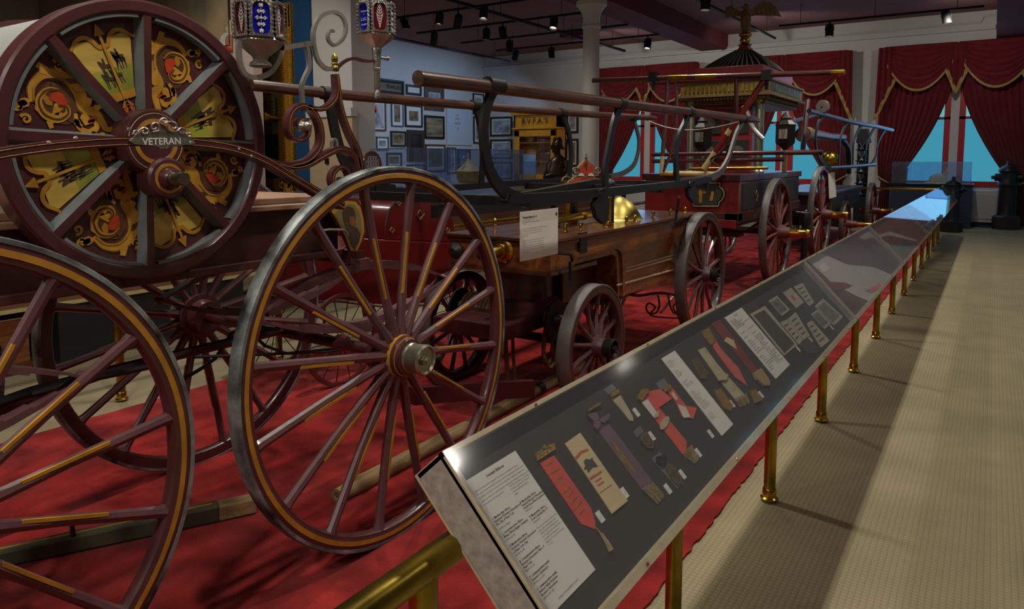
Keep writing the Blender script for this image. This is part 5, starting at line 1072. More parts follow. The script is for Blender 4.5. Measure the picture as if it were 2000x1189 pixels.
for sg, L in ((-1, [(0, .0), (.10, .03), (.18, .10), (.25, .09), (.27, .02), (.25, -.07), (.21, -.03), (.16, -.02), (.10, -.05), (.02, -.08)]), (1, [(0, .0), (.10, .05), (.20, .12), (.30, .08), (.38, -.01), (.44, -.12), (.37, -.10), (.30, -.10), (.20, -.08), (.10, -.07), (.02, -.08)])):
    pts = [Vector((ap.x+sg*(.03+x), ap.y-.02+x*.12, ez(3.93)+z)) for x, z in L]
    w_ = obj('wing', MB().prism(pts, (0, .03, 0)), m_golddk, eg, bevel=.005)
    for j in range(5):
        x = .12+j*.06 if sg > 0 else .10+j*.035; obj('feather', MB().bar((ap.x+sg*(.03+x*.85), ap.y-.03+x*.1, ez(3.93)+.05), (ap.x+sg*(.03+x), ap.y-.03+x*.1, ez(3.93)-.05-x*.08), .022, .01, up=(0, 1, 0)), m_golddk, w_, smooth=False)
# pump poles across the front
YP = 8.2
def ppx(u, v, Y=YP): return A(u, v, 'Y', Y)
def seg(name, pts, r, mts, cuts, n=12, Y=YP):
    a, b = ppx(*pts[0], Y), ppx(*pts[1], Y); mb = MB(); c = [0]+[q[0] for q in cuts]+[1]; ms = [0]+[q[1] for q in cuts]
    for i in range(len(c)-1): mb.tube([a+(b-a)*c[i], a+(b-a)*c[i+1]], r*(1.06 if ms[i] == 1 else 1), n, m=ms[i])
    return obj(name, mb, mts, C4_)
RG = [m_maroon, m_brasst, m_black]
seg('upper_pole', ((1158, 157), (1650, 141)), .030, RG, [(.035, 0), (.34, 1), (.42, 0), (.455, 1), (.54, 0), (.955, 1)])
seg('tie_bar', ((1273, 165), (1497, 153)), .014, RG, [])
for u, v in ((1277, 150), (1498, 146)): p = ppx(u, v); obj('clamp', MB().box((p.x-.05, p.y-.05, p.z-.06), (p.x+.05, p.y+.05, p.z+.05)).tube([p, p-Vector((0, 0, .16))], .02, 8), m_black, C4_, smooth=False)
seg('brake_arm', ((1375, 330), (1492, 158)), .034, [m_redpnt, m_cream, m_black], [(.0, 1), (.20, 0), (.40, 1), (.46, 0)])
seg('stanchion', ((1292, 338), (1305, 152)), .026, [m_marpink, m_cream, m_black], [(.0, 1), (.18, 0)])
obj('curved_strut', MB().tube([ppx(*q) for q in ((1320, 160), (1322, 210), (1320, 250), (1310, 300), (1295, 335))], .02, 8), m_marpink, C4_)
obj('curved_strut', MB().tube([ppx(*q) for q in ((1438, 155), (1438, 215), (1430, 270), (1412, 330), (1395, 355))], .024, 8), m_maroon, C4_)
obj('curved_strut', MB().tube(smoothpath([ppx(*q, 9.3) for q in ((1450, 208), (1460, 222), (1470, 250), (1490, 272))], 5), .03, 8), m_iron, C4_)
for v in (298, 311): seg('foot_rail', ((1274, v+4), (1532, v)), .024, RG, [(.94, 2)], Y=8.28)
seg('foot_rail', ((1532, 298), (1607, 297)), .03, RG, [(.9, 2)], Y=9.2)
seg('hand_rail', ((1290, 338), (1397, 340)), .032, [m_cream, m_brasst, m_black], [(.25, 1), (.3, 0)], Y=8.25); seg('hand_rail', ((1345, 330), (1500, 328)), .018, [m_brasst], [], Y=8.4)
# chain and cable
obj('chain', MB().tube(smoothpath([ppx(1427, 280, 8.1), ppx(1405, 300, 8.1), ppx(1388, 312, 8.1), ppx(1405, 325, 8.1)], 4), .012, 6), m_black, C4_)
obj('cable', MB().tube(smoothpath([ppx(1262, 234, 8), ppx(1300, 248, 8), ppx(1345, 254, 8), ppx(1400, 248, 8), ppx(1450, 236, 8)], 5), .007, 6), m_iron, C4_)
# carriage lamps
for (u, v, Y) in ((1372, 268, 9.0), (1534, 262, 9.6)):
    c = A(u, v, 'Y', Y); l_ = obj('lantern', MB().lathe([(.02, -.20), (.06, -.16), (.11, -.12), (.12, -.10), (.12, .10), (.13, .12), (.06, .18), (.07, .2), (.03, .26), (.01, .28)], c, n=6), m_black, C4_)
    obj('lantern_glass', MB().lathe([(.112, -.085), (.118, -.07), (.118, .07), (.112, .085)], c, n=6).box((c.x-.05, c.y-.125, c.z-.06), (c.x+.05, c.y-.112, c.z+.06)), m_silver, l_)
    obj('lantern_post', MB().tube([c-Vector((0, 0, .2)), Vector((c.x, c.y, 1.42))], .028, 10), m_golddk, C4_)
mb4 = (m_tyreg, m_marpink, m_tyreg, m_maroon)
m_w4 = (M('brown_wheel', (70, 48, 45), .4, var=.2, coat=.2), M('red_spoke', (120, 66, 60), .45, var=.3), m_tyreg, M('maroon_hub', (104, 54, 50), .4, var=.3))
wq = wheel(-2.24, 9.45, .68, 14, .1, wid=.08, felloe=.06, sp=.026, hubr=.09, hubl=.42, mats=m_w4, cap='brass', stripe=False, parent=C4_, tyre_t=.012, big=False); mirror_wheel(wq, C4_, -2.24, 9.45, -3.62)
wq2 = wheel(-2.20, 12.0, .745, 14, .2, wid=.08, felloe=.06, sp=.026, hubr=.09, hubl=.42, mats=m_w4, cap='brass', stripe=False, parent=C4_, tyre_t=.012, big=False); mirror_wheel(wq2, C4_, -2.20, 12.0, -3.66)
obj('axle', MB().tube([(-3.6, 9.45, .68), (-2.26, 9.45, .68)], .035, 10), m_black, C4_); obj('axle', MB().tube([(-3.6, 12.0, .745), (-2.2, 12.0, .745)], .035, 10), m_black, C4_)
obj('spring_frame', MB().tube([(-2.55, 8.5, .80), (-2.55, 9.45, .70), (-2.55, 10.4, .80)], None, flat=(.05, .05), fd=(1, 0, 0)).bar((-2.6, 8.6, .82), (-2.6, 12.2, .84), .07, .09).bar((-3.3, 8.6, .82), (-3.3, 12.2, .84), .07, .09), m_mardark, C4_)
obj('foot_plank', MB().box((-3.5, 8.75, .66), (-2.5, 8.95, .70)), m_mardark, C4_, smooth=False)
# draught pole standing between wheels
t = obj('hitch_pole', MB().tube([(-2.12, 10.55, .012), (-2.12, 10.55, .72)], .045, 10).lathe([(.07, .70), (.08, .78), (.06, .86), (.03, .87)], (-2.12, 10.55, 0), n=8), m_black, label='short black post with wooden head between the two tall brown wheels', cat='post')
# ================================================================ last engine at the far end
C5_ = thing('piano_engine', 'dark engine with curved black ribs and blue-grey rails, last of the row', 'fire engine', (-2.9, 15, 0), 'antique fire carriages on the red carpet')
EN = -2.32
bz = A(1610, 375, 'X', EN)
obj('body', MB().box((-3.4, 13.1, .62), (EN, 16.9, .98)), M('dark_plum_wood', (50, 40, 44), .4, var=.2, coat=.3), C5_, smooth=False, bevel=.01)
obj('top_board', MB().box((-3.44, 13.0, .98), (EN+.04, 17.0, 1.04)), M('slate_top', (72, 70, 84), .35, var=.1), C5_, smooth=False, bevel=.01)
for y0, y1 in ((13.3, 15.0), (15.2, 16.7)): obj('side_panel', MB().box((EN, y0, .68), (EN+.012, y1, .92)), m_blackm, C5_, smooth=False, bevel=.006)
obj('lower_box', MB().box((-3.3, 13.8, .40), (EN-.05, 15.4, .62)), m_blackm, C5_, smooth=False)
def PE(L, X): return [A(1560+u/7.43, 180+v/7.43, 'X', X+.42*max(0, u-300)/1060) for u, v in L]
m_rail = M('steel_rail', (96, 104, 124), .3, metal=.7, var=.1)
XE = -2.2
obj('upper_rail', MB().tube(PE([(150, 270), (330, 320), (700, 420), (920, 465), (1120, 495), (1360, 550)], XE), .035, 10), m_rail, C5_)
obj('lower_rail', MB().tube(PE([(450, 1100), (780, 1080), (1110, 1050)], XE), .03, 10), m_rail, C5_)
for L in ([(340, 200), (345, 340), (280, 460), (250, 620), (255, 800), (320, 980), (420, 1090)], [(710, 430), (640, 560), (600, 700), (590, 900), (580, 1090)], [(920, 470), (850, 580), (800, 720), (790, 900), (785, 1075)], [(1120, 495), (1040, 620), (990, 760), (970, 900), (960, 1060)], [(1265, 535), (1180, 670), (1140, 800), (1130, 900), (1080, 1010), (1040, 1050)]):
    obj('curved_rib', MB().tube(smoothpath(PE(L, XE), 5), None, flat=(.06, .02), fd=(1, 0, 0)), m_black, C5_)
c = PE([(350, 210)], XE)[0]; obj('rail_cap', MB().lathe([(.09, -.05), (.10, 0), (.09, .06)], c, (0, 1, 0), 16), m_iron, C5_)
obj('barrel', MB().tube(PE([(40, 610), (230, 610), (440, 650)], -2.6)+PE([(640, 655)], -2.6), [.10, .085, .075, .07], 16), m_marpink, C5_)
obj('barrel_ring', MB().tube(PE([(60, 610), (130, 612)], -2.6), .125, 18), m_golddk, C5_)
obj('gooseneck', MB().tube(smoothpath(PE([(430, 640), (600, 680), (700, 800), (720, 950), (720, 1180)], -2.75), 5), [.06+.0*i for i in range(21)], 12), m_black, C5_)
obj('air_vessel', MB().ball(PE([(450, 970)], -2.6)[0], .16, 16, sc=(1, 1, .9)), m_brasst, C5_)
obj('red_pole', MB().tube(PE([(60, 830), (90, 500), (130, 110)], -2.5), .04, 8), m_marpink, C5_)
obj('seat_rail', MB().tube([A(1530, 242, 'X', -2.9), A(1600, 222, 'X', -2.9)], .03, 8), m_rail, C5_)
wz = wheel(-2.2, A(1650, 440, 'X', -2.2).y, .42, 12, 0, wid=.08, felloe=.05, sp=.022, hubr=.08, hubl=.5, mats=m_w4, cap='brass', stripe=False, parent=C5_, big=False, seglen=64); mirror_wheel(wz, C5_, -2.2, A(1650, 440, 'X', -2.2).y, -3.5)
wy_ = 16.3
wz2 = wheel(-2.02, wy_, .56, 12, 0, wid=.08, felloe=.05, sp=.022, hubr=.08, hubl=.42, mats=m_w4, cap='brass', stripe=False, parent=C5_, big=False, seglen=64); mirror_wheel(wz2, C5_, -2.02, wy_, -3.5)
obj('chassis', MB().bar((-2.5, 12.9, .56), (-2.5, 17.2, .60), .08, .08).bar((-3.25, 12.9, .56), (-3.25, 17.2, .60), .08, .08), m_black, C5_, smooth=False)
t = thing('sign_card', 'white card standing on the last engine behind the brown wheel', 'sign', A(1625, 385, 'X', -2.15))
obj('card', MB().prism([A(u, v, 'X', -2.15) for u, v in ((1617, 339), (1629, 336), (1633, 384), (1619, 388))], (.006, 0, 0)), m_paper, t, smooth=False)
# ================================================================ long display table behind the far railing
TZ = .95
t = thing('display_table', 'long brown display table with tan top behind the far railing', 'table', (-6.6, 8, 0))
obj('plinth', MB().box((-7.3, 2.69, 0), (-5.98, 4.36, .47)), m_blackm, t, smooth=False)
obj('plinth', MB().box((-7.3, 6.0, 0), (-5.98, 12.4, .47)), m_brownp, t, smooth=False)
obj('apron', MB().box((-7.4, 1.2, .47), (-5.96, 12.6, TZ-.03)), m_brownp, t, smooth=False)
obj('table_top', MB().box((-7.44, 1.16, TZ-.03), (-5.94, 12.64, TZ)), m_tan, t, smooth=False, bevel=.004)
obj('trim_strip', MB().box((-5.96, 1.2, .47), (-5.95, 12.6, .50)), m_cream, t, smooth=False)
t = thing('wooden_chest', 'low reddish wood chest on the floor at the left behind the reel carriage', 'chest', (-6.7, 1.5, 0))
obj('chest_body', MB().box((-7.3, .4, 0), (-6.02, 2.5, .42)), m_wood, t, smooth=False, bevel=.01); obj('chest_base', MB().box((-7.34, .36, 0), (-5.98, 2.54, .08)), m_wooddk, t, smooth=False)
RZ = 1.2
t = thing('table_case', 'low flat glass-topped case standing on the long display table', 'display case', (-6.7, 8, TZ))
obj('case_frame', MB().box((-7.3, 4.4, TZ), (-6.28, 12.2, TZ+.03)), m_tan, t, smooth=False)
obj('case_bed', MB().box((-7.26, 4.44, TZ+.03), (-6.32, 12.16, TZ+.05)), m_whitecl, t, smooth=False)
for x0, x1, y0, y1 in ((-6.30, -6.28, 4.4, 12.2), (-7.3, -7.28, 4.4, 12.2), (-7.3, -6.28, 4.4, 4.42), (-7.3, -6.28, 12.18, 12.2)): obj('glass_side', MB().box((x0, y0, TZ+.03), (x1, y1, RZ-.01)), m_vitrine, t, smooth=False)
obj('glass_top', MB().box((-7.3, 4.4, RZ-.01), (-6.28, 12.2, RZ)), m_vitrine, t, smooth=False)
rnd = random.Random(4)
for i, (n_, c_, lb) in enumerate((('paper_sheet', m_paper, 'folded white paper standing in the low table case, nearest end'), ('booklet', m_orange, 'orange bound booklet lying in the low table case'), ('paper_sheet', m_card, 'buff sheet lying behind the orange booklet in the low case'), ('medal_row', m_marpink, 'row of red and white medals lying in the low table case'), ('programme', M('violet_print', (150, 96, 130), .7), 'violet printed programme lying in the low table case'), ('shako_box', m_blueint, 'dark blue cap box standing at the far part of the low case'))):
    y = 4.9+i*1.05
    if n_ == 'medal_row':
        o_ = obj(n_, MB().box((-6.75, y, TZ+.05), (-6.45, y+.5, TZ+.06)), m_card, label=lb, cat='medals', smooth=False)
        for k in range(8): obj('medal', MB().ball((-6.5, y+.03+k*.06, TZ+.08), .022, 8, sc=(.6, 1, 1.3)), m_orange if k % 2 else m_etch, o_)
    elif n_ == 'paper_sheet' and i == 0: obj(n_, MB().prism([(-6.5, y, TZ+.05), (-6.5, y+.4, TZ+.05), (-6.56, y+.4, TZ+.2), (-6.56, y, TZ+.2)], (-.004, 0, 0)), c_, label=lb, cat='paper', smooth=False)
    else: obj(n_, MB().box((-6.9, y, TZ+.05), (-6.42, y+.45, TZ+(.10 if i in (1, 5) else .056))), c_, label=lb, cat='box' if i == 5 else 'paper', smooth=False)
def vitrine(label, x0, x1, y0, y1, z1, z0=RZ):
    t = thing('vitrine', label, 'display case', ((x0+x1)/2, (y0+y1)/2, z0), 'clear vitrines on the table case')
    for a, b in (((x0, y0, z0), (x0+.006, y1, z1)), ((x1-.006, y0, z0), (x1, y1, z1)), ((x0, y0, z0), (x1, y0+.006, z1)), ((x0, y1-.006, z0), (x1, y1, z1)), ((x0, y0, z1-.006), (x1, y1, z1))):
        obj('glass_side', MB().box(a, b), m_vitrine, t, smooth=False)
    e = M('acrylic_edge', (130, 140, 190), .3) if 'acrylic_edge' not in bpy.data.materials else bpy.data.materials['acrylic_edge']
    mb = MB(); r = .003
    for z in (z1,): mb.tube([(x0, y0, z), (x1, y0, z), (x1, y1, z), (x0, y1, z)], r, 4, closed=True)
    for x, y in ((x0, y0), (x1, y0), (x1, y1), (x0, y1)): mb.tube([(x, y, z0), (x, y, z1)], r, 4)
    obj('edges', mb, e, t, smooth=False); return t
def vy(u, X=-6.4): return A(u, 300, 'X', X).y
vitrine('long clear vitrine around the lidded tureen, nearest on the table', -7.1, -6.4, vy(798), vy(880), 1.74)
vitrine('square clear vitrine between the tureen and the bronze bust', -7.1, -6.4, vy(884), vy(1022), 1.74)
vitrine('lower clear vitrine left of the bronze bust', -7.15, -6.45, vy(1026), vy(1052), 1.68)
vitrine('clear vitrine right of the white column', -7.1, -6.4, vy(1110), vy(1118), 1.60) if False else None
# tureen
c = A(915, 357, 'X', -6.75); tz = c.z
t = thing('lidded_tureen', 'gilt lidded tureen with a ladle loop on the table case', 'tureen', (c.x, c.y, RZ))
obj('stand', MB().box((c.x-.12, c.y-.15, RZ), (c.x+.12, c.y+.15, tz)), m_etch, t, smooth=False)
k_ = (c-EYE).length/1420
obj('bowl', MB().lathe([(18*k_, 0), (20*k_, 3*k_), (23*k_, 10*k_), (24*k_, 20*k_), (25*k_, 22*k_), (23*k_, 23*k_)], c, n=32), m_badgegold, t)
obj('lid', MB().lathe([(24*k_, 23*k_), (21*k_, 26*k_), (12*k_, 34*k_), (6*k_, 42*k_), (2.5*k_, 48*k_), (3*k_, 50*k_), (1.2*k_, 58*k_), (.2*k_, 60*k_)], c, n=32), m_silkcream, t)
obj('handle', MB().tube([c+Vector((-.02, -.08+.06*math.cos(a), (34+16*math.sin(a))*k_)) for a in [PI*i/8 for i in range(9)]], 1.5*k_, 6), m_silver, t)
# bronze bust of a fireman
c = A(1083, 352, 'X', -6.75); k_ = (c-EYE).length/1420
t = thing('bronze_bust', 'dark bronze bust of a fireman in a helmet with folded arms', 'statue', (c.x, c.y, RZ))
obj('socle', MB().box((c.x-.13, c.y-.16, RZ), (c.x+.13, c.y+.16, c.z)), m_black, t, smooth=False)
R2 = RV; F2 = Vector((FV.x, FV.y, 0)).normalized()
def bp(u, v, d=0): return c+R2*((u-1083)*k_)+Vector((0, 0, (352-v)*k_))+F2*(d*k_)
def loft(rings, n=20):
    mb = MB(); vs = []
    for (u, v, ru, rd, d) in rings:
        for i in range(n): a = 2*PI*i/n; vs.append(bp(u, v, d)+R2*(math.cos(a)*ru*k_)+F2*(math.sin(a)*rd*k_))
    N_ = len(rings); fs = [(j*n+i, j*n+(i+1) % n, (j+1)*n+(i+1) % n, (j+1)*n+i) for j in range(N_-1) for i in range(n)]+[tuple(range(n)), tuple((N_-1)*n+i for i in range(n))]
    return mb.add(vs, fs)
mb = loft([(1083, 352, 19, 12, 0), (1083, 346, 23, 15, 0), (1084, 336, 22, 14, 0), (1087, 326, 19, 12, 0), (1089, 317, 20, 11, 0), (1091, 311, 17, 9, 0), (1091, 306, 9, 7, 0), (1089, 302, 7, 7, 0), (1087, 297, 8, 8.5, 0), (1086, 291, 9.5, 9.5, 0), (1087, 286, 10, 10, 0), (1088, 280, 9, 9, 0), (1089, 276, 5, 5, 0)])
mb.tube([bp(1080, 293), bp(1075.5, 291), bp(1080, 288)], [1*k_, 1.8*k_, 1*k_], 6).ball(bp(1079, 297), 2.4*k_, 8, sc=(1, 1, .6))
obj('figure', mb, m_bronze, t)
mb = loft([(1086, 288, 11, 11, 0), (1087, 284, 15, 13, 0), (1088, 283.5, 11, 11, 0), (1089, 278, 10.5, 10.5, 0), (1091, 272, 6, 7, 0), (1092, 268, 2, 3, 0)]); mb.prism([bp(1079, 285, -1), bp(1080, 272, -1), bp(1083, 268, -1), (bp(1087, 272, -1)), bp(1086, 284, -1)], F2*(2*k_)); mb.tube([bp(1074, 289), bp(1086, 285.5), bp(1102, 291)], [1.5*k_, 4*k_, 2*k_], 8)
obj('helmet', mb, m_bronze, t)
obj('arm', MB().tube([bp(1104, 315, -2), bp(1107, 330, -5), bp(1096, 342, -13), bp(1078, 340, -15), bp(1066, 344, -12)], [7*k_, 6.5*k_, 5.5*k_, 4.5*k_, 4*k_], 10), m_bronze, t)
obj('arm', MB().tube([bp(1075, 318, -2), bp(1070, 332, -5), bp(1082, 346, -13), bp(1098, 346, -14)], [7*k_, 6*k_, 5*k_, 4*k_], 10), m_bronze, t)
# mirror-like oval emblem
c = A(727, 345, 'X', -6.6); k_ = (c-EYE).length/1420
t = thing('oval_emblem', 'round-topped wooden frame with a white openwork emblem over the wheel', 'emblem', (c.x, c.y, RZ))
oc = Vector((-6.6, c.y, A(727, 322, 'X', -6.6).z)); ry = 20*k_*1.15; rz = 24*k_
ov = [(-6.6, oc.y+ry*math.cos(2*PI*i/36), oc.z+rz*math.sin(2*PI*i/36)) for i in range(36)]
obj('frame', MB().tube(ov, .018, 8, closed=True), m_wood, t); obj('back', MB().prism([(-6.61, y, z) for _, y, z in ov], (-.01, 0, 0)), M('pale_blue_back', (120, 150, 190), .6), t, smooth=False)
mb = MB()
for i in range(5):
    for j in range(3):
        r = .5*ry*(1-.12*j); mb.tube([(-6.598, oc.y+(i-2)*ry*.30+.028*math.cos(a), oc.z-rz*.35+j*rz*.42+.03*math.sin(a)) for a in [2*PI*q/10 for q in range(10)]], .006, 5, closed=True)
obj('openwork', mb, m_etch, t); obj('stand', MB().box((-6.66, oc.y-.12, RZ), (-6.56, oc.y+.12, oc.z-rz*.9)), m_wood, t, smooth=False)
# ================================================================ pictures
def picture(label, ax, val, u0, v0, u1, v1, fm, mat_, img, fw=.03, cat='picture', extra=None, matw=.0, group='framed pictures on the left wall'):
    a, b = A(u0, v0, ax, val), A(u1, v1, ax, val)
    ex = (Vector((0, 1, 0)) if ax == 'X' else Vector((1, 0, 0))); n = Vector((1, 0, 0)) if ax == 'X' else Vector((0, -1, 0))
    w_ = (b-a).dot(ex); zt = a.z; zb = A(u0+(u1-u0)*.0, v1-(v1-310)*0, ax, val).z
    zt = (A(u0, v0, ax, val).z+A(u1, v0+(v0-310)/(u1-1940)*0, ax, val).z)/2
    za = A((u0+u1)/2, v0, ax, val).z; zb = A((u0+u1)/2, v1, ax, val).z
    o = Vector(a); o.z = zb; H = za-zb
    def P(x, z, d): return o+ex*x+Vector((0, 0, z))+n*d
    t = thing('framed_picture' if cat == 'picture' else cat, label, cat, P(w_/2, 0, 0), group)
    def bx3(name, x0, x1, z0, z1, d0, d1, mt, par=t):
        vs = [P(x, z, d) for d in (d0, d1) for x, z in ((x0, z0), (x1, z0), (x1, z1), (x0, z1))]
        return obj(name, MB().add(vs, [(0,3,2,1),(4,5,6,7),(0,1,5,4),(1,2,6,5),(2,3,7,6),(3,0,4,7)]), mt, par, smooth=False)
    mbf = MB()
    for x0, x1, z0, z1 in ((0, fw, 0, H), (w_-fw, w_, 0, H), (fw, w_-fw, 0, fw), (fw, w_-fw, H-fw, H)):
        vs = [P(x, z, d) for d in (.0, .04) for x, z in ((x0, z0), (x1, z0), (x1, z1), (x0, z1))]
        mbf.add(vs, [(0,3,2,1),(4,5,6,7),(0,1,5,4),(1,2,6,5),(2,3,7,6),(3,0,4,7)])
    obj('frame', mbf, fm, t, smooth=False)
    bx3('mount', fw, w_-fw, fw, H-fw, .002, .012, mat_)
    m2 = fw+matw
    im = bx3('print', m2, w_-m2, m2, H-m2, .010, .016, img)
    if extra: extra(P, w_, H, im, bx3)
    return t
def art(name, c1, c2, sc, st=(1, 1, 1)): return M(name, c1, .6, var=.3, scale=sc, dark=c2, detail=8, stretch=st)
a_sep = art('sepia_print', (150, 130, 96), (86, 72, 50), 5); a_grey = art('grey_print', (176, 180, 184), (112, 116, 122), 6); a_land = art('landscape_print', (158, 146, 112), (96, 84, 60), 3, (1, .5, 3)); a_dark = art('dark_portrait', (64, 48, 30), (24, 18, 14), 3); a_blu = art('blue_print', (96, 140, 180), (52, 80, 120), 2, (1, 1, 3))
m_frb = M('dark_frame', (36, 26, 24), .4, var=.2); m_frbr = M('brown_frame', (84, 56, 40), .45, var=.2); m_frb2 = M('blue_frame', (52, 84, 110), .5); m_pinkm = M('pink_mount', (206, 84, 84), .7, var=.05)
WX = XL+.005
def ext_text(lines, mt, z=.3):
    def f(P, w_, H, im, bx3):
        put_text('lettering', [(s_, x*w_, y*H, sz*H) for s_, x, y, sz in lines], P(0, 0, .018), P(1, 0, 0)-P(0, 0, 0), (0, 0, 1), mt, im, bold=.02)
    return f
def ext_flame(P, w_, H, im, bx3):
    rnd = random.Random(2)
    mf = [M('flame_red', (200, 86, 70), .7, var=.2), M('flame_orange', (214, 140, 96), .7, var=.2)]
    for i in range(9):
        x, z = w_*(.15+.055*i), H*(.68+rnd.uniform(-.06, .12)); s = w_*.09
        obj('flame', MB().prism([P(x-s, z-s, .017), P(x-s*.4, z+s*.4, .017), P(x, z+s*1.3, .017), P(x+s*.5, z+s*.2, .017), P(x+s, z-s, .017), P(x, z-s*1.3, .017)], P(0, 0, .002)-P(0, 0, 0)), mf[i % 2], im, smooth=False)
    obj('painted_figure', MB().prism([P(w_*.24, H*.12, .019), P(w_*.32, H*.4, .019), P(w_*.30, H*.62, .019), P(w_*.42, H*.66, .019), P(w_*.46, H*.42, .019), P(w_*.52, H*.12, .019), P(w_*.44, H*.12, .019), P(w_*.38, H*.34, .019)], P(0, 0, .002)-P(0, 0, 0)), m_frb2, im, smooth=False)
    obj('painted_figure', MB().prism([P(w_*.58, H*.10, .019), P(w_*.55, H*.4, .019), P(w_*.62, H*.66, .019), P(w_*.72, H*.6, .019), P(w_*.80, H*.35, .019), P(w_*.92, H*.10, .019)], P(0, 0, .002)-P(0, 0, 0)), a_grey, im, smooth=False)
pics = [
 ('white picture with an orange block, cut by the white pier, top row', 686, 152, 701, 176, m_frb, m_paper, m_orange, .03, .06, None),
 ('wide black sign board lettered Faithful and Fearless, top of the wall', 703, 153, 788, 184, m_frb, m_blackm, M('tan_banner', (120, 108, 84), .7), .05, .06, ext_text([('FAITHFUL', .06, .42, .34), ('FEARLESS', .58, .42, .34), ('OF ENGINE COMPANY', .12, .18, .12)], m_ink)),
 ('black framed round portrait print right of the lettered sign board', 792, 166, 822, 186, m_frb, m_paper, a_grey, .07, .08, None),
 ('ornate carved brown frame around a pale sheet, upper right of the group', 828, 170, 866, 216, M('carved_frame', (92, 72, 60), .6, bump=.8, bscale=15, var=.4), m_card, a_grey, .16, .0, None),
 ('narrow blue-white picture cut by the white pier, middle row', 686, 197, 699, 257, m_frb, m_paper, a_blu, .03, .05, None),
 ('large print of a red flame over a white figure, biggest coloured picture', 704, 196, 753, 255, m_frbr, m_paper, M('pale_flame_sky', (196, 186, 188), .7, var=.1), .04, .05, ext_flame),
 ('tall narrow certificate with a dark seal, beside the flame print', 763, 196, 787, 247, m_frb2, m_paper, a_sep, .03, .10, None),
 ('sepia engine print with wide white mount, middle of the wall', 790, 205, 824, 248, m_frb, m_paper, a_sep, .05, .13, None),
 ('large sepia landscape in a dark frame below the ornate frame', 828, 226, 867, 271, m_frb, m_card, a_land, .07, .02, None),
 ('small pale print high beside the black lever bracket', 923, 183, 944, 224, m_frb, m_paper, a_grey, .04, .10, None),
 ('small picture with a pink mount in the lower left', 708, 263, 730, 291, m_frbr, m_pinkm, a_blu, .02, .13, None),
 ('small blue framed sketch next to the pink mount', 734, 267, 758, 293, m_frb2, m_paper, a_grey, .03, .08, None),
 ('sepia allegory print under the tall certificate', 762, 256, 792, 286, m_frb, m_card, a_sep, .05, .04, None),
 ('dark portrait of a standing figure in a heavy dark frame', 794, 254, 828, 315, M('heavy_frame', (60, 46, 36), .6, bump=.5, bscale=20), m_frb, a_dark, .14, .0, None),
 ('sepia certificate in a dark frame just above the wheel', 754, 298, 784, 327, m_frb, m_paper, a_sep, .06, .05, None),
 ('tall print with a white mount left of the near lever bracket', 924, 228, 944, 280, m_frb, m_paper, a_grey, .04, .10, None),
 ('tiny dark picture at the left edge of the group', 689, 264, 697, 281, m_frb, m_frb, a_dark, .02, .0, None),
 ('sepia picture mostly hidden by the vitrine below the landscape', 830, 282, 869, 335, m_frbr, m_paper, a_sep, .05, .10, None),
 ('pale certificate seen through the vitrine', 832, 290, 862, 342, m_frb, m_paper, a_grey, .03, .05, None) if False else ('pale certificate seen through the long vitrine', 872, 288, 890, 338, m_frb, m_paper, a_grey, .03, .05, None),
 ('bright blue picture seen through the vitrine above the tureen', 893, 292, 918, 338, m_frb, a_blu, a_blu, .03, .0, None),
 ('low sepia print under the dark portrait', 794, 321, 828, 345, m_frb, m_paper, a_sep, .04, .06, None)]
for lb, u0, v0, u1, v1, fm, mm, im, fw, mw, ex in pics: picture(lb, 'X', WX, u0, v0, u1, v1, fm, mm, im, fw, extra=ex, matw=mw)
t = picture('plain pale blue wall panel with small lettering beside the landscape', 'X', WX, 871, 205, 920, 283, m_wallw, M('panel_blue', (196, 206, 216), .8, var=.03), M('panel_blue2', (196, 206, 216), .8, var=.03), .01, 'panel', extra=ext_text([('FIRE', .38, .72, .045), ('MUSEUM', .34, .64, .04), ('of', .44, .58, .03), ('NEW YORK', .32, .52, .04), ('|||', .42, .40, .07)], m_greyink))
GF = 'framed pictures on the far wall'
for lb, u0, v0, u1, v1, im in (('upper landscape print left of the oak cabinet', 958, 228, 1001, 266, a_grey), ('lower landscape print left of the oak cabinet', 958, 272, 1001, 310, a_grey), ('upper print between the oak cabinet and the column', 1107, 219, 1130, 260, a_grey), ('lower print between the oak cabinet and the column', 1106, 271, 1130, 325, a_sep), ('small print low on the far wall under the landscapes', 962, 316, 1001, 350, a_grey)):
    picture(lb, 'Y', YW-.005, u0, v0, u1, v1, m_frb, m_paper, im, .06, matw=.06, group=GF)
# oak cabinet
CYf = 20.0; a, b = A(1003, 222, 'Y', CYf), A(1089, 222, 'Y', CYf); x0, x1, zt = a.x, b.x, a.z
t = thing('oak_cabinet', 'yellow oak glass-front cabinet with lettered cornice against the far wall', 'cabinet', ((x0+x1)/2, 20.3, 0))
obj('carcass', MB().box((x0, CYf+.02, 0), (x0+.05, 20.56, zt)).box((x1-.05, CYf+.02, 0), (x1, 20.56, zt)).box((x0, 20.5, 0), (x1, 20.56, zt)).box((x0, CYf, 0), (x1, 20.56, .9)).box((x0, CYf+.02, zt-.5), (x1, 20.56, zt)), m_oak, t, smooth=False)
obj('cornice', MB().box((x0-.08, CYf-.08, zt-.06), (x1+.08, 20.58, zt+.05)).box((x0-.05, CYf-.05, zt-.52), (x1+.05, 20.5, zt-.46)), m_oak, t, smooth=False, bevel=.02)
dr = obj('door', MB().box((x0+.04, CYf-.03, .95), (x0+.24, CYf, zt-.55)).box((x1-.24, CYf-.03, .95), (x1-.04, CYf, zt-.55)).box((x0+.04, CYf-.03, zt-.75), (x1-.04, CYf, zt-.55)).box((x0+.04, CYf-.03, .95), (x1-.04, CYf, 1.1)), m_oak, t, smooth=False, bevel=.01)
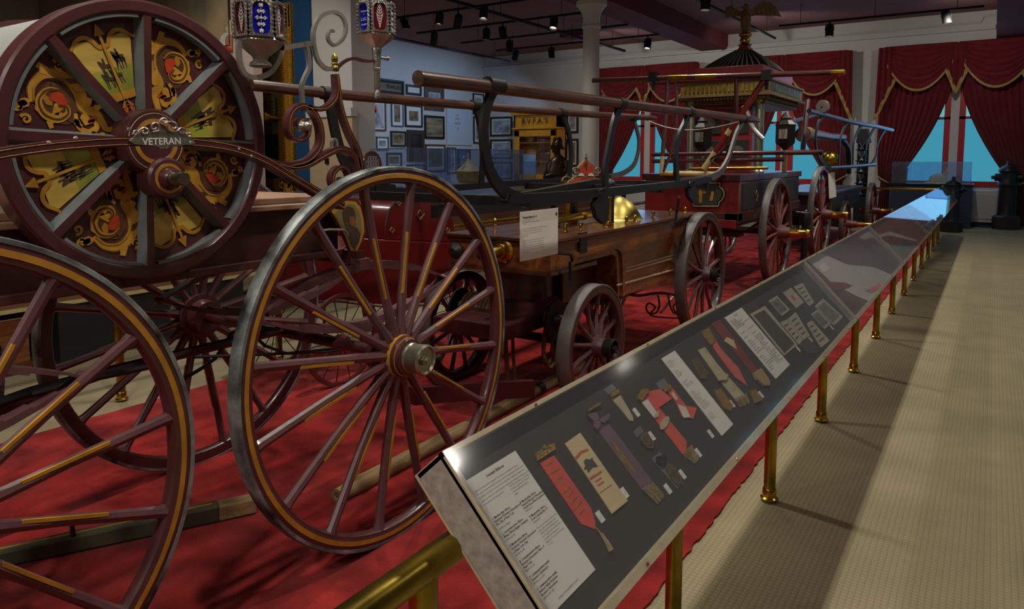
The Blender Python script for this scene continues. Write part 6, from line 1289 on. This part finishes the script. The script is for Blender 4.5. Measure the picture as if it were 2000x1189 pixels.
obj('pane', MB().box((x0+.24, CYf-.02, 1.1), (x1-.24, CYf-.014, zt-.75)), m_paneglass, dr, smooth=False)
for z in (1.5, 2.1): obj('shelf', MB().box((x0+.05, CYf+.06, z), (x1-.05, 20.5, z+.03)), m_oak, t, smooth=False)
put_text('lettering', [("B.V.F.A.'S", (x1-x0)/2, -.33, .26)], (x0, CYf-.001, zt), (1, 0, 0), (0, 0, 1), m_brown, t, align='CENTER', bold=.01, off=.025)
for i, (x, z, mt, lb, s_) in enumerate(((x0+.45, 2.13, m_silkcream, 'cream round shield on the top shelf of the oak cabinet', .17), (x0+.95, 2.13, m_pinkm, 'pink and white round shield on the top shelf of the oak cabinet', .18), (x0+.5, 1.53, m_oak, 'draped brown collar on the middle shelf of the oak cabinet', .2), (x0+1.0, 1.53, m_wood, 'darker draped collar on the middle shelf of the oak cabinet', .2))):
    obj('shield' if i < 2 else 'collar', MB().lathe([(s_*.8, 0), (s_, .02), (s_*.6, .06), (s_*.2, .08)], (x, CYf+.3, z+s_), (0, -1, 0), 20), mt, label=lb, cat='shield' if i < 2 else 'collar')
# large paintings near the reel
PY1 = 6.6-.004
t = picture('unframed painting of a sky with a figure in a white hat, behind the reel', 'Y', PY1, 200, -30, 453, 106, m_frb, M('painted_sky_grey', (150, 134, 104), .7, var=.3, scale=1.2), M('painted_sky_tan', (158, 138, 104), .7, var=.35, scale=1.2, dark=(96, 92, 80)), .004, group='large paintings by the blue wall')
def PYY(L, Y, o=(420, 0), sc=5.947): return [A(o[0]+u/sc, o[1]+v/sc, 'Y', Y) for u, v in L]
obj('painted_figure', MB().prism(PYY([(50, 480), (70, 420), (110, 380), (200, 375), (200, 600), (120, 570), (60, 520)], PY1-.02), (0, -.002, 0)), m_etch, t, smooth=False)
obj('painted_face', MB().prism(PYY([(115, 480), (130, 420), (170, 395), (200, 400), (200, 570), (160, 560), (125, 520)], PY1-.024), (0, -.002, 0)), M('painted_skin', (176, 120, 92), .7), t, smooth=False)
obj('painted_collar', MB().prism(PYY([(110, 560), (130, 500), (160, 560), (200, 570), (200, 602), (120, 590)], PY1-.027), (0, -.002, 0)), m_orange, t, smooth=False)
obj('painted_candle', MB().prism(PYY([(120, 330), (150, 300), (160, 230), (185, 235), (192, 380), (140, 375)], PY1-.022), (0, -.002, 0)), m_silkcream, t, smooth=False)
t = thing('gilt_framed_painting', 'huge street painting in a carved gilt frame on the blue wall', 'painting', A(548, 378, 'Y', 7.48), 'large paintings by the blue wall')
Pa, Pb = A(470, -40, 'Y', 7.47), A(583, 376, 'Y', 7.47); fwz = (A(583, 300, 'Y', 7.47).x-A(553, 300, 'Y', 7.47).x)
X1 = Pb.x; X0_ = X1-2.6; Z0 = Pb.z; Z1 = 3.9
mb = MB()
for x0, x1, z0, z1 in ((X0_, X0_+fwz, Z0, Z1), (X1-fwz, X1, Z0, Z1), (X0_, X1, Z0, Z0+fwz*.6), (X0_, X1, Z1-fwz, Z1)): mb.box((x0, 7.40, z0), (x1, 7.47, z1))
fr_ = obj('gilt_frame', mb, m_giltn, t, smooth=False, bevel=.015)
mb = MB(); rnd = random.Random(9)
for x in (X1-fwz*.55, X1-fwz*.15):
    z = Z0
    while z < Z1:
        if x < X1-fwz*.3: mb.tube([(x-.03, 7.395, z), (x+.03, 7.385, z+.03)], .009, 5)
        else: mb.ball((x+rnd.uniform(-.008, .008), 7.395, z), .018, 6)
        z += .028
for cx_, cz in ((X1-fwz*.5, Z0+.08), (X1-fwz*.6, Z1-.15)):
    for i in range(40): mb.ball((cx_+rnd.uniform(-.16, .14), 7.38, cz+rnd.uniform(-.12, .12)), rnd.uniform(.014, .03), 6)
tag(obj('carved_ornament', mb, m_giltn, fr_), kind='stuff')
obj('canvas', MB().box((X0_+.05, 7.43, Z0+.05), (X1-fwz*.8, 7.46, Z1-.05)), M('painted_haze', (140, 132, 100), .6, var=.2, scale=1.5), t, smooth=False)
cz_ = lambda v: A(530, v, 'Y', 7.43).z
obj('painted_ground', MB().box((X0_+.06, 7.428, Z0+.06), (X1-fwz*.85, 7.43, cz_(258))), M('painted_dark', (40, 36, 30), .5, var=.3, scale=3), t, smooth=False)
obj('painted_street', MB().box((X0_+.06, 7.427, cz_(262)), (X1-fwz*.85, 7.43, cz_(232))), M('painted_street', (110, 100, 76), .6, var=.4, scale=9), t, smooth=False)
for u0, u1, v0, v1, cc in ((512, 522, 196, 238, (134, 82, 64)), (522, 537, 194, 240, (150, 142, 104)), (537, 549, 190, 240, (98, 94, 76))):
    a, b = A(u0, v0, 'Y', 7.43), A(u1, v1, 'Y', 7.43)
    bl = obj('painted_building', MB().box((a.x, 7.425, b.z), (b.x, 7.43, a.z)), M('painted_wall', cc, .7, var=.15), t, smooth=False)
    mb = MB()
    for i in range(3):
        for j in range(6): x = a.x+(b.x-a.x)*(.2+.27*i); z = b.z+(a.z-b.z)*(.15+.14*j); mb.box((x, 7.422, z), (x+(b.x-a.x)*.12, 7.425, z+(a.z-b.z)*.07))
    obj('painted_windows', mb, m_horse, bl, smooth=False)
t = obj('brass_horn', MB().lathe([(.10, 0), (.08, .04), (.04, .10), (.025, .3)], A(515, 227, 'Y', 7.2), (.5, .85, -.1), 24), m_brasst, label='brass horn bell hanging at the edge of the mauve wall', cat='horn')
xa, xb = A(584, 200, 'Y', 7.49).x, A(612, 200, 'Y', 7.49).x
obj('trim_6', MB().box((-10.8, 7.46, 0), (xb, 7.5, 4.9)), m_blue, kind='structure', smooth=False)
obj('wall_switch', MB().box((A(635, 312, 'Y', 7.4).x, 7.39, A(635, 320, 'Y', 7.4).z), (A(641, 312, 'Y', 7.4).x, 7.42, A(635, 309, 'Y', 7.4).z)), m_black, label='small black switch plate on the tan trim beside the blue wall', cat='switch', smooth=False)
# ================================================================ curtains
def curtain_set(c, n_, words):
    YC = YW-.20; top = 4.34
    def panel(sg, lab):
        ox = c+sg*1.62
        def fn(s, t_):
            z = top-.05-(top-.10)*t_
            zt_ = 1.05
            if z > zt_:
                f = (top-z)/(top-zt_); inner = .06+(1.12)*max(0, (f-.18)/.82)**1.7; outer = 1.62+.03*math.sin(f*2)-.28*max(0, f-.7)**1.2
            else:
                f = (zt_-z)/zt_; inner = 1.18-.12*math.sin(f*1.6); outer = 1.52+.08*f
            x = outer+(inner-outer)*s; nf = 11
            y = YC+.05-.035*math.sin(s*nf*2*PI+.6*math.sin(t_*9))*(1-.2*t_)-.05*math.sin(PI*s)
            return Vector((c+sg*x, y, max(z, .02)))
        t = thing('curtain', lab, 'curtain', (ox, YC, 0), 'red curtains at the far windows')
        obj('drape', MB().grid(fn, 88, 48), m_curtain, t, solid=.006)
        p = c+sg*1.35; obj('tie_back', MB().tube(smoothpath([(c+sg*1.66, YC+.08, 1.22), (c+sg*1.5, YC-.10, 1.10), (c+sg*1.3, YC-.12, 1.0), (c+sg*1.12, YC+.02, 1.02)], 5), .014, 6), m_cream, t)
        return t
    panel(-1, 'red velvet curtain tied back on the left of the %s window pair' % words); panel(1, 'red velvet curtain tied back on the right of the %s window pair' % words)
    for sg, w_ in ((-1, 'left'), (1, 'right')):
        x0, x1 = (c-1.56, c-.02) if sg < 0 else (c+.02, c+1.56)
        t = thing('swag', 'draped red swag with gold edge on the %s half of the %s window pair' % (w_, words), 'valance', ((x0+x1)/2, YC-.15, 3.3), 'red swags over the far windows')
        def fn(s, v):
            e = math.sin(PI*s)**.75; z = top-v*(.18+.90*e); y = YC-.10-.10*math.sin(PI*s)*(.4+.6*v)-.045*abs(math.sin(v*7*PI))*(e**.5)
            x = x0+(x1-x0)*s+(.0)*(v); return Vector((x, y, z))
        obj('drape', MB().grid(fn, 40, 56), m_curtain, t, solid=.006)
        obj('gold_edge', MB().tube([fn(i/40, 1.0)+Vector((0, -.012, 0)) for i in range(41)], None, flat=(.075, .012), fd=(0, 1, 0)), m_trimg, t)
    def jabot(x, dr, wdt, lab, sg):
        t = thing('jabot', lab, 'valance', (x, YC-.2, top-dr), 'red jabots between the swags')
        def fn(s, v):
            L_ = dr*(1-.55*abs(s-(0 if sg < 0 else 1)) if sg else 1-.45*abs(2*s-1)); return Vector((x+(s-.5)*wdt*(1+.2*v), YC-.16-.03*math.sin(s*6*PI), top-.02-L_*v))
        obj('drape', MB().grid(fn, 30, 8), m_curtain, t, solid=.006)
        obj('gold_edge', MB().tube([fn(i/30, 1)+Vector((0, -.014, 0)) for i in range(31)], None, flat=(.08, .012), fd=(0, 1, 0)), m_trimg, t)
    jabot(c, 1.15, .34, 'middle red jabot with gold edge of the %s window pair' % words, 0)
    jabot(c-1.5, 1.75, .34, 'left red jabot with gold zigzag edge of the %s window pair' % words, -1); jabot(c+1.5, 1.75, .34, 'right red jabot with gold zigzag edge of the %s window pair' % words, 1)
for c, wd_ in zip(WC, ('left', 'middle', 'right')): curtain_set(c, 0, wd_)
# radiator cover, vitrine on navy base with helmet and bucket, posts
t = thing('radiator_cover', 'white panelled radiator cover under the right window', 'radiator cover', (-.1, 20.3, 0))
obj('cover_box', MB().box((-1.6, 20.2, .12), (.16, 20.56, .86)), m_wallw, t, smooth=False, bevel=.01); obj('base', MB().box((-1.6, 20.25, 0), (.16, 20.56, .12)), m_blueint, t, smooth=False); obj('front_panel', MB().box((-.5, 20.18, .2), (.12, 20.2, .78)), m_wallw, t, smooth=False, bevel=.006)
VB = A(1895, 445, 'Z', 0); vx0, vx1 = A(1733, 440, 'Y', 19.6).x, A(1895, 440, 'Y', 19.6).x
t = thing('navy_plinth', 'dark navy display plinth in front of the right window', 'plinth', ((vx0+vx1)/2, 19.9, 0))
obj('plinth_box', MB().box((vx0, 19.6, 0), (vx1, 20.1, .98)), m_blueint, t, smooth=False, bevel=.006); obj('plinth_top', MB().box((vx0-.03, 19.57, .98), (vx1+.03, 20.12, 1.02)), m_frb, t, smooth=False)
vitrine('wide clear vitrine on the navy plinth by the right window', vx0+.05, vx1-.04, 19.62, 20.08, 1.52, 1.02)
t = thing('leather_bucket', 'old brown leather fire bucket inside the window vitrine', 'bucket', (A(1757, 360, 'Y', 19.85).x, 19.85, 1.02))
bc = Vector((A(1757, 360, 'Y', 19.85).x, 19.85, 1.02)); obj('bucket_body', MB().lathe([(.13, 0), (.15, .01), (.17, .33), (.175, .35), (.16, .34), (.15, .1), (.01, .08)], bc, n=24), m_frbr, t); obj('handle', MB().tube([bc+Vector((.16*math.cos(a), 0, .34+.05*math.sin(a))) for a in [PI*i/10 for i in range(11)]], .008, 6), m_black, t)
hc = Vector((A(1832, 362, 'Y', 19.85).x, 19.85, 1.02))
t = thing('leather_helmet', 'pale leather fire helmet with a tall front shield in the window vitrine', 'helmet', hc)
obj('helmet_shell', MB().lathe([(.24, .0), (.23, .015), (.17, .03), (.165, .08), (.14, .16), (.08, .22), (.02, .245), (.001, .248)], hc, n=32, sx=1.25), m_silkcream, t); obj('front_shield', MB().prism([hc+Vector((.18, -.03, .06)), hc+Vector((.21, -.03, .30)), hc+Vector((.16, -.03, .36)), hc+Vector((.08, -.03, .22))], (0, .05, 0)), m_silkcream, t, smooth=False)
def postpedestal(c, s, lab, big):
    t = thing('hydrant_post', lab, 'hydrant', c)
    obj('base', MB().lathe([(.30*s, 0), (.30*s, .30*s), (.25*s, .34*s)], c, n=8), m_blackm if not big else M('brown_black_iron', (44, 36, 36), .5, var=.2), t)
    obj('barrel', MB().lathe([(.22*s, .34*s), (.20*s, .40*s), (.19*s, 1.05*s), (.23*s, 1.08*s), (.23*s, 1.14*s), (.2*s, 1.18*s), (.2*s, 1.40*s), (.23*s, 1.43*s), (.22*s, 1.48*s), (.14*s, 1.55*s), (.06*s, 1.60*s), (.05*s, 1.68*s), (.01*s, 1.70*s)], c, n=20), m_black, t)
    for sg in (-1, 1): obj('nozzle_cap', MB().lathe([(.09*s, .12*s), (.10*s, .28*s), (.05*s, .30*s), (.04*s, .36*s)], Vector(c)+Vector((0, 0, 1.28*s)), (sg, 0, 0), 14), m_black, t)
hp = A(1968, 443, 'Z', 0); postpedestal((hp.x-.05, 20.0, 0), .92, 'black iron hydrant standing beside the right curtain', True)
hp = A(1860, 450, 'Z', 0); postpedestal((A(1858, 440, 'Y', 18.6).x, 18.6, 0), .72, 'smaller black iron hydrant at the end of the sloping cases', False)
# tall leaning dark case beside the last engine
cx0 = A(1672, 300, 'Y', 19.2).x; cx1 = A(1694, 300, 'Y', 19.2).x
t = thing('tall_dark_case', 'tall narrow dark case with silver trophies behind the last engine', 'display case', ((cx0+cx1)/2, 19.3, 0))
z9 = A(1680, 252, 'Y', 19.2).z; z8 = A(1680, 279, 'Y', 19.2).z
obj('case_back', MB().box((cx0, 19.4, 0), (cx1, 19.45, z8)), m_blackm, t, smooth=False); obj('case_base', MB().box((cx0, 19.1, 0), (cx1, 19.45, .7)), m_blackm, t, smooth=False)
obj('hood', MB().prism([(cx0, 19.08, z8), (cx1+.05, 19.08, z8), (cx1-.02, 19.08, z9), (cx0+.05, 19.08, z9)], (0, .38, 0)), M('grey_hood', (52, 52, 52), .6), t, smooth=False)
obj('front_glass', MB().box((cx0, 19.1, .7), (cx1, 19.106, z8)), m_paneglass, t, smooth=False)
for i in range(5):
    z = .75+i*.27; x = cx0+.12+(i*.37 % 1)*(cx1-cx0-.25)
    obj('silver_cup', MB().lathe([(.05, 0), (.02, .04), (.02, .08), (.06, .14), (.07, .22), (.05, .2)], (x, 19.25, z), n=14), m_silver, label='silver trophy cup number %s from the bottom of the tall dark case' % ('one', 'two', 'three', 'four', 'five')[i], cat='trophy')
    obj('shelf', MB().box((cx0, 19.12, z-.02), (cx1, 19.4, z)), m_blackm, t, smooth=False)
# ================================================================ ceiling tracks, pipes, spotlights
def track(label, a, b, r=.022, name='lighting_track', mt=None):
    a, b = Vector(a), Vector(b); t = thing(name, label, 'lighting track' if name == 'lighting_track' else 'pipe', (a+b)/2)
    obj('track_bar', MB().bar(a, b, r*2, r*2), mt or m_blackm, t, smooth=False)
    n = max(2, int((b-a).length/3.0))
    for i in range(n+1):
        p = a+(b-a)*((i+.3)/(n+.6)); obj('hanger_rod', MB().tube([p, (p.x, p.y, ZC)], .006, 6), m_blackm, t)
    return t
TZc = 4.6
track('black ceiling track running along the picture wall', (-12.6, 9, TZc), (-12.6, 19.0, TZc)); track('long ceiling track crossing the middle of the room towards the windows', (-8.75, 4, TZc), (-8.75, 19.0, TZc), .03)
track('nearest cross track between the pier and the middle track', (-11.0, 11.9, TZc), (-7.3, 11.9, TZc)); track('second cross track carrying three hanging spotlights', (-11.7, 13.6, TZc), (-7.2, 13.6, TZc))
track('third cross track ending near the column', (-11.7, 15.35, TZc), (-7.0, 15.35, TZc)); track('fourth cross track, nearest the far wall', (-11.7, 16.95, TZc), (-6.9, 16.95, TZc))
track('ceiling track right of the column ending above the roofed engine', (-4.95, 7, TZc), (-4.7, 19.1, TZc)); track('short ceiling track over the right end of the room', (-4.2, 17.4, TZc), (-.3, 17.4, TZc))
track('ceiling track above the aisle railing', (-1.07, 0, 4.6), (-1.07, 15.5, 4.6)); track('ceiling track above the aisle', (1.7, 1, 4.6), (1.7, 14, 4.6))
track('ceiling track above the red carpet', (-3.3, 0, 4.6), (-3.3, 14.5, 4.6))
for i, (x0, x1) in enumerate(((-14.0, -7.2), (-6.0, -.4))):
    tag(obj('wall_conduit', MB().tube([(x0, YW-.07, 4.75-.0), (x1, YW-.07, 4.78), (x1+.05, YW-.07, 4.9), (x1+.4, YW-.07, 4.92)], .02, 8), m_wallw), 'thin white conduit along the far wall cornice, %s half' % ('left', 'right')[i], 'conduit')
def can(c, tilt, az, lit, label, z_track=TZc):
    c = Vector(c); d = Vector((math.sin(tilt)*math.cos(az), math.sin(tilt)*math.sin(az), -math.cos(tilt)))
    t = thing('track_spotlight', label, 'spotlight', c, 'black can spotlights on the ceiling tracks')
    obj('can', MB().lathe([(.05, -.14), (.075, -.12), (.085, -.06), (.085, .13), (.078, .13), (.075, .02), (.01, .0)], c, d, 24), m_blackm, t)
    obj('lens', MB().lathe([(.074, .085), (.001, .09)], c, d, 20), m_bulb if lit == 2 else m_bulbdim if lit == 1 else m_black, t)
    obj('yoke', MB().tube([(c.x-.09, c.y, c.z), (c.x-.09, c.y, c.z+.13), (c.x+.09, c.y, c.z+.13), (c.x+.09, c.y, c.z)], .008, 6).tube([(c.x, c.y, c.z+.13), (c.x, c.y, z_track)], .02, 8), m_blackm, t)
    return t
cans = [(790, 12, 11.9, .45, 0, 1, 'largest tilted spotlight with its lamp showing, right of the lamp bracket'), (895, 42, 11.9, .5, 2.6, 0, 'dark spotlight tilted left below the nearest cross track'), (858, 6, 11.9, .2, -1.5, 1, 'spotlight at the top edge between two tracks'), (945, -6, 11.9, .2, -1.5, 2, 'brightest spotlight cut by the top edge of the photo'), (1082, 17, 13.6, .35, -1.4, 2, 'bright glowing spotlight left of the column capital'),
 (848, 75, 13.6, .5, 2.5, 0, 'dark spotlight at the left end of the second cross track'), (950, 67, 13.6, .12, -1.5, 1, 'upright spotlight with glowing rim, middle of the second track'), (982, 64, 13.6, .2, 0, 0, 'dark spotlight just right of the upright glowing one'), (995, 90, 15.35, .08, 0, 0, 'upright dark spotlight on the third track'), (1007, 108, 16.95, .6, 2.6, 0, 'spotlight tilted left on the fourth track'),
 (1077, 103, 16.95, .08, 0, 0, 'upright dark spotlight on the fourth track before the column'), (1265, 86, 16.95, .3, -1.5, 2, 'lit spotlight right of the column above the left curtains'), (1378, 6, 13.2, .1, -1.5, 2, 'lit spotlight at the top edge left of the eagle'), (1620, 60, 17.4, .1, -1.4, 2, 'lit spotlight above the middle curtains'), (1849, 18, 17.4, .2, 0, 0, 'dark spotlight near the top right corner'), (1162, 44, 13.9, .2, 0, 0, 'spotlight half hidden behind the column')]
for u, v, Y, tilt, az, lit, lb in cans:
    p = A(u, v, 'Y', Y); p.z = min(p.z, 4.46); can(p, tilt, az, lit, lb, max(TZc, p.z+.15))
for i, y in enumerate((1.4, 4.6, 7.8, 11.0, 14.2)): can((-1.07, y, 4.42), .05, 3.1, 1, 'spotlight above the aisle railing, %s from the camera' % ('first', 'second', 'third', 'fourth', 'fifth')[i])
tag(obj('exit_fixture', MB().box((-10.05, 17.6, 4.9), (-9.2, 18.1, 5.04)), m_beam), 'small dark red box fixture on the ceiling behind the tracks', 'fixture')
tag(obj('smoke_detector', MB().lathe([(.10, 4.98), (.12, 5.02), (.12, 5.05)], (-.5, 17.2, 0), n=20), m_wallw), 'white smoke detector on the ceiling near the top right corner', 'detector')
